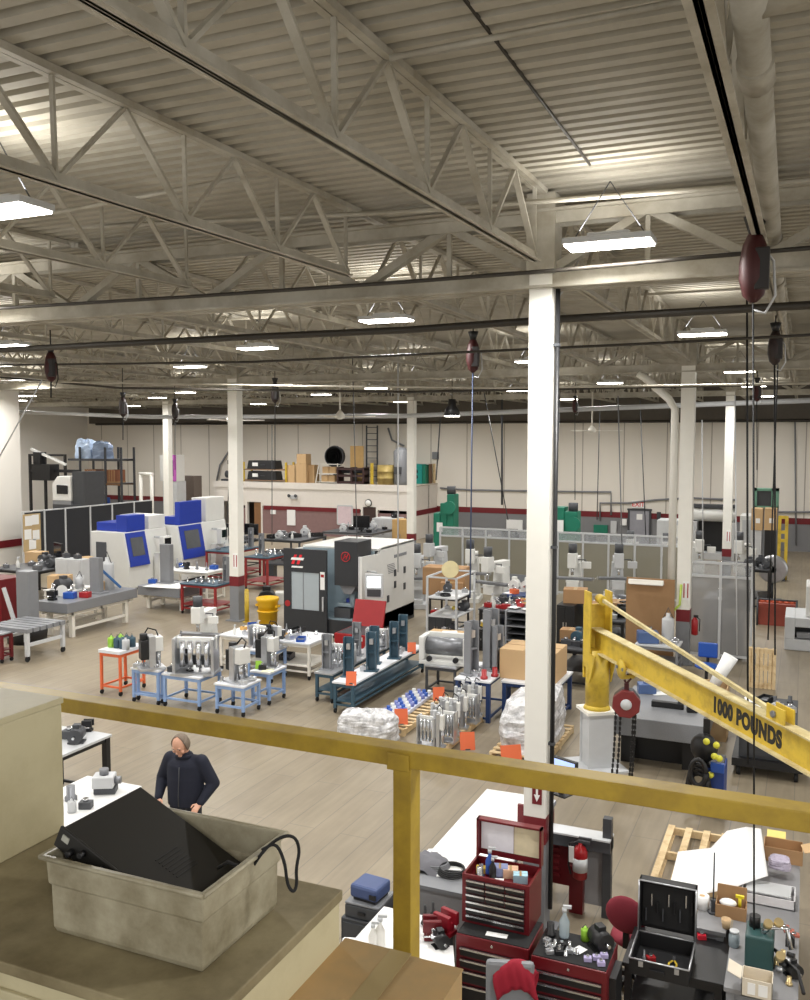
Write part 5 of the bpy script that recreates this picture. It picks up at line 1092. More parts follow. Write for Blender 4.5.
    p = R_(385.5, .5); o = thing('steel_drum', 'dull yellow steel drum on the office roof', 'drum', p); r_ = sx(378, 393)/2; hh = HH(385, 465); DR = mat('drum_yellow', (186, 164, 96), .5, .2, .15, 4, dirt=(140, 116, 70), dsc=3)
    MB().lathe((0, 0, 0), [(r_, 0), (r_, hh*.32), (r_+.03, hh*.34), (r_, hh*.36), (r_, hh*.65), (r_+.03, hh*.67), (r_, hh*.69), (r_, hh)], 20).build('drum', DR, o); MB().cyl((r_*.5, 0, hh), (r_*.5, 0, hh+.02), .06, n=10).build('bung', DGREY, o)
    p = R_(401, .8); o = thing('air_receiver', 'tall grey air receiver on the office roof beside the drum', 'tank', p); r_ = .42; hh = HH(401, 447, .8)
    MB().lathe((0, 0, 0), [(r_*.8, 0), (r_, .2), (r_, hh-.25), (r_*.6, hh-.05), (.05, hh)], 20).build('tank', GREYP, o); MB().bx(-.2, .2, -r_-.08, -r_+.05, .6, 1.0).build('gauge_box', DGREY, o)
    yc_ = min(WY-1, yf+_sol(Vector((xr-.75, yf, zr)), Vector((0, 1, 0)), 427)); o = thing('control_cabinet', 'teal control cabinet with round meters on the office roof end', 'cabinet', (xr-.75, yc_, zr)); TL = mat('teal_enamel', (34, 140, 132), .45); hh = HT(xr-.75, yc_, 464)-zr
    w = .62; MB().bx(-w, w*.6, -.35, .35, 0, hh).build('body', TL, o, .01)
    for u in (-.5, .0):
        for v in (.62, .35): MB().cyl((u*.7, -.36, hh*v), (u*.7, -.35, hh*v), .13, n=12).build('meter', BLACK, o)
    MB().bx(w*.62, w*.9, -.3, .3, 0, hh*.98).build('side_unit', GREEN, o)
    for k, m in enumerate((mat('board_brown', (112, 84, 62), .7), WOOD)):
        o = thing('stored_board', ('brown board leaning beside the teal cabinet on the office roof', 'pale board leaning beside the teal cabinet on the office roof')[k], 'board', (xr-.12, yc_+.3+.6*k, zr)); MB().bx(-.03, .03, -.2, .2, 0, hh).build('board', m, o)
    o = thing('roof_pump', 'dark pump with piping on the office roof near the second row column', 'pump', R_(231)); MB().bx(-.5, .4, -.3, .3, 0, .12).build('bed', DGREY, o); MB().cyl((-.3, 0, .4), (.3, 0, .4), .22, n=14).build('motor', DGREY, o); MB().tube([(.0, 0, .55), (.05, 0, 1.1), (-.1, 0, 1.3)], .07).build('discharge_pipe', BLACK, o); MB().bx(-.15, .15, -.12, .12, 1.0, 1.25).build('valve', BLACK, o)
    # far wall fittings
    Wp = lambda px, py: GY(px, py, WY)
    a, b = Wp(628.5, 546), Wp(650.5, 509)
    d_ = struct(bpy.data.objects.new('door_1', None)); COL.objects.link(d_); STD = mat('steel_door_grey', (150, 150, 158), .5)
    MB().bx(a.x, b.x, WY-.06, WY, 0, b.z-.08).build('leaf', STD, d_); MB().bx(a.x-.08, b.x+.08, WY-.1, WY, b.z-.1, b.z).build('header', DGREY, d_)
    for x in (a.x, b.x): MB().bx(x-.05, x+.05, WY-.09, WY, 0, b.z-.1).build('jamb', DGREY, d_)
    MB().bx((a.x+b.x)/2-.15, (a.x+b.x)/2+.15, WY-.07, WY-.06, 1.3, 1.6).build('notice', PAPER, d_)
    p = Wp(638.5, 504.5); o = thing('exit_sign', 'white sign reading EXIT in red over the grey steel door', 'sign', (p.x, WY-.02, p.z-.18)); MB().bx(-.34, .34, -.06, 0, 0, .38).build('housing', PAPER, o, .01)
    fc = bpy.data.curves.new('exit_text', 'FONT'); fc.body = 'EXIT'; fc.size = .32; fc.extrude = .003; fc.align_x = 'CENTER'; fc.offset = .005
    fo = bpy.data.objects.new('tmp', fc); COL.objects.link(fo); bpy.context.view_layer.update(); me = bpy.data.meshes.new_from_object(fo.evaluated_get(bpy.context.evaluated_depsgraph_get())); bpy.data.objects.remove(fo)
    to = bpy.data.objects.new('lettering', me); COL.objects.link(to); me.materials.clear(); me.materials.append(mat('exit_red', (220, 40, 40), .5)); to.parent = o; to.rotation_euler = (PI/2, 0, 0); to.location = (0, -.063, .08)
    for (x0, y0, x1, y1), m, nm, lab, cat in (((594, 525, 608, 533), GREEN, 'fuse_box', 'green box on the grey part of the far wall', 'box'), ((611, 521, 617, 533), LGREY, 'switch_box', 'pale switch box on the far wall beside the green box', 'box'), ((621, 519, 627, 525), PAPER, 'wall_sign', 'white notice on the far wall beside the grey steel door', 'sign'), ((657, 512, 661, 522), DGREY, 'switch_box', 'dark switch box on the far wall past the grey steel door', 'box'), ((507, 520, 523, 529), PAPER, 'white_board', 'white board on the far wall beyond the row of mills', 'board'), ((433, 452, 439, 459), GREYP, 'junction_box', 'grey junction box high on the far wall above the teal cabinet', 'box')):
        a, b = Wp(x0, y1), Wp(x1, y0); o = thing(nm, lab, cat, ((a.x+b.x)/2, WY-.02, a.z)); w = b.x-a.x; MB().bx(-w/2, w/2, -.12, 0, 0, b.z-a.z).build('body', m, o); MB().bx(-w*.4, w*.4, -.125, -.12, (b.z-a.z)*.1, (b.z-a.z)*.9).build('cover', m, o)
    for pts, lab, r in (([(440, 488), (470, 490), (530, 491)], 'dark conduit along the far wall behind the green machine', .05), ([(555, 491.5), (611, 492), (611, 515)], 'dark conduit along the far wall bending down to the switch box', .05), ([(600, 520), (600, 503), (628, 503), (655, 500), (690, 498), (735, 500)], 'grey conduit running past the EXIT sign on the far wall', .05), ([(388, 428), (392, 440), (404, 446)], 'bent dark hose on the far wall over the air receiver', .06), ([(795, 420), (796, 545)], 'thin grey conduit down the far wall at the hall end', .04), ([(760, 512), (830, 512)], 'grey conduit along the far wall behind the green hatch', .05), ([(216, 484), (220, 465), (236, 440)], 'slanting grey pipe on the far wall above the office', .06)):
        tag(MB().tube([GY(x, y, WY-.1) for x, y in pts], r, 6).build('conduit', GREYP), lab, 'conduit')
    # green machines
    def green(px, py, l, r, tops, lab):
        f = F(px, py, l, r); w = f[1]-f[0]; o = thing('punch_press', lab, 'machine', (f[0], f[2], 0)); d = min(2.5, f[3]-f[2]); n = len(tops); hs = [HT(f[0], f[2], t) for t in tops]
        for k, hh in enumerate(hs): MB().bx(w*k/n, w*(k+1)/n+.02, .05*k, d-.05*k, 0, hh).build('body' if k == 0 else 'step_casting', GREEN, o, .04)
        MB().cyl((w*.9, -.05, hs[-1]*.8), (w*.9, -.2, hs[-1]*.8), .3, n=16).build('flywheel', GREEN, o); MB().cyl((w*.8, d*.4, hs[-1]), (w*.8, d*.4, hs[-1]+.35), .2, n=12).build('motor', DGREY, o); MB().bx(w*.2, w*.5, -.03, 0, hs[0]*.6, hs[0]*.8).build('plate', PAPER, o)
    green(452, 560, 433, 459, [513, 503, 494], 'green stepped press beside the office stairs')
    green(576, 572, 550, 580, [507, 511], 'big green press half hidden behind the nearest cream column')
    # white tank and boxes at the far right
    y = 44; a = GY(692, 520, y); b = GY(735, 520, y); o = thing('white_furnace', 'white horizontal furnace with a dark opening beyond the paired columns', 'machine', ((a.x+b.x)/2, y, 0)); w = b.x-a.x; z1, z2 = GY(700, 508, y).z, GY(700, 522, y).z
    MB().cyl((-w/2, .6, (z1+z2)/2), (w/2, .6, (z1+z2)/2), (z1-z2)/2, n=20).build('drum', MACHW, o); q = MB(); q.bx(-w/2, w/2, .1, 1.2, 0, .3); q.bx(-w/2, -w/2+.2, .1, 1.2, .3, z2); q.bx(w/2-.2, w/2, .1, 1.2, .3, z2); q.build('frame', LGREY, o); MB().bx(-w/2+.2, w/2-.2, .9, 1.0, .3, z2).build('dark_lining', BLACK, o); MB().bx(-w/2, w/2, .3, .8, z1, z1+.15).build('top_beam', DGREY, o)
    f = F(752, 562, 739, 757); o = thing('white_cabinet', 'white cabinet machine beyond the third cream column', 'machine', (f[1], f[2], 0)); w = f[1]-f[0]; hh = HT(f[1], f[2], 516); MB().bx(-w, 0, 0, 1.6, 0, hh).build('body', MACHW, o, .02); MB().bx(-w+.1, -.1, -.02, 0, .2, hh-.2).build('door', LGREY, o)
    f = F(684, 566, 656, 687); o = thing('white_cabinet', 'wide pale cabinet beside the grey steel door', 'machine', (f[1], f[2], 0)); w = f[1]-f[0]; hh = HT(f[1], f[2], 521); MB().bx(-w, 0, 0, 1.2, 0, hh).build('body', LGREY, o, .02); MB().bx(-w*.55, -.1, -.02, 0, .2, hh-.2).build('door', MACHW, o)
far()

# ------------------------------------------------------------------ mills, screens and the crowded far middle
def crowd():
    for px, py, rz, lab, m in ((418, 606, .3, 'pale milling machine behind the white machine side', None), (437, 592, -.2, 'pale milling machine below the green stepped press', None), (472, 600, .2, 'pale milling machine with a pale column beside the hanging blue hose', MACHW), (497, 612, -.3, 'large pale milling machine with a white base, nearest the slotted rack', MACHW),
        (512, 588, .2, 'pale milling machine close beside the nearest cream column', None), (574, 606, .1, 'white milling machine with a tall head right of the nearest column, before the screen', MACHW), (597, 590, -.2, 'pale milling machine beyond the screen under the green wall box', None), (617, 606, .25, 'pale milling machine above the jib crane head', None),
        (632, 586, 0, 'pale milling machine before the grey steel door', MACHW), (671, 590, -.25, 'pale milling machine before the wide pale cabinet', MACHW), (697, 586, .2, 'pale milling machine before the white furnace', MACHW), (742, 588, -.2, 'white milling machine with black readout before the furnace', MACHW)):
        mill(px, py, rz, lab.replace(' right of', ' just past'), m)
    # work tables between them
    for c, l, r, t, lab, items in (((470, 588), 440, 496, 566, 'dark bench among the mills below the green press', [('machined_block', ALU, 6, 'silver'), ('electric_motor', LGREY, 3, 'pale'), ('parts_bin', BLACK, 3, 'black'), ('monitor', DARKWIN, 2, 'black')]),
        ((520, 640), 478, 545, 612, 'black bench before the large pale mill', [('machined_block', RED, 3, 'red'), ('machined_block', ALU, 8, 'silver'), ('bench_vise', DGREY, 3, 'dark'), ('spray_bottle', MACHW, 3, 'white')]),
        ((624, 654), 590, 648, 622, 'black bench behind the jib crane mast', [('carton', CARDD, 3, 'brown'), ('electric_motor', BLACK, 5, 'black'), ('machined_block', ALU, 6, 'silver'), ('paper_sheet', PAPER, 5, 'white'), ('cable_coil', BLACK, 3, 'black')]),
        ((600, 690), 556, 625, 652, 'dark bench with shelves close behind the crane pedestal', [('carton', CARDD, 2, 'brown'), ('machined_block', DGREY, 6, 'dark'), ('electric_motor', TEAL, 2, 'green-grey'), ('parts_bin', BLACK, 3, 'black')]),
        ((640, 634), 590, 690, 610, 'long dark bench in front of the far clear screen', [('machined_block', ALU, 10, 'silver'), ('spray_bottle', MACHW, 5, 'white'), ('electric_motor', LGREY, 5, 'pale'), ('bench_vise', IRON, 3, 'grey')]),
        ((540, 570), 470, 560, 550, 'long grey bench before the far wall stripe', [('monitor', DARKWIN, 3, 'black'), ('machined_block', ALU, 8, 'silver'), ('electric_motor', MACHW, 5, 'white'), ('carton', CARD, 2, 'tan')]),
        ((770, 610), 744, 790, 570, 'steel bench under the silver fan by the orange curtain', [('machined_block', ALU, 6, 'silver'), ('electric_motor', DGREY, 3, 'dark'), ('parts_bin', BLACK, 3, 'black')])):
        f = F(*c, l, r); T = table((f[0], f[1], f[2], min(f[3], f[2]+1.6)), HT(f[1], f[2], t), BLACK, lab, DGREY, 'work_bench', 'bench', .35, False, None, .08)
        strew(T, items, 'on the '+lab, s=1.3)
    # lathes, cabinets and bin racks that fill the far middle
    def lathe_(px, py, rz, lab, m, sc=1.0):
        o = thing('lathe', lab, 'machine', G(px, py), rz); o.scale = (sc, sc, sc); B = lambda n, q, mm=m, bev=.01: q.build(n, mm, o, bev)
        for x in (-.75, .7): B('pedestal', MB().bx(x-.25, x+.25, -.25, .25, 0, .7))
        B('chip_tray', MB().bx(-1.0, 1.0, -.32, .32, .66, .72), DGREY); B('bed', MB().bx(-.9, .95, -.16, .16, .72, .92), IRON); B('headstock', MB().bx(-1.0, -.45, -.24, .24, .9, 1.35), m, .03)
        B('chuck', MB().cyl((-.45, 0, 1.12), (-.3, 0, 1.12), .15, n=16), CHROME, 0); B('tailstock', MB().bx(.55, .85, -.13, .13, .92, 1.2)); B('carriage', MB().bx(-.1, .25, -.28, .26, .9, 1.02)); B('tool_post', MB().bx(0, .14, -.1, .04, 1.02, 1.18), DGREY); B('splash_guard', MB().bx(-.95, .95, .27, .3, .72, 1.4))
        for x in (-.8, -.6): B('lever', MB().cyl((x, -.24, 1.2), (x, -.32, 1.26), .012, n=6).sph((x, -.33, 1.27), .03, 8, 5), BLACK, 0)
    for a in ((516, 604, -.1, 'grey lathe beyond the slotted rack, by the large pale mill', GREYP, .7), (640, 577, 0, 'pale lathe under the EXIT door, beyond the long screen', LGREY, .95), (480, 575, 0, 'dark lathe before the green stepped press', DGREY, 1.0), (285, 578, .2, 'dark lathe between the red cart and the black machine door', DGREY, .8)): lathe_(*a)
    def cab(px, py, l, r, top, m, lab, name='machine_cabinet'):
        x0, x1, y0, y1 = F(px, py, l, r); w = x1-x0; d = min(1.2, max(.4, y1-y0)); hh = HT(x1, y0, top); o = thing(name, lab, 'cabinet', (x0, y0, 0))
        MB().bx(0, w, 0, d, .06, hh).build('body', m, o, .015); MB().bx(.03, w-.03, .03, d-.03, 0, .06).build('plinth', BLACK, o)
        for k in range(2): 
            dr = MB().bx(.04+k*(w-.06)/2, (k+1)*(w-.06)/2, -.015, 0, .12, hh-.06).build('door', m, o); MB().bx(w/2-.06+k*.08, w/2-.04+k*.08, -.04, -.015, hh*.5, hh*.6).build('handle', CHROME, dr)
        return lambda u, v: (x0+w*u, y0+d*v, hh+.001)
    for a, its in (((82, 606, 56, 90, 560, LGREY, 'pale test stand cabinet behind the long granite plate'), [('machined_block', DGREY, 2, 'dark')]), ((100, 604, 80, 106, 570, MACHW, 'white cabinet before the first blue topped machine'), [('carton', CARD, 1, 'tan')]), ((525, 626, 500, 540, 596, NAVY, 'navy cabinet with clutter beside the nearest cream column'), [('electric_motor', MACHW, 2, 'white'), ('machined_block', ORANGE, 1, 'orange'), ('paper_sheet', PAPER, 2, 'white')]), ((574, 648, 556, 584, 606, BLACK, 'black cabinet just past the nearest cream column'), [('carton', CARDD, 1, 'brown'), ('spray_bottle', MACHW, 2, 'white')]),
        ((722, 657, 702, 727, 600, LGREY, 'tall pale machine seen through the clear plastic screen'), [('machined_block', LGREY, 1, 'pale')]), ((741, 660, 722, 746, 622, GREYP, 'grey machine seen through the clear plastic screen'), [('monitor', DARKWIN, 1, 'black')]), ((395, 552, 372, 404, 519, LGREY, 'pale partition cabinet under the office wall clock'), [('electric_motor', BLACK, 1, 'black')]), ((408, 556, 392, 414, 520, mat('tan_ply', (196, 160, 104), .7), 'tan wooden cabinet at the office corner'), [('machined_block', DGREY, 1, 'dark')]),
        ((445, 640, 428, 452, 618, DGREY, 'dark cabinet beside the grey shelf cart'), [('machined_block', RED, 1, 'red'), ('cable_coil', RED, 1, 'red')]), ((490, 652, 476, 500, 630, BLACK, 'black cabinet at the back of the navy blue table'), [('cable_coil', YEL, 1, 'yellow'), ('machined_block', ALU, 2, 'silver')])):
        T = cab(*a); strew(T, its, 'on the '+a[6], s=1.4)
    p = G(247, 622); o = thing('guard_post', 'yellow guard post beside the second row column', 'post', p); MB().cyl((0, 0, 0), (0, 0, .95), .07, n=12).build('post', YEL, o); MB().sph((0, 0, .95), .07, 12, 6).build('cap', YEL, o); MB().cyl((0, 0, 0), (0, 0, .015), .13, n=12).build('flange', YEL, o)
    p = G(267, 606); put('electric_motor', (p.x, p.y, .001), .5, 'black motor on the floor beside the black machine door', (2.6, 2.4, 2.4), BLACK)
    p = G(262, 606); put('carton', (p.x+.1, p.y+.6, .001), .5, 'white box on the floor behind the black motor', 1.6, MACHW)
    f = F(678, 678, 634, 684); T = table((f[0], f[1], f[2], f[2]+.8), HT(f[1], f[2], 648), GREYP, 'grey bench in front of the brown cardboard sheet', LGREY, 'work_bench', 'bench', .3)
    put('coolant_can', T(.7, .5), 0, 'tall grey cylinder on the bench before the cardboard sheet', (1.6, 1.6, 2.6), LGREY); put('machined_block', T(.25, .4), .3, 'blue and silver unit on the bench before the cardboard sheet', 3, mat('steel_blue', (80, 104, 150), .4)); strew(T, [('machined_sleeve', CHROME, 2, 'shiny'), ('machined_block', ALU, 2, 'silver')], 'at the front of the bench before the cardboard sheet', s=1.2)
    x, y = CX0+.05, CY0+BY-.2; tag(MB().tube([(x-.1, y, 2.0), (x-.12, y-.05, 1.5), (x-.45, y-.1, 1.15), (x-.5, y-.1, .75), (x-.62, y-.1, .3)], .03, 8).build('hanging_hose', mat('lime_hose', (190, 216, 90), .4)), 'lime green air hose curling from the paired columns', 'hose')
    o = thing('fire_extinguisher', 'small red fire extinguisher hung on the paired columns beyond the crane', 'fire extinguisher', (CX0+.28, CY0+BY-.1, .75)); MB().lathe((0, 0, 0), [(.05, 0), (.08, .02), (.08, .36), (.03, .44)], 14).build('cylinder', RED, o); MB().bx(-.03, .08, -.02, .02, .44, .5).build('handle', BLACK, o); MB().tube([(.02, 0, .46), (.12, 0, .4), (.11, 0, .1)], .012, 6).build('hose', BLACK, o)
    mill(206, 664, .2, 'white milling machine standing behind the light blue carts', MACHW, .82)
    # clear plastic screens
    def screen(f, py, lab, n, up_, low):
        x0, x1, y0 = f; h = HT(x1, y0, py); o = thing('clear_screen', lab, 'screen', (x0, y0, 0)); w = x1-x0
        for k in range(n+1): MB().bx(k*w/n-.03, k*w/n+.03, -.03, .03, 0, h).build('post', LGREY, o)
        for z in (.1, h*.86, h): MB().bx(0, w, -.025, .025, z-.03, z+.03).build('rail', LGREY, o)
        for k in range(n): MB().bx(k*w/n+.04, (k+1)*w/n-.04, -.006, .006, h*.86+.03, h-.03).build('clear_panel', up_, o); MB().bx(k*w/n+.04, (k+1)*w/n-.04, -.006, .006, .13, h*.86-.03).build('lower_panel', low, o)
    f = F(750, 662, 688, 757); screen((f[0], f[1], f[2]), 565, 'tall clear plastic screen beside the second cream column', 2, GLASSM, HAZE)
    f = F(688, 604, 440, 692); screen((f[0], f[1], f[2]), 538, 'long clear plastic screen crossing in front of the far mills', 10, GLASSM, HAZO)
    f = F(673, 666, 625, 677); h = HT(f[1], f[2], 580); o = thing('cardboard_sheet', 'large brown cardboard sheet standing beside the second cream column', 'panel', ((f[0]+f[1])/2, f[2], 0)); w = f[1]-f[0]
    MB().bx(-w/2, w/2, 0, .05, 0, h).build('sheet', mat('brown_sheet', (152, 118, 82), .8), o); MB().bx(-w/2, w/2, .05, .12, h*.5, h*.56).build('batten', WOOD, o)
    p = GY(646, 584, f[2]-.15); o = thing('hanging_shop_light', 'white batten lamp hung across the brown cardboard sheet', 'lamp', p); MB().prism([(-.09, 0), (.09, 0), (.05, .1), (-.05, .1)], 'X', -.42, .42).build('reflector', WHITE, o); MB().cyl((-.4, 0, -.01), (.4, 0, -.01), .02, n=8).build('tube', PAPER, o)
    # orange curtain, machine and fan at the hall end
    f = F(796, 628, 757, 799); h = HT(f[1], f[2], 602); o = thing('welding_curtain', 'orange welding curtain beyond the clear plastic screen', 'curtain', ((f[0]+f[1])/2, f[2], 0)); w = f[1]-f[0]
    q = MB(); n = 24; vs = [(-w/2+w*i/n, .05*math.sin(i*1.7), z) for z in (.7, h) for i in range(n+1)]; q.add(vs, [(i, i+1, n+2+i, n+1+i) for i in range(n)], True); c = q.build('curtain', mat('curtain_orange', (222, 104, 76), .35, 0, .1, 3, alpha=.95), o)
    sd = c.modifiers.new('thick', 'SOLIDIFY'); sd.thickness = .01
    for s in (-1, 1): MB().cyl((s*w/2, 0, 0), (s*w/2, 0, h+.05), .03, n=8).build('pole', DGREY, o)
    MB().cyl((-w/2, 0, h+.02), (w/2, 0, h+.02), .025, n=8).build('rod', DGREY, o); MB().bx(-w/2, w/2, .1, .5, 0, .65).build('red_locker', mat('rust_red', (150, 70, 56), .6), o)
    f = F(812, 652, 784, 860); o = thing('grey_machine', 'pale grey machine with a dark slanted opening at the hall end', 'machine', (f[0], f[2], 0)); h1, h2 = HT(f[0], f[2], 617), HT(f[0], f[2], 586); w = 2.2
    q = MB(); q.bx(0, w, 0, 1.6, 0, .3); q.bx(0, .25, 0, 1.6, .3, h1); q.bx(w-.25, w, 0, 1.6, .3, h1); q.bx(.25, w-.25, 0, 1.6, h1-.25, h1); q.build('frame', LGREY, o, .02); MB().bx(.25, w-.25, .3, 1.5, .3, h1-.25).build('dark_interior', BLACK, o); MB().bx(.5, w, .2, 1.5, h1, h2).build('head', MACHW, o, .03); MB().cyl((.8, .1, h1+.3), (.8, .2, h1+.3), .15, n=12).build('dial', BLACK, o); MB().bar((.3, .1, .4), (1.4, .1, h1-.4), .15).build('slide', GREYP, o)
    f = F(785, 606, 757, 790); p = ((f[0]+f[1])/2, f[2]+1.0); zb = HT(p[0], p[1], 583); o = thing('silver_fan', 'round silver fan beyond the clear screen, above the orange curtain', 'fan', (p[0], p[1], 0)); r_ = .48; zc_ = HT(p[0], p[1], 569)
    MB().lathe((0, 0, zc_), [(r_-.06, -.12), (r_, -.1), (r_, .1), (r_-.06, .1)], 22, 'Y').build('shroud', ALU, o); MB().cyl((0, -.12, zc_), (0, .1, zc_), .12).build('hub', DGREY, o)
    for k in range(5): a = k*2*PI/5; MB().box((.25*math.cos(a), 0, zc_+.25*math.sin(a)), (.36, .02, .16), 0, .4, -a).build('blade', ALU, o)
    MB().cyl((0, 0, 0), (0, 0, zc_-r_), .04, n=8).build('stand', DGREY, o); MB().bx(-.3, .3, -.25, .25, 0, .04).build('foot', DGREY, o)
    y = 43; a, b = GY(753, 508, y), GY(779, 489, y); o = thing('green_hatch', 'pale green framed hatch above the cartons at the far wall', 'cabinet', (a.x, y, 0)); w = b.x-a.x; MG = mat('pale_green_paint', (110, 158, 136), .5)
    q = MB(); q.bx(0, w, 0, .6, a.z, a.z+.1); q.bx(0, w, 0, .6, b.z-.1, b.z); q.bx(0, .15, 0, .6, a.z, b.z); q.bx(w-.3, w, 0, .6, a.z, b.z); q.build('frame', MG, o); MB().bx(.15, w-.3, .1, .6, a.z+.1, b.z-.1).build('dark_panel', DGREY, o); MB().bx(0, w, .05, .6, 0, a.z).build('lower_cabinet', GREYP, o)
    for k, (l, r) in enumerate(((751, 763), (764, 777))):
        yy = 41; a, b = GY(l, 530, yy), GY(r, 509, yy); o = thing('stacked_carton_stand', ('brown carton on a grey stand under the green hatch, beside the hanging cord', 'brown carton with white labels on a dark stand under the green hatch')[k], 'carton', ((a.x+b.x)/2, yy, 0)); w = b.x-a.x
        MB().bx(-w/2, w/2, 0, .8, a.z, b.z).build('carton', CARD, o); MB().bx(-w/2+.03, w/2-.03, .05, .75, 0, a.z).build('stand', (LGREY, BLACK)[k], o); MB().bx(-.05, .12, -.01, 0, a.z+.3, a.z+.5).build('label', PAPER, o)
    yy = 39; a, b = GY(779, 548, yy), GY(787, 516, yy); o = thing('pallet_stacker', 'yellow mast lift standing before the far wall at the hall end', 'lift', ((a.x+b.x)/2, yy, 0)); w = b.x-a.x
    for s in (-1, 1): MB().bx(s*w/2-.06, s*w/2+.06, -.06, .06, 0, b.z).build('mast', YEL, o)
    for z in (a.z+.3, (a.z+b.z)/2, b.z-.05): MB().bx(-w/2, w/2, -.05, .05, z-.06, z+.06).build('cross_member', YEL, o)
    MB().bx(-w/2, w/2, -.5, .3, 0, .5).build('base', DGREY, o)
    # standing pallet
    f = F(775, 690, 747, 781); h = HT(f[1], f[2], 650); o = thing('wooden_pallet', 'pale wooden pallet standing on edge beyond the granite table', 'pallet', (f[0], f[2], 0)); w = f[1]-f[0]
    for k in range(7): x = .03+k*(w-.06)/6; MB().bx(x-.035, x+.035, 0, .025, 0, h).build('deck_board', WOOD, o)
    for z in (.06, h/2, h-.06): MB().bx(0, w, .025, .12, z-.05, z+.05).build('stringer', WOOD, o)
    for k in range(4): x = .05+k*(w-.1)/3; MB().bx(x-.035, x+.035, .12, .14, 0, h).build('back_board', WOOD, o)
    # big granite table
    f = F(705, 778, 612, 745); h = HT(f[1], f[2], 727); w = f[1]-f[0]; d = 2.1; hb = HT(f[1], f[2], 746)
    o = thing('granite_table', 'huge grey granite surface table behind the crane arm', 'surface plate', (f[0], f[2], 0))
    MB().bx(0, w, 0, d, hb, h).build('granite_slab', GRANITE, o, .01); MB().bx(.15, w-.2, .5, d-.2, .0, hb).build('base_cabinet', BLACK, o)
    for x in (.2, w-.3): MB().bx(x-.1, x+.1, .25, .45, 0, hb).build('leg', BLACK, o)
    T = lambda u, v, z=0: (f[0]+w*u, f[2]+d*v, h+.001+z)
    p = G(668, 690, h); put('paper_sheet', (p.x, p.y, h+.002), .5, 'white drawing sheet on the huge granite table', (3.6, 2.4, 2), PAPER)
    p = G(672, 708, h); o = thing('height_gauge', 'black height gauge lying on the huge granite table', 'gauge', (p.x, p.y, h+.002)); MB().bx(-.35, .2, -.06, .06, 0, .1).build('body', BLACK, o, .01); MB().bx(.1, .4, -.02, .02, .1, .16).build('arm', DGREY, o); MB().bx(.14, .2, -.03, .03, .1, .26).build('post', DGREY, o)
    p = G(692, 712, h); put('machined_block', (p.x, p.y, h+.002), .2, 'small black block on the huge granite table', 1.1, BLACK)
    p = T(.3, .88); put('spray_bottle', (p[0], p[1], h+.002), 0, 'tall white bottle at the back of the granite table', 2.2, LGREY); p = T(.2, .8); put('machined_block', (p[0], p[1], h+.002), .3, 'blue and silver block at the back of the granite table', 2, mat('steel_blue', (80, 104, 150), .4))
    # roll of paper, blue chair, dark cabinet on wheels
    f2 = F(772, 786, 714, 790); h2 = HT(f2[1], f2[2], 728); w2 = f2[1]-f2[0]; o = thing('wheeled_cabinet', 'dark wheeled cabinet beyond the crane arm, next to the granite table', 'cabinet', (f2[0]+.35, f2[2]+.35, 0)); w2 = min(w2, 1.3); DC = mat('cabinet_slate', (58, 60, 64), .5)
    MB().bx(0, w2, 0, 1.5, .3, h2).build('body', DC, o, .01); MB().bx(-.1, w2+.1, -.1, 1.55, .17, .3).build('dolly', BLACK, o)
    for x in (0, w2):
        for y in (0, 1.4): MB().cyl((x-.03, y, .085), (x+.03, y, .085), .085, n=12).build('caster_wheel', RUBBER, o)
    MB().bx(.05, w2-.05, -.015, 0, .36, h2-.06).build('door', DC, o)
    T = lambda u, v: (f2[0]+.35+w2*u, f2[2]+.35+1.5*v, h2+.002)
    strew(T, [('paper_sheet', PAPER, 4, 'white'), ('machined_block', ALU, 3, 'silver'), ('machined_sleeve', DGREY, 2, 'dark'), ('parts_bin', BLACK, 1, 'black')], 'on the dark wheeled cabinet')
    p = G(722, 700, .0); q = D(711, 690, (G(712, 715, .4)-EYE).dot(fw)); q2 = D(731, 656, (G(712, 715, .4)-EYE).dot(fw)-.1); o = thing('paper_roll', 'white rolled drawing leaning beyond the granite table', 'paper roll', q); e = q2-q; MB().cyl((0, 0, 0), e, .09, .14, 16).build('roll', PAPER, o); MB().cyl(e*.4, e*.42, .125, .127, 16).build('band', LGREY, o)
    o = thing('open_carton', 'open brown carton holding the rolled drawing', 'carton', (q.x, q.y, 0)); zt_ = q.z+.12
    for s in (-1, 1): MB().bx(s*.3-.01, s*.3+.01, -.3, .3, 0, zt_).build('side', CARD, o); MB().bx(-.3, .3, s*.3-.01, s*.3+.01, 0, zt_).build('side', CARD, o)
    MB().bx(-.3, .3, -.3, .3, 0, .02).build('bottom', CARD, o)
    p = G(706, 690, 0); o = thing('swivel_chair', 'blue seated swivel chair beyond the granite table', 'chair', p); MB().cyl((0, 0, .08), (0, 0, .5), .035, n=8).build('post', BLACK, o); MB().lathe((0, 0, .5), [(.22, 0), (.26, .03), (.24, .08), (.05, .1)], 18).build('seat', BLUEP, o); MB().box((0, .25, .85), (.42, .06, .34)).build('backrest', BLUEP, o, .04); MB().box((0, .27, .6), (.06, .03, .3)).build('back_stem', BLACK, o)
    for k in range(5): a = k*2*PI/5; MB().bar((0, 0, .08), (.3*math.cos(a), .3*math.sin(a), .05), .05).build('leg', BLACK, o)
crowd()
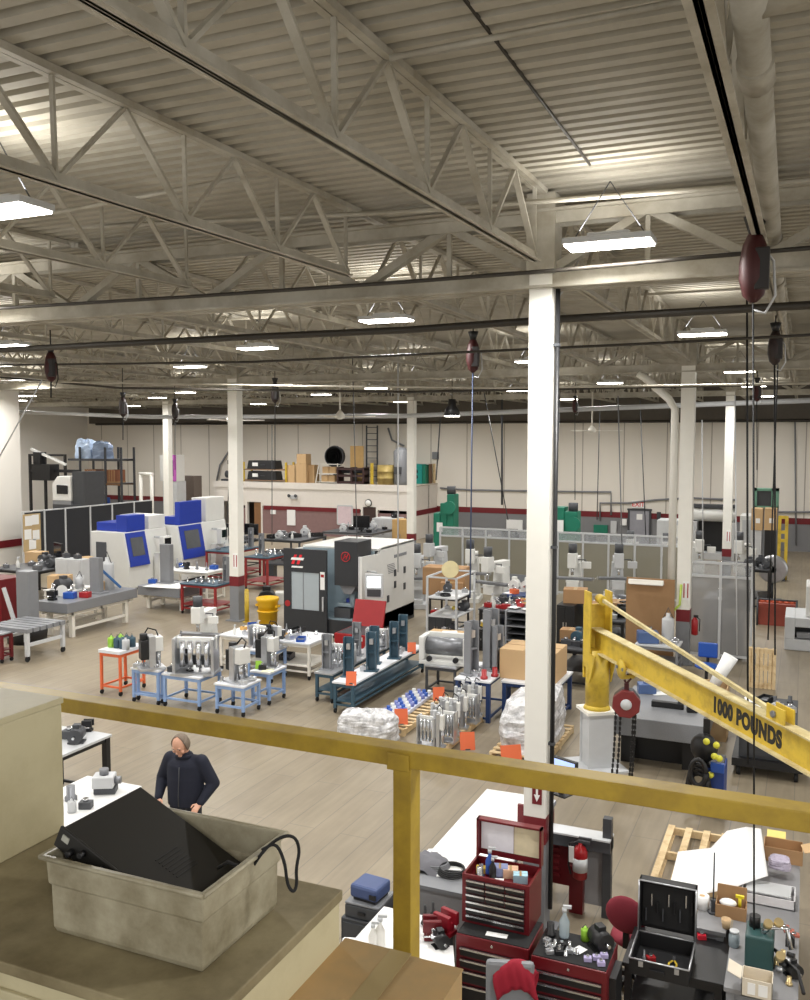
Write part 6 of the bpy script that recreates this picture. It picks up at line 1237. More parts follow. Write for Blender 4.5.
# ------------------------------------------------------------------ near tool corner below the gallery
def tool_corner():
    # long table under a white cover
    zt = .85; a = G(406, 882, zt); b = G(487, 790, zt); m_ = G(432, 850, zt); xr = CX0-.2
    o = thing('assembly_table', 'grey table with a white cover sheet, standing before the red tool chests', 'table', (a.x, a.y, 0)); w, d = xr-a.x, b.y-a.y
    MB().bx(0, w, 0, d, zt-.04, zt).build('table_top', GREYP, o); MB().bx(.02, w-.02, .02, .05, .1, zt-.04).build('front_panel', mat('panel_grey', (146, 146, 148), .6), o); MB().bx(.02, .05, .05, d-.05, .3, zt-.04).build('side_panel', GREYP, o)
    for x in (.05, w-.05):
        for y in (.06, d-.06): MB().bx(x-.03, x+.03, y-.03, y+.03, 0, zt-.04).build('leg', GREYP, o)
    q = MB(); n = 14; y0 = m_.y-a.y; vs = []
    for i in range(n+1):
        for j in range(n+1):
            x, y = -.03+(w+.02)*i/n, y0+(d-y0+.02)*j/n; vs.append((x, y, zt+.004+.012*abs(noise.noise(Vector((x*2, y*2, 3))))))
    q.add(vs, [(i*(n+1)+j, (i+1)*(n+1)+j, (i+1)*(n+1)+j+1, i*(n+1)+j+1) for i in range(n) for j in range(n)], True)
    c = q.build('white_cover_sheet', mat('bright_cover', (246, 246, 244), .6, 0, .02), None, loc=(a.x, a.y, 0)); tag(c, 'bright white cover sheet spread over the grey assembly table', 'cover sheet'); sd = c.modifiers.new('t', 'SOLIDIFY'); sd.thickness = .004; sd.offset = 1
    for px, py, rz, lab, s in ((449, 862, .5, 'white sheet stacked at the near edge of the assembly table', 2.0), (458, 866, .3, 'second white sheet under the first on the assembly table', 2.0)): p = G(px, py, zt); put('paper_sheet', (p.x, p.y, zt+.002+(.011 if s == 2.0 and rz == .5 else 0)), rz, lab, s, PAPER)
    for px, py, lab in ((436, 868, 'grey coiled cable on the near edge of the assembly table'), (452, 874, 'black coiled cable beside the red tool chest on the assembly table')): p = G(px, py, zt); put('cable_coil', (p.x, p.y, zt+.002), .4, lab, 1.1, GREYP if 'grey' in lab else BLACK)
    p = G(428, 864, zt); tag(MB().tube([p+Vector((0, 0, .02)), p+Vector((.25, -.12, .02)), p+Vector((.5, -.05, .02)), p+Vector((.7, -.2, .02))], .018, 6).build('cable', BLACK), 'black cable trailing along the near edge of the assembly table', 'cable')
    p = G(508, 806, zt); put('monitor', (p.x+.55, p.y+.6, zt+.02), -.4, 'screen with a blue picture at the back of the assembly table', 1.0, emit('screen_blue', (150, 170, 220), .8))
    p = G(428, 866, zt); o = thing('jacket', 'crumpled grey jacket lying on the assembly table near the guard rail post', 'jacket', (p.x, p.y, zt+.001))
    q = MB(); vs = []; n = 12
    for i in range(n+1):
        for j in range(n+1):
            u, v = i/n-.5, j/n-.5; e = max(0, 1-(u*u+v*v)*3.6); vs.append((u*.5, v*.4, .12*e**.6*(1+.7*noise.noise(Vector((u*9, v*9, 1))))))
    q.add(vs, [(i*(n+1)+j, (i+1)*(n+1)+j, (i+1)*(n+1)+j+1, i*(n+1)+j+1) for i in range(n) for j in range(n)], True); q.build('cloth', mat('grey_cloth', (112, 112, 118), .9), o)
    # tool chests
    def drawers(par, x0, x1, y, zs, cols=1):
        for z0, z1 in zs:
            for k in range(cols):
                a_, b_ = x0+(x1-x0)*k/cols+.006, x0+(x1-x0)*(k+1)/cols-.006
                dr = MB().bx(a_, b_, y-.018, y, z0, z1-.012).build('drawer', mat('drawer_black', (24, 22, 24), .35), par)
                MB().bx(a_, b_, y-.03, y-.018, z1-.03, z1-.012).build('pull', CHROME, dr)
    f = F(529, 950, 456, 546, 1.0); w = f[1]-f[0]; d = .5
    o = thing('roller_cabinet', 'dark red roller tool cabinet under the open tool chest', 'tool cabinet', (f[0], f[2], 0)); B = (f[0], f[2])
    MB().bx(0, w, 0, d, .12, 1.0).build('body', TOOLRED, o, .008); MB().bx(.01, w-.01, .01, d-.01, 1.0, 1.008).build('top_mat', RUBBER, o)
    drawers(o, .04, w-.04, 0, [(.16, .36), (.38, .54), (.56, .68), (.70, .79), (.81, .9)])
    MB().box((w*.52, .1, 1.012), (.2, .07, .004), .1).build('label', PAPER, o); MB().cyl((w/2, 0, .95), (w/2, -.01, .95), .012, n=8).build('lock', CHROME, o)
    for x in (.08, w-.08):
        for y in (.08, d-.08): MB().cyl((x-.02, y, .06), (x+.02, y, .06), .06, n=12).build('caster_wheel', RUBBER, o)
    f = F(529, 936, 462, 546, 1.01); w = f[1]-f[0]; d = .42; h = HT(f[1], f[2], 887)-1.01; hl = .38
    o = thing('tool_chest', 'dark red tool chest with its lid open, topmost on the roller cabinet', 'tool chest', (f[0], f[2], 1.01))
    q = MB(); q.bx(0, w, 0, .02, 0, h); q.bx(0, .02, .02, d, 0, h); q.bx(w-.02, w, .02, d, 0, h); q.bx(.02, w-.02, d-.02, d, 0, h); q.bx(.02, w-.02, .02, d-.02, 0, h-.09); q.build('body', TOOLRED, o)
    drawers(o, .04, w-.04, 0, [(.03+k*.068, .03+(k+1)*.068) for k in range(3)], 1); drawers(o, .04, w-.04, 0, [(.03+k*.068, .03+(k+1)*.068) for k in (3, 4, 5)], 3)
    ld = MB(); ld.bx(0, w, d+.05, d+.065, h, h+hl); ld.bx(0, .02, d-.02, d+.05, h, h+hl); ld.bx(w-.02, w, d-.02, d+.05, h, h+hl); ld.bx(0, w, d-.02, d+.05, h+hl-.02, h+hl); ld = ld.build('lid', TOOLRED, o)
    MB().bx(.03, w*.55, d+.045, d+.05, h+.06, h+hl-.05).build('taped_poster', mat('poster_pale', (226, 224, 230), .7, 0, .1, 9), ld); MB().bx(w*.56, w-.04, d+.045, d+.05, h+.06, h+hl-.05).build('taped_poster', mat('poster_cream', (214, 202, 170), .7, 0, .15, 14), ld)
    tr = Vector((f[0], f[2], 1.01+h-.088))
    for kd, m, u, v, s, lab in (('spray_bottle', BLUEP, .25, .7, 1.1, 'blue spray bottle in the open tool chest'), ('carton', mat('box_blue_white', (140, 150, 190), .6), .42, .75, .38, 'blue and white small box in the open tool chest'), ('carton', mat('box_orange_white', (220, 180, 150), .6), .6, .78, .36, 'orange and white small box in the open tool chest'), ('carton', mat('box_pale_blue', (170, 210, 226), .6), .8, .6, .34, 'pale blue small box in the open tool chest'), ('paper_sheet', PAPER, .45, .25, .6, 'white card in the tray of the open tool chest'), ('machined_sleeve', CHROME, .15, .35, .9, 'chrome socket in the open tool chest'), ('spray_bottle', BLACK, .34, .5, .9, 'black spray bottle in the open tool chest'), ('machined_block', YEL, .1, .7, .6, 'yellow block in the corner of the open tool chest')):
        put(kd, (tr.x+w*(.06+.88*u), tr.y+d*(.08+.8*v), tr.z), .3, lab, s, m)
    f = F(607, 973, 531, 618, 1.0); w = f[1]-f[0]; d = .5
    o = thing('roller_cabinet', 'dark red roller cabinet with a crowded black top, beside the open chest', 'tool cabinet', (f[0], f[2], 0))
    MB().bx(0, w, 0, d, .12, 1.0).build('body', TOOLRED, o, .008); MB().bx(.01, w-.01, .01, d-.01, 1.0, 1.008).build('top_mat', RUBBER, o)
    drawers(o, .04, w-.04, 0, [(.16, .36), (.38, .54), (.56, .68), (.70, .79), (.81, .9)])
    MB().cyl((w/2, 0, .95), (w/2, -.01, .95), .012, n=8).build('lock', CHROME, o); MB().bx(w, w+.06, .1, .4, .55, .9).build('side_tray', BLACK, o)
    for x in (.08, w-.08):
        for y in (.08, d-.08): MB().cyl((x-.02, y, .06), (x+.02, y, .06), .06, n=12).build('caster_wheel', RUBBER, o)
    T = lambda u, v: (f[0]+w*u, f[2]+d*v, 1.01)
    CLR = mat('clear_bottle', (190, 206, 214), .1, 0, .05, alpha=.6)
    put('spray_bottle', T(.3, .8), .2, 'clear water bottle on the crowded roller cabinet', 1.25, CLR); put('coolant_can', T(.58, .85), 0, 'green and white can on the crowded roller cabinet', .45, GREENP)
    put('electric_motor', T(.8, .72), .7, 'black machine part on the crowded roller cabinet', .75, BLACK)
    put('machined_sleeve', T(.12, .75), 0, 'black round part on the crowded roller cabinet', 1, BLACK)
    LIL = mat('lilac_pack', (176, 166, 204), .5)
    for u, v in ((.72, .2), (.82, .3), (.9, .16), (.9, .42)): put('machined_block', T(u, v), .4*u, 'small lilac pack on the corner of the crowded roller cabinet', .42, LIL, 'lilac packs on the roller cabinet')
    strew(lambda u, v: T(.04+.6*u, .08+.5*v), [('machined_block', ALU, 4, 'small silver'), ('machined_sleeve', CHROME, 5, 'shiny'), ('machined_block', BLACK, 3, 'small black'), ('paper_sheet', PAPER, 1, 'white')], 'on the crowded roller cabinet')
    for o_ in list(COL.objects):
        if o_.get('label', '').endswith('on the crowded roller cabinet') and ('small' in o_['label'] or 'shiny' in o_['label'] or 'white' in o_['label'] and 'sheet' in o_.name): o_.scale = (.42, .42, .42)
    # chair with red cloth
    p = G(510, 990, .8); o = thing('office_chair', 'grey backed chair in front of the red roller cabinets', 'chair', (p.x, p.y, 0), .3)
    MB().box((0, 0, .82), (.42, .07, .5)).build('backrest', GREYP, o, .09); MB().bx(-.24, .24, -.5, -.05, .44, .52).build('seat', DGREY, o, .03); MB().bx(-.03, .03, -.03, .03, .42, .6).build('back_stem', BLACK, o); MB().cyl((0, -.27, .1), (0, -.27, .44), .03, n=8).build('post', BLACK, o)
    for k in range(5): t = k*2*PI/5; MB().bar((0, -.27, .1), (.28*math.cos(t), -.27+.28*math.sin(t), .04), .05).build('leg', BLACK, o)
    q = MB(); vs = []; n = 14
    for i in range(n+1):
        t = i/n; s = -.5+t
        for j in range(n+1):
            u = j/n-.5; y = .05*math.copysign(min(1, abs(s)*4), s)*1.25; z = 1.08-.62*max(0, abs(s)-.12)-.12*u*u*4; vs.append((u*.36+.05+.02*math.sin(s*9), y+.012*math.sin(u*30)*min(1, abs(s)*4), z+.012*noise.noise(Vector((u*8, s*8, 2)))))
    q.add(vs, [(i*(n+1)+j, (i+1)*(n+1)+j, (i+1)*(n+1)+j+1, i*(n+1)+j+1) for i in range(n) for j in range(n)], True)
    c = q.build('red_jacket', mat('red_cloth', (150, 18, 42), .8, 0, .15), None, loc=(p.x, p.y, 0), rz=.3); sd = c.modifiers.new('t', 'SOLIDIFY'); sd.thickness = .012; tag(c, 'red cloth draped over the grey chair back by the roller cabinets', 'cloth')
    # steel stand with the extinguisher
    y = 10.45; xa, xb = GY(538, 880, y).x, GY(607, 880, y).x; zb = GY(570, 832, y).z; w = xb-xa
    o = thing('steel_stand', 'dark steel stand with red panels at the foot of the nearest cream column', 'stand', (xa, y, 0))
    for x in (0, w): MB().bx(x-.05, x+.05, -.05, .05, 0, zb+.25 if x else zb).build('upright', DGREY, o)
    MB().bx(-.05, w+.05, -.1, .1, zb-.14, zb).build('cross_beam', DGREY, o); MB().bx(-.05, w+.05, -.12, .12, zb, zb+.02).build('beam_flange', LGREY, o)
    MB().bx(.1, w*.48, .06, .1, .25, zb-.14).build('red_panel', TOOLRED, o); MB().bx(w*.68, w-.05, .02, .06, .1, zb-.14).build('grey_panel', mat('panel_grey', (146, 146, 148), .6), o); MB().bx(w*.48, w*.68, -.08, .02, 0, zb*.6).build('red_post', TOOLRED, o)
    q = MB()
    for k in range(7): q.bx(.16, w*.3, .04, .06, .35+k*.08, .38+k*.08)
    q.build('louvre_slat', MAROON, o); MB().bx(-.3, .15, .12, .16, zb-.1, zb+.18).build('rear_red_board', TOOLRED, o)
    p = GY(578, 866, y-.3); o = thing('fire_extinguisher', 'red fire extinguisher with a white tag hanging on the dark steel stand', 'fire extinguisher', (p.x, y-.19, p.z-.2))
    MB().lathe((0, 0, 0), [(.05, 0), (.085, .02), (.085, .32), (.06, .38), (.025, .4), (.025, .43)], 16).build('cylinder', mat('extinguisher_red', (150, 22, 28), .3, .1), o)
    MB().lathe((0, 0, .1), [(.0865, 0), (.0865, .16)], 16).build('label_band', LGREY, o); MB().bx(-.03, .11, -.015, .015, .43, .46).bx(-.02, .13, -.012, .012, .48, .5).build('handle', DGREY, o); MB().tube([(-.03, 0, .44), (-.13, 0, .4), (-.13, -.02, .15), (-.1, -.03, .05)], .012, 6).build('hose', BLACK, o); MB().box((-.09, -.06, .3), (.06, .004, .2), 0, .1).build('tag', PAPER, o)
    MB().bx(-.05, .05, .085, .14, .1, .3).build('bracket', DGREY, o)
    # arrow sign on the column
    p = GY(537, 793, CY0-.13); o = thing('arrow_sign', 'small maroon sign with a white arrow pointing down on the nearest column', 'sign', (p.x, CY0-.126, p.z-.13)); MB().bx(-.055, .055, -.006, 0, 0, .26).build('plate', MAROON, o); MB().prism([(-.035, .11), (.035, .11), (0, .03)], 'Y', -.009, -.006).bx(-.012, .012, -.009, -.006, .11, .22).build('arrow', PAPER, o)
    for x, y_, lab in ((CX0-BX, CY0+BY, 'small red and white notice on the second row column'), (CX0, CY0+BY, 'small red and white notice on the paired columns beyond the crane'), (CX0, CY0+2*BY, 'small red and white notice on the third cream column')):
        o = thing('column_notice', lab, 'sign', (x+.06, y_-.16, 1.62)); MB().bx(-.08, .08, -.01, 0, 0, .46).build('plate', PAPER, o); q = MB(); q.bx(-.06, -.03, -.014, -.01, .05, .41); q.bx(.03, .06, -.014, -.01, .05, .41); q.build('red_stripe', RED, o)
    # open tool case on the black table
    f = F(724, 985, 622, 738, .75); w = f[1]-f[0]; d = min(1.0, f[3]-f[2]); T = table((f[0], f[1], f[2], f[2]+d), .75, BLACK, 'black low table carrying the open tool case', BLACK, 'tool_table', 'table', .25, False, None, .06)
    f = F(689, 971, 629, 697, .9); w = f[1]-f[0]; d = min(.5, f[3]-f[2]); o = thing('tool_case', 'black tool case with silver edges standing open on the black table', 'tool case', (f[0], f[2], .752)); h = .15; hl = .5
    CB = mat('case_black', (26, 26, 28), .5)
    q = MB(); q.bx(0, w, 0, d, 0, .015)
    for x in (0, w-.015): q.bx(x, x+.015, 0, d, .015, h)
    for y_ in (0, d-.015): q.bx(.015, w-.015, y_, y_+.015, .015, h)
    q.build('shell', CB, o); q = MB()
    for a_, b_ in (((0, 0), (w, 0)), ((w, 0), (w, d)), ((w, d), (0, d)), ((0, d), (0, 0))): q.tube([(*a_, h), (*b_, h)], .008, 6)
    q.build('silver_edge', ALU, o)
    ld = MB(); ld.bx(0, w, d+.1, d+.115, h, h+hl); ld.bx(0, .015, d, d+.1, h, h+hl); ld.bx(w-.015, w, d, d+.1, h, h+hl); ld.bx(0, w, d, d+.1, h+hl-.015, h+hl); ld = ld.build('lid', CB, o); q = MB()
    for a_, b_ in (((0, h), (0, h+hl)), ((0, h+hl), (w, h+hl)), ((w, h+hl), (w, h))): q.tube([(a_[0], d-.002, a_[1]), (b_[0], d-.002, b_[1])], .008, 6)
    q.build('silver_edge', ALU, ld); MB().bx(.03, w-.03, d+.06, d+.1, h+.05, h+hl-.05).build('tool_pallet', RUBBER, ld)
    for k in range(9): MB().box((w*(.12+.1*k), d+.05, h+.15+.22*((k*37) % 10)/10), (.012, .02, .12)).build('hand_tool', (DGREY, CHROME, BLACK)[k % 3], ld)
    MB().bx(w*.35, w*.6, -.03, 0, .06, .09).build('handle', BLACK, o)
    for x in (.2, .8): MB().bx(w*x-.02, w*x+.02, -.01, 0, .09, .14).build('latch', ALU, o)
    c = Vector((f[0], f[2], .77)); 
    o = thing('pliers', 'yellow handled pliers lying in the open tool case', 'pliers', (c.x+w*.68, c.y+d*.45, c.z)); 
    for s in (-1, 1): MB().tube([(s*.005, .08, .02), (s*.035, .02, .02), (s*.03, -.06, .02), (s*.015, -.09, .02)], .009, 6).build('grip', YEL, o)
    MB().bx(-.012, .012, .07, .14, .01, .03).build('jaw', CHROME, o)
    put('machined_block', (c.x+w*.3, c.y+d*.5, c.z), .5, 'red part in the open tool case', .5, RED); put('tool_holder', (c.x+w*.2, c.y+d*.4, c.z), .5, 'steel part in the open tool case', .6, IRON)
    p = G(707, 940, .75); put('machined_block', (p.x-.05, p.y, .752), .3, 'red part on the black table beside the tool case', .5, mat('bright_red_plastic', (220, 40, 60), .4)); p = G(712, 930, .75); put('cable_coil', (p.x, p.y, .752), .3, 'thin black wire coil on the black table beside the tool case', .5, BLACK)
    # red chair back
    p = G(632, 908, .8); o = thing('swivel_chair', 'red padded swivel chair between the stand and the tool case', 'chair', (p.x, p.y, 0), 3.0); RC = mat('red_upholstery', (136, 44, 58), .8)
    MB().sph((0, .2, .82), .2, 18, 10, (1.05, .25, .95)).build('backrest', RC, o); MB().lathe((0, -.05, .44), [(.2, 0), (.23, .03), (.21, .08), (.05, .1)], 18).build('seat', RC, o); MB().cyl((0, -.05, .08), (0, -.05, .44), .03, n=8).build('post', BLACK, o); MB().bx(-.03, .03, .15, .19, .46, .7).build('back_stem', BLACK, o)
    for k in range(5): t = k*2*PI/5; MB().bar((0, -.05, .08), (.27*math.cos(t), -.05+.27*math.sin(t), .04), .05).build('leg', BLACK, o)
    # cluttered bench
    zb = .85; a = G(694, 927, zb); b_ = G(727, 932, zb); table((a.x, b_.x-.01, a.y, a.y+.62), zb, GREYP, 'small grey bench behind the open tool case, holding the paper roll', mat('bench_grey', (132, 132, 134), .5, 0, .1, 8), 'work_bench', 'bench', .3, False, None, .07)
    a = G(728, 957, zb); c = G(802, 860, zb); xr = G(799, 948, zb).x; d = c.y-a.y; w = xr-a.x
    T = table((a.x, xr, a.y-.5, c.y), zb, GREYP, 'grey cluttered bench below the crane arm, with the white drawing sheet', mat('bench_grey', (132, 132, 134), .5, 0, .1, 8), 'work_bench', 'bench', .3, False, None, .07)
    def on(px, py, z=zb): q_ = G(px, py, z); return (q_.x, q_.y, z+.002)
    back = [(678, 852, 1.0), (711, 848, 1.02), (727, 831, 1.2), (746, 827, 1.25), (761, 829, 1.2)]; front = [(669, 889, .95), (700, 895, .93), (733, 888, .95), (752, 881, 1.0), (768, 876, 1.04)]
    q = MB(); vs = []; n = 20
    def lp(L_, t): t = t*(len(L_)-1); i = min(int(t), len(L_)-2); return G(*L_[i]).lerp(G(*L_[i+1]), (t-i))
    for i in range(n+1):
        for j in range(9):
            p = lp(back, i/n).lerp(lp(front, i/n), j/8); p.z += .03*math.sin(j/8*PI)*math.sin(i/n*PI*2); vs.append(tuple(p))
    q.add(vs, [(i*9+j, (i+1)*9+j, (i+1)*9+j+1, i*9+j+1) for i in range(n) for j in range(8)], True)
    s_ = q.build('drawing_sheet', mat('bright_sheet', (250, 250, 250), .6, 0, .01)); sd = s_.modifiers.new('t', 'SOLIDIFY'); sd.thickness = .004; tag(s_, 'large curved white drawing sheet lying over the boxes on the cluttered bench', 'drawing sheet')
    x0, x1, y0, y1 = F(795, 912, 741, 798, zb); o = thing('flat_box', 'flat white box with open lid on the cluttered bench', 'box', (x0, y0, zb+.002)); w_ = x1-x0; d_ = .34; WB = mat('box_white', (214, 212, 214), .7)
    q = MB(); q.bx(0, w_, 0, d_, 0, .01)
    for x in (0, w_-.01): q.bx(x, x+.01, 0, d_, 0, .1)
    for y_ in (0, d_-.01): q.bx(0, w_, y_, y_+.01, 0, .1)
    q.build('tray', WB, o); MB().bx(.04, w_-.04, .06, d_-.02, .09, .105).build('inner_lid', LGREY, o)
    x, y, z = on(783, 858); o = thing('open_carton', 'open brown carton with a raised flap at the back of the cluttered bench', 'carton', (x, y, z))
    q = MB(); q.bx(-.2, .2, -.14, .14, 0, .01)
    for s in (-1, 1): q.bx(s*.2-.004, s*.2+.004, -.14, .14, 0, .16); q.bx(-.2, .2, s*.14-.004, s*.14+.004, 0, .16)
    q.build('box', CARDD, o); MB().box((.28, -.05, .19), (.17, .22, .006), .2, 0, -.3).build('flap', CARD, o); MB().box((-.08, .2, .18), (.2, .12, .006), 0, .3).build('flap', mat('yellow_flap', (226, 206, 120), .7), o)
    wrapped((G(768, 880, zb).x, G(791, 880, zb).x, G(778, 880, zb).y, G(778, 880, zb).y+.2), zb+.105, .1, 'crumpled lilac grey plastic bag on the flat white box', 8, mat('lilac_bag', (176, 168, 186), .25, 0, .3, 20, bump=1))
    x, y, z = on(702, 908); o = thing('tape_roll', 'white paper roll standing on the cluttered bench', 'roll', (x, y, z)); MB().lathe((0, 0, 0), [(.03, 0), (.07, 0), (.07, .13), (.03, .13), (.03, 0)], 18).build('roll', PAPER, o); MB().cyl((0, 0, .0), (0, 0, .128), .029, n=12).build('core', CARD, o)
    x, y, z = on(713, 913); o = thing('rod_stand', 'thin dark rod standing on the cluttered bench beside the paper roll', 'rod', (x, y, z)); MB().cyl((0, 0, .02), (0, 0, .62), .008, n=8).build('rod', DGREY, o); MB().cyl((0, 0, 0), (0, 0, .02), .05, n=12).build('base', DGREY, o); MB().bx(-.02, .02, -.02, .02, .02, .14).build('clamp', DGREY, o)
    x, y, z = on(731, 915); o = thing('parts_carton', 'small open cardboard box holding packets and a yellow valve', 'carton', (x, y, z)); q = MB(); q.bx(-.14, .14, -.09, .09, 0, .01)
    for s in (-1, 1): q.bx(s*.14-.004, s*.14+.004, -.09, .09, 0, .13); q.bx(-.14, .14, s*.09-.004, s*.09+.004, 0, .13 if s < 0 else .26)
    q.build('box', CARDD, o); MB().sph((-.03, 0, .12), .07, sc=(1.2, .9, .5)).build('packet', PAPER, o); MB().cyl((.08, -.02, .1), (.08, -.02, .2), .016).bx(.04, .12, -.035, -.005, .2, .225).build('valve', mat('valve_yellow', (230, 210, 40), .4), o)
    x, y, z = on(726, 928); o = thing('paper_cup', 'tan paper cup on the cluttered bench below the small carton', 'cup', (x, y, z)); MB().lathe((0, 0, 0), [(.035, 0), (.048, .09), (.044, .09), (.032, .006)], 14).build('cup', mat('cup_tan', (196, 168, 130), .7), o)
    x, y, z = on(734, 946); o = thing('glass_jar', 'clear jar with dark contents on the edge of the cluttered bench', 'jar', (x, y, z)); MB().lathe((0, 0, 0), [(.045, 0), (.05, .01), (.05, .1), (.04, .12), (.04, .13)], 14).build('jar', CLR, o); MB().cyl((0, 0, .005), (0, 0, .05), .042, n=14).build('contents', DGREY, o); MB().cyl((0, 0, .13), (0, 0, .15), .043, n=14).build('lid', LGREY, o)
    # teal power unit with gauges
    x0, x1, y0, y1 = F(773, 975, 744, 778, zb); o = thing('pump_unit', 'dark teal pump unit with brass gauges on the cluttered bench', 'pump', (x0, y0+.02, zb+.002)); w_ = x1-x0; TU = mat('dark_teal_enamel', (46, 78, 78), .4)
    MB().bx(0, w_, 0, .3, 0, .3).build('housing', TU, o, .02); BR = mat('brass', (200, 178, 130), .3, .7)
    MB().tube([(w_*.6, .1, .3), (w_*.8, .1, .36), (w_+.1, .16, .36), (w_+.14, .1, .2)], .022, 8).build('pipe', CHROME, o)
    for u, v, zz in ((.75, .12, .36), (1.1, .16, .37), (1.2, -.02, .16)): MB().cyl((w_*u, v, zz), (w_*u+.01, v-.03, zz+.05), .04, n=14).build('gauge', BR, o)
    for k in range(4): MB().cyl((w_+.02+.03*k, .02, .05+.05*k), (w_+.08+.03*k, .0, .05+.05*k), .022, n=8).build('valve', (ALU, BLACK)[k % 2], o)
    MB().cyl((w_*.3, .2, .3), (w_*.3, .2, .4), .05, n=12).build('filler_cap', BLACK, o); MB().tube([(w_, .05, .2), (w_+.2, -.05, .1), (w_+.25, -.25, .02)], .016, 6).build('hose', BLACK, o)
    x, y, z = on(790, 946); o = thing('black_junction_box', 'black house shaped block on the edge of the cluttered bench', 'block', (x, y, z)); MB().prism([(-.04, 0), (.04, 0), (.04, .08), (0, .12), (-.04, .08)], 'Y', -.03, .03).build('block', BLACK, o); MB().bx(-.02, .02, -.034, -.03, .02, .07).build('cover', DGREY, o)
    for k in range(3):
        x, y, z = on(784+k*5, 928+k*4); put('machined_block', (x, y, z), .1, 'rust red tile on the cluttered bench beside the flat white box', (.6, .5, .25), mat('rust_tile', (176, 100, 84), .7), 'rust red tiles on the bench')
    x0, x1, y0, y1 = F(772, 1004, 741, 780, .84); o = thing('parts_carton', 'white open carton at the near end of the cluttered bench', 'carton', (x0, y0, zb+.002)); w_ = x1-x0
    q = MB(); q.bx(0, w_, 0, .2, 0, .008)
    for x in (0, w_-.006): q.bx(x, x+.006, 0, .2, 0, .16)
    for y_ in (0, .194): q.bx(0, w_, y_, y_+.006, 0, .16)
    q.build('box', mat('carton_cream', (216, 206, 188), .7), o); MB().box((-.06, .1, .17), (.12, .2, .005), 0, 0, .4).build('flap', mat('carton_cream', (216, 206, 188), .7), o); MB().bx(w_*.2, w_*.45, -.004, 0, .03, .13).build('label', PAPER, o); MB().bx(w_*.55, w_*.85, -.004, 0, .03, .13).build('label', PAPER, o)
    x, y, z = on(792, 975); put('electric_motor', (x, y, z), .6, 'black motor at the near end of the cluttered bench', .55, BLACK)
    for k, (px, py) in enumerate(((776, 966), (783, 958), (789, 985))): x, y, z = on(px, py); put('machined_sleeve', (x, y, z), .3, 'brass fitting among the valves on the cluttered bench', .6, BR, 'brass fittings on the bench')
    # floor pallet with steel
    a_, b_ = G(650, 876, .14), G(667, 824, .14); T = pallet((a_.x, a_.x+1.05, a_.y, b_.y), 'wooden pallet on the floor behind the open tool case', .14, True)
    x, y, z = T(.62, .74); o = thing('steel_channel', 'black steel channel lying on the floor pallet', 'steel', (x, y, z), .1); MB().bx(-.32, .32, -.12, .12, 0, .015).bx(-.32, .32, -.12, -.105, .015, .22).bx(-.32, .32, .105, .12, .015, .22).build('channel', BLACK, o)
    # blue and black cart
    f = F(723, 818, 690, 731); w_ = f[1]-f[0]; h = HT(f[1], f[2], 742); o = thing('hose_cart', 'blue cart piled with black hoses and yellow fittings behind the rail', 'cart', (f[0], f[2], 0)); d_ = .6
    MB().bx(w_*.35, w_, 0, d_, .1, h*.62).build('blue_body', mat('cart_blue', (34, 62, 130), .5), o, .01); MB().bx(w_*.1, w_*.95, .05, d_, h*.62, h*.66).build('tray', BLACK, o)
    for x in (w_*.4, w_*.9):
        for y_ in (.08, d_-.08): MB().cyl((x-.02, y_, .05), (x+.02, y_, .05), .05, n=10).build('caster_wheel', RUBBER, o)
    MB().bx(w_*.3, w_*.5, .2, .3, h*.66, h+.25).build('mast', BLACK, o)
    for k in range(4):
        q = MB(); q.tube([(w_*.25+.17*math.cos(t*PI/8)*(1-.12*k), -.06-.03*k, h*(.3+.1*k)+.3*math.sin(t*PI/8)*(1-.12*k)) for t in range(17)], .035, 7); q.build('hose_loop', BLACK, o)
    for x, z in ((.45, .98), (.75, .95), (.7, .8), (.85, .78), (.6, .55)): MB().sph((w_*x, -.02, h*z), .05).build('yellow_fitting', mat('fitting_yellow', (224, 220, 70), .4), o)
    MB().bx(w_*.6, w_*1.0, -.06, 0, h*.6, h*.72).build('blue_bracket', BLUEP, o); MB().sph((w_*.35, .15, h*.85), .2, sc=(1, .8, 1.1)).build('black_housing', BLACK, o)
tool_corner()

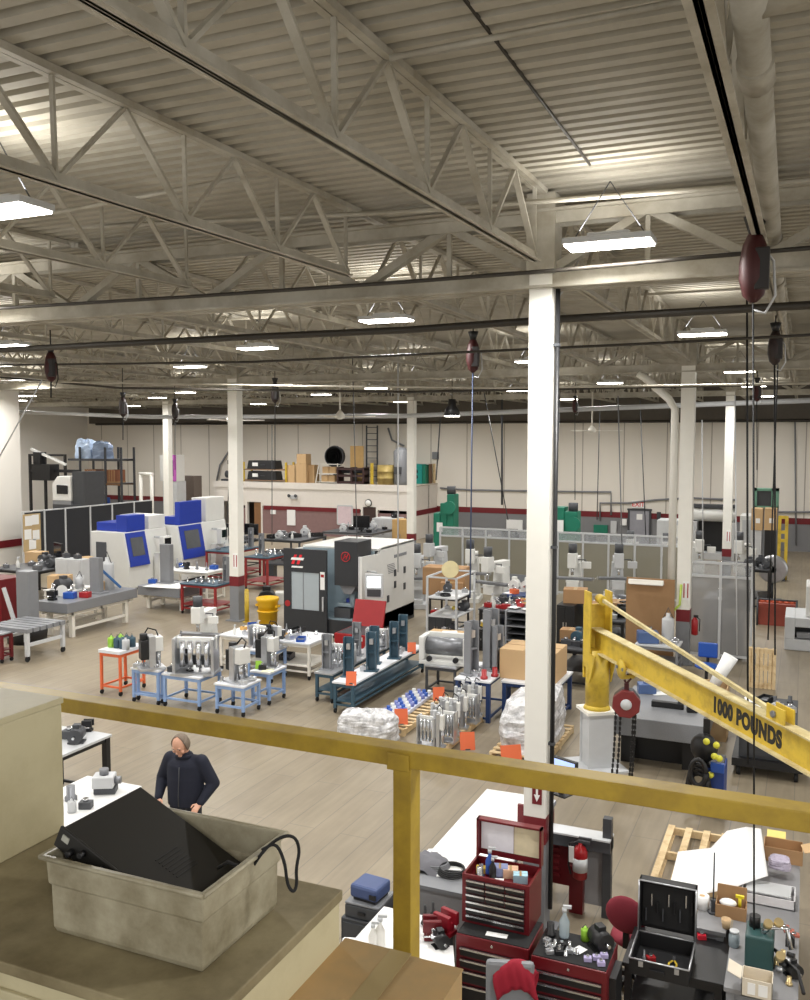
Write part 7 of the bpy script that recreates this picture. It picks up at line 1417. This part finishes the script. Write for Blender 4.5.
def near_benches():
    # bench behind the rail post with red vises
    zt = .85; p = G(458, 923, zt); l = G(346, 948, zt).x
    T = table((l, p.x, p.y-1.1, p.y), zt, DGREY, 'white topped bench with red vises below the guard rail post', mat('bench_white', (226, 226, 224), .4, 0, .04), 'work_bench', 'bench', .3, False, None, .07)
    on = lambda px, py, z=zt: (*G(px, py, z).to_2d(), z+.001)
    put('bench_vise', on(432, 938), .4, 'red vise on the bench just past the guard rail post', 1.1, TOOLRED); put('bench_vise', on(446, 934), -.3, 'red and black vise at the end of the bench by the chests', 1.2, mat('vise_red', (136, 20, 34), .4))
    put('electric_motor', on(440, 946), .8, 'black motor lying on the bench between the vises', .6, BLACK)
    for k, (px, py) in enumerate(((425, 925), (433, 922), (446, 926))): put('tool_holder', on(px, py), .2, 'black tool standing at the back of the vise bench', 1.0, BLACK, 'black tools on the vise bench')
    put('paper_sheet', on(437, 958), .4, 'white sheet on the near end of the vise bench', 1.3, PAPER); put('paper_sheet', on(352, 947), .3, 'white sheet on the far end of the vise bench', 1, PAPER)
    WBt = mat('bottle_white', (232, 230, 224), .35)
    for px, py, lab, s in ((373, 950, 'shorter white pump bottle on the vise bench', 1.15), (380, 948, 'taller white pump bottle on the vise bench', 1.35)): put('spray_bottle', on(px, py), .3, lab, s, WBt)
    # blue case on a black cabinet
    x0, x1, y0, y1 = F(383, 928, 340, 392, .6); w, d = x1-x0, max(.5, min(.8, y1-y0)); y0 = max(y0, p.y+.05)
    o = thing('black_cabinet', 'low black cabinet carrying the blue case', 'cabinet', (x0, y0, 0)); MB().bx(0, w, 0, d, .05, .6).build('body', mat('cabinet_slate', (58, 60, 64), .5), o, .01); MB().bx(.03, w-.03, -.012, 0, .1, .56).build('door', DGREY, o); MB().bx(.04, w-.04, .04, d-.04, 0, .05).build('plinth', BLACK, o)
    o = thing('instrument_case', 'grey instrument case under the blue case', 'case', (x0+.03, y0+.03, .602)); w2 = w*.8; MB().bx(0, w2, 0, d*.8, 0, .13).build('body', DGREY, o, .01); MB().bx(0, w2, 0, d*.8, .135, .16).build('lid', GREYP, o, .008); MB().bx(w2*.4, w2*.6, -.02, 0, .05, .08).build('handle', BLACK, o)
    o = thing('blue_case', 'slate blue plastic case on top of the grey instrument case', 'case', (x0+.06, y0+.08, .764), -.1); w3 = w*.66; BC = mat('slate_blue_plastic', (66, 82, 124), .45); MB().bx(0, w3, 0, d*.62, .03, .17).build('body', BC, o, .03); MB().bx(.03, w3-.03, .03, d*.58, 0, .03).build('foot', BLACK, o); MB().bx(w3*.75, w3*.98, -.01, .02, .06, .11).build('latch', BLACK, o)
    # two benches at the person's side
    zt = .95; p = G(112, 734, zt); T = table((p.x-1.1, p.x, p.y-1.7, p.y), zt, BLACK, 'black bench behind the person, partly hidden by the beige box', mat('bench_pale', (196, 198, 200), .4), 'work_bench', 'bench', None, False, None, .09)
    on = lambda px, py, z: (*G(px, py, z).to_2d(), z+.001)
    put('electric_motor', on(77, 742, zt), .5, 'dark machined part on the black bench behind the person', 1.0, DGREY); put('machined_block', on(70, 738, zt), .2, 'dark block on the black bench behind the person', 1.4, DGREY); put('bench_vise', on(88, 731, zt), .4, 'dark vise at the far edge of the black bench', 1.0, BLACK)
    zt = .88; p = G(142, 786, zt); T = table((p.x-.95, p.x, p.y-2.0, p.y), zt, GREYP, 'white bench where the person in navy works', mat('bench_white', (226, 226, 224), .4, 0, .04), 'work_bench', 'bench', None, False, None, .08)
    x, y, z = on(106, 792, zt); o = thing('gear_casting', 'grey machine head being worked on at the white bench', 'machine part', (x, y, z), .5); MB().bx(-.14, .14, -.1, .1, 0, .08).build('foot', DGREY, o, .01); MB().bx(-.16, .12, -.12, .12, .08, .24).build('casting', LGREY, o, .02); MB().cyl((-.02, 0, .24), (-.02, 0, .32), .06, n=14).build('cap', IRON, o); MB().cyl((.12, 0, .16), (.2, 0, .16), .05, n=14).build('nose', IRON, o)
    put('machined_block', on(86, 808, zt), .4, 'dark block on the white bench in front of the machine head', 1.0, DGREY); put('machined_sleeve', on(71, 800, zt), 0, 'silver cylinder on the white bench beside the beige box', 1.6, IRON); put('coolant_can', on(72, 812, zt), 0, 'small grey pot on the white bench beside the beige box', .6, LGREY)
near_benches()

# ------------------------------------------------------------------ the person
def person():
    g = G(187, 868, 0); o = thing('person', 'balding person in a navy jacket looking down beside the white bench', 'person', (g.x, g.y, 0), .12); o.scale = (1.1, 1.1, 1.03)
    SK = mat('skin', (206, 156, 130), .5, 0, .06, 20); NV = mat('navy_cloth', (22, 26, 42), .85, 0, .15, 14); PT_ = mat('dark_trousers', (38, 40, 48), .85, 0, .1); HR = mat('grey_brown_hair', (118, 104, 90), .7, 0, .25, 40)
    def cap(q, p, r, p2, r2, n=14): q.cyl(p, p2, r, r2, n); q.sph(p, r, n, 8); q.sph(p2, r2, n, 8)
    hc = Vector((0, -.1, 1.63)); tl = Matrix.Rotation(math.radians(32), 3, 'X')
    H_ = lambda v: hc+tl @ (Vector(v)*1.13)
    q = MB()
    n = 20; vs = []                                                # skull with jaw
    for i in range(13):
        t = PI*i/12
        for j in range(n):
            a = 2*PI*j/n; x, y, z = math.sin(t)*math.cos(a), math.sin(t)*math.sin(a), math.cos(t)
            k = 1-.28*max(0, -z)*(1 if y < 0 else 1.1); vs.append(H_((.077*x*k, .097*y*(1-.12*max(0, -z)) - .012*max(0, -z), .122*z)))
    q.add(vs, [(i*n+j, i*n+(j+1) % n, (i+1)*n+(j+1) % n, (i+1)*n+j) for i in range(12) for j in range(n)], True)
    q.hexa([H_(v) for v in ((-.016, -.09, -.03), (.016, -.09, -.03), (.012, -.08, -.028), (-.012, -.08, -.028))], [H_(v) for v in ((-.008, -.1, .025), (.008, -.1, .025), (.01, -.08, .03), (-.01, -.08, .03))]); q.sph(H_((0, -.108, -.022)), .014, 10, 6)   # nose
    for s in (-1, 1):
        q.sph(H_((s*.079, .006, -.005)), .028, 10, 6, (.35, .7, 1.1)); q.sph(H_((s*.03, -.086, .034)), .02, 10, 6, (1.4, .5, .45)); q.sph(H_((s*.045, -.07, -.03)), .024, 10, 6)
    q.sph(H_((0, -.088, -.062)), .02, 10, 6, (1.3, .5, .35)); q.sph(H_((0, -.076, -.1)), .025, 10, 6, (1.2, .8, .7))
    cap(q, (0, -.01, 1.42), .062, H_((0, .02, -.06)), .056)
    cap(q, (0, .02, 1.05), .115, (0, .02, 1.32), .115); cap(q, (-.16, .01, 1.4), .055, (.16, .01, 1.4), .055); cap(q, (0, .01, .95), .12, (0, .01, 1.05), .115)
    JT = {}
    for s in (-1, 1):
        sh, el, wr = Vector((s*.2, .01, 1.4)), Vector((s*.325, .03, 1.12)), Vector((s*.275, -.15, .94)); JT[s] = (sh, el, wr)
        cap(q, sh, .055, el, .042); cap(q, el, .042, wr, .028)
        hd = Vector((s*.25, -.225, .885)); d = (hd-wr).normalized(); sd = Vector((s*-1, -.25, 0)).normalized(); sd = (sd-d*sd.dot(d)).normalized(); nn = d.cross(sd)
        pc = wr+d*.055
        for u in (-.026, -.009, .009, .026): cap(q, wr+d*.015+sd*u*.6, .016, wr+d*.095+sd*u, .012, 10)
        dn = Vector((0, -.1, -1)); 
        for k, (u, ln) in enumerate(((.03, .07), (.01, .08), (-.01, .074), (-.03, .058))):
            a_ = wr+d*.095+sd*u; b_ = a_+(d*.7+dn*.5).normalized()*ln*.45; c_ = b_+(d*.35+dn*.9).normalized()*ln*.35; e_ = c_+(dn+d*.0).normalized()*ln*.25
            cap(q, a_, .0105, b_, .0095, 8); cap(q, b_, .0095, c_, .0085, 8); cap(q, c_, .0085, e_, .0075, 8)
        a_ = wr+d*.035+sd*.03; b_ = a_+(d*.6+sd*.7).normalized()*.04; c_ = b_+(d*.8+dn*.3+sd*.15).normalized()*.035; cap(q, a_, .014, b_, .0115, 8); cap(q, b_, .0115, c_, .009, 8)
        hp, kn, an = Vector((s*.1, .0, .93)), Vector((s*.115, -.02, .5)), Vector((s*.125, .03, .09)); cap(q, hp, .09, kn, .058); cap(q, kn, .056, an, .036); cap(q, an, .036, (s*.13, -.1, .045), .034)
    b = q.build('body', SK, o)
    def rm(ob, v, it=3):
        r = ob.modifiers.new('remesh', 'REMESH'); r.mode = 'VOXEL'; r.voxel_size = v; r.use_smooth_shade = True
        m = ob.modifiers.new('smooth', 'SMOOTH'); m.factor = .5; m.iterations = it
    rm(b, .0048, 2)
    q = MB()                                                        # jacket
    for z0, r0, r1, z1, sy in ((.84, .205, .21, 1.0, .8), (1.0, .21, .212, 1.2, .78), (1.2, .212, .205, 1.36, .76)):
        n = 24
        q.add([(r0*math.cos(2*PI*j/n)*1.08, r0*sy*math.sin(2*PI*j/n), z0) for j in range(n)]+[(r1*math.cos(2*PI*j/n)*1.08, r1*sy*math.sin(2*PI*j/n), z1) for j in range(n)], [(j, (j+1) % n, n+(j+1) % n, n+j) for j in range(n)]+[tuple(range(n))[::-1], tuple(range(n, 2*n))])
    q.sph((0, 0, 1.36), .2, 20, 10, (1.08, .74, .5)); cap(q, (-.17, .01, 1.39), .085, (.17, .01, 1.39), .085, 16); cap(q, (0, -.02, 1.36), .125, (0, -.02, 1.45), .096, 16)
    for s in (-1, 1):
        sh, el, wr = JT[s]; cap(q, sh, .088, el+Vector((s*.01, .02, 0)), .078, 16); cap(q, el+Vector((s*.01, .02, 0)), .076, wr+(el-wr).normalized()*.01, .05, 16)
    j = q.build('jacket', NV, o); rm(j, .013, 4)
    MB().tube([(.01, -.158, 1.36), (.008, -.168, 1.2), (.0, -.17, 1.0), (0, -.168, .86)], .006, 6).build('zip', DGREY, j)
    c = MB(); c.lathe((0, -.025, 1.44), [(.1, 0), (.104, .04), (.094, .055), (.086, .04), (.086, 0)], 20); c.build('collar', NV, j)
    q = MB(); cap(q, (-.06, 0, .93), .13, (.06, 0, .93), .13, 16)
    for s in (-1, 1): cap(q, (s*.1, 0, .9), .105, (s*.115, -.02, .5), .078, 16); cap(q, (s*.115, -.02, .5), .078, (s*.125, .025, .12), .06, 16); q.cyl((s*.125, .025, .14), (s*.125, .02, .06), .062, .066, 16)
    p_ = q.build('trousers', PT_, o); rm(p_, .013, 3)
    for s in (-1, 1):
        q = MB(); cap(q, (s*.13, .04, .055), .05, (s*.135, -.14, .045), .045, 14); q.bx(s*.132-.05, s*.132+.05, -.2, .1, 0, .03); k = q.build('shoe', BLACK, o); rm(k, .009, 2)
    # hair: a fringe round the back and sides, thin on top
    n = 24; vs = []; fs = []
    rows = 9
    for i in range(rows):
        for jx in range(n+1):
            a = -.35+(PI+.7)*jx/n                                      # from one temple round the back
            t = .95+1.0*i/(rows-1); wob = .004*noise.noise(Vector((a*6, t*6, 4)))
            vs.append(H_((.083*math.sin(t)*math.cos(a)+wob, .104*math.sin(t)*math.sin(a)+wob, .126*math.cos(t))))
    fs = [(i*(n+1)+jx, i*(n+1)+jx+1, (i+1)*(n+1)+jx+1, (i+1)*(n+1)+jx) for i in range(rows-1) for jx in range(n)]
    m = 10; off = len(vs)
    for i in range(m+1):
        for jx in range(n+1):
            t = .97*i/m; a = -.35+(PI+.7)*jx/n; vs.append(H_((.0805*math.sin(t)*math.cos(a), .1005*math.sin(t)*math.sin(a)+.003, .1235*math.cos(t))))
    fs += [(off+i*(n+1)+jx, off+i*(n+1)+jx+1, off+(i+1)*(n+1)+jx+1, off+(i+1)*(n+1)+jx) for i in range(m) for jx in range(n)]
    h = MB().add(vs, fs, True).build('hair', HR, o); sd = h.modifiers.new('t', 'SOLIDIFY'); sd.thickness = .008; sd.offset = 1
    for s in (-1, 1):
        MB().sph(H_((s*.031, -.083, .012)), .011, 10, 6, (1.2, .6, .7)).build('eye', mat('eye_dark', (40, 32, 28), .3), b); MB().sph(H_((s*.032, -.094, .036)), .016, 8, 5, (1.3, .35, .3)).build('eyebrow', HR, b)
person()
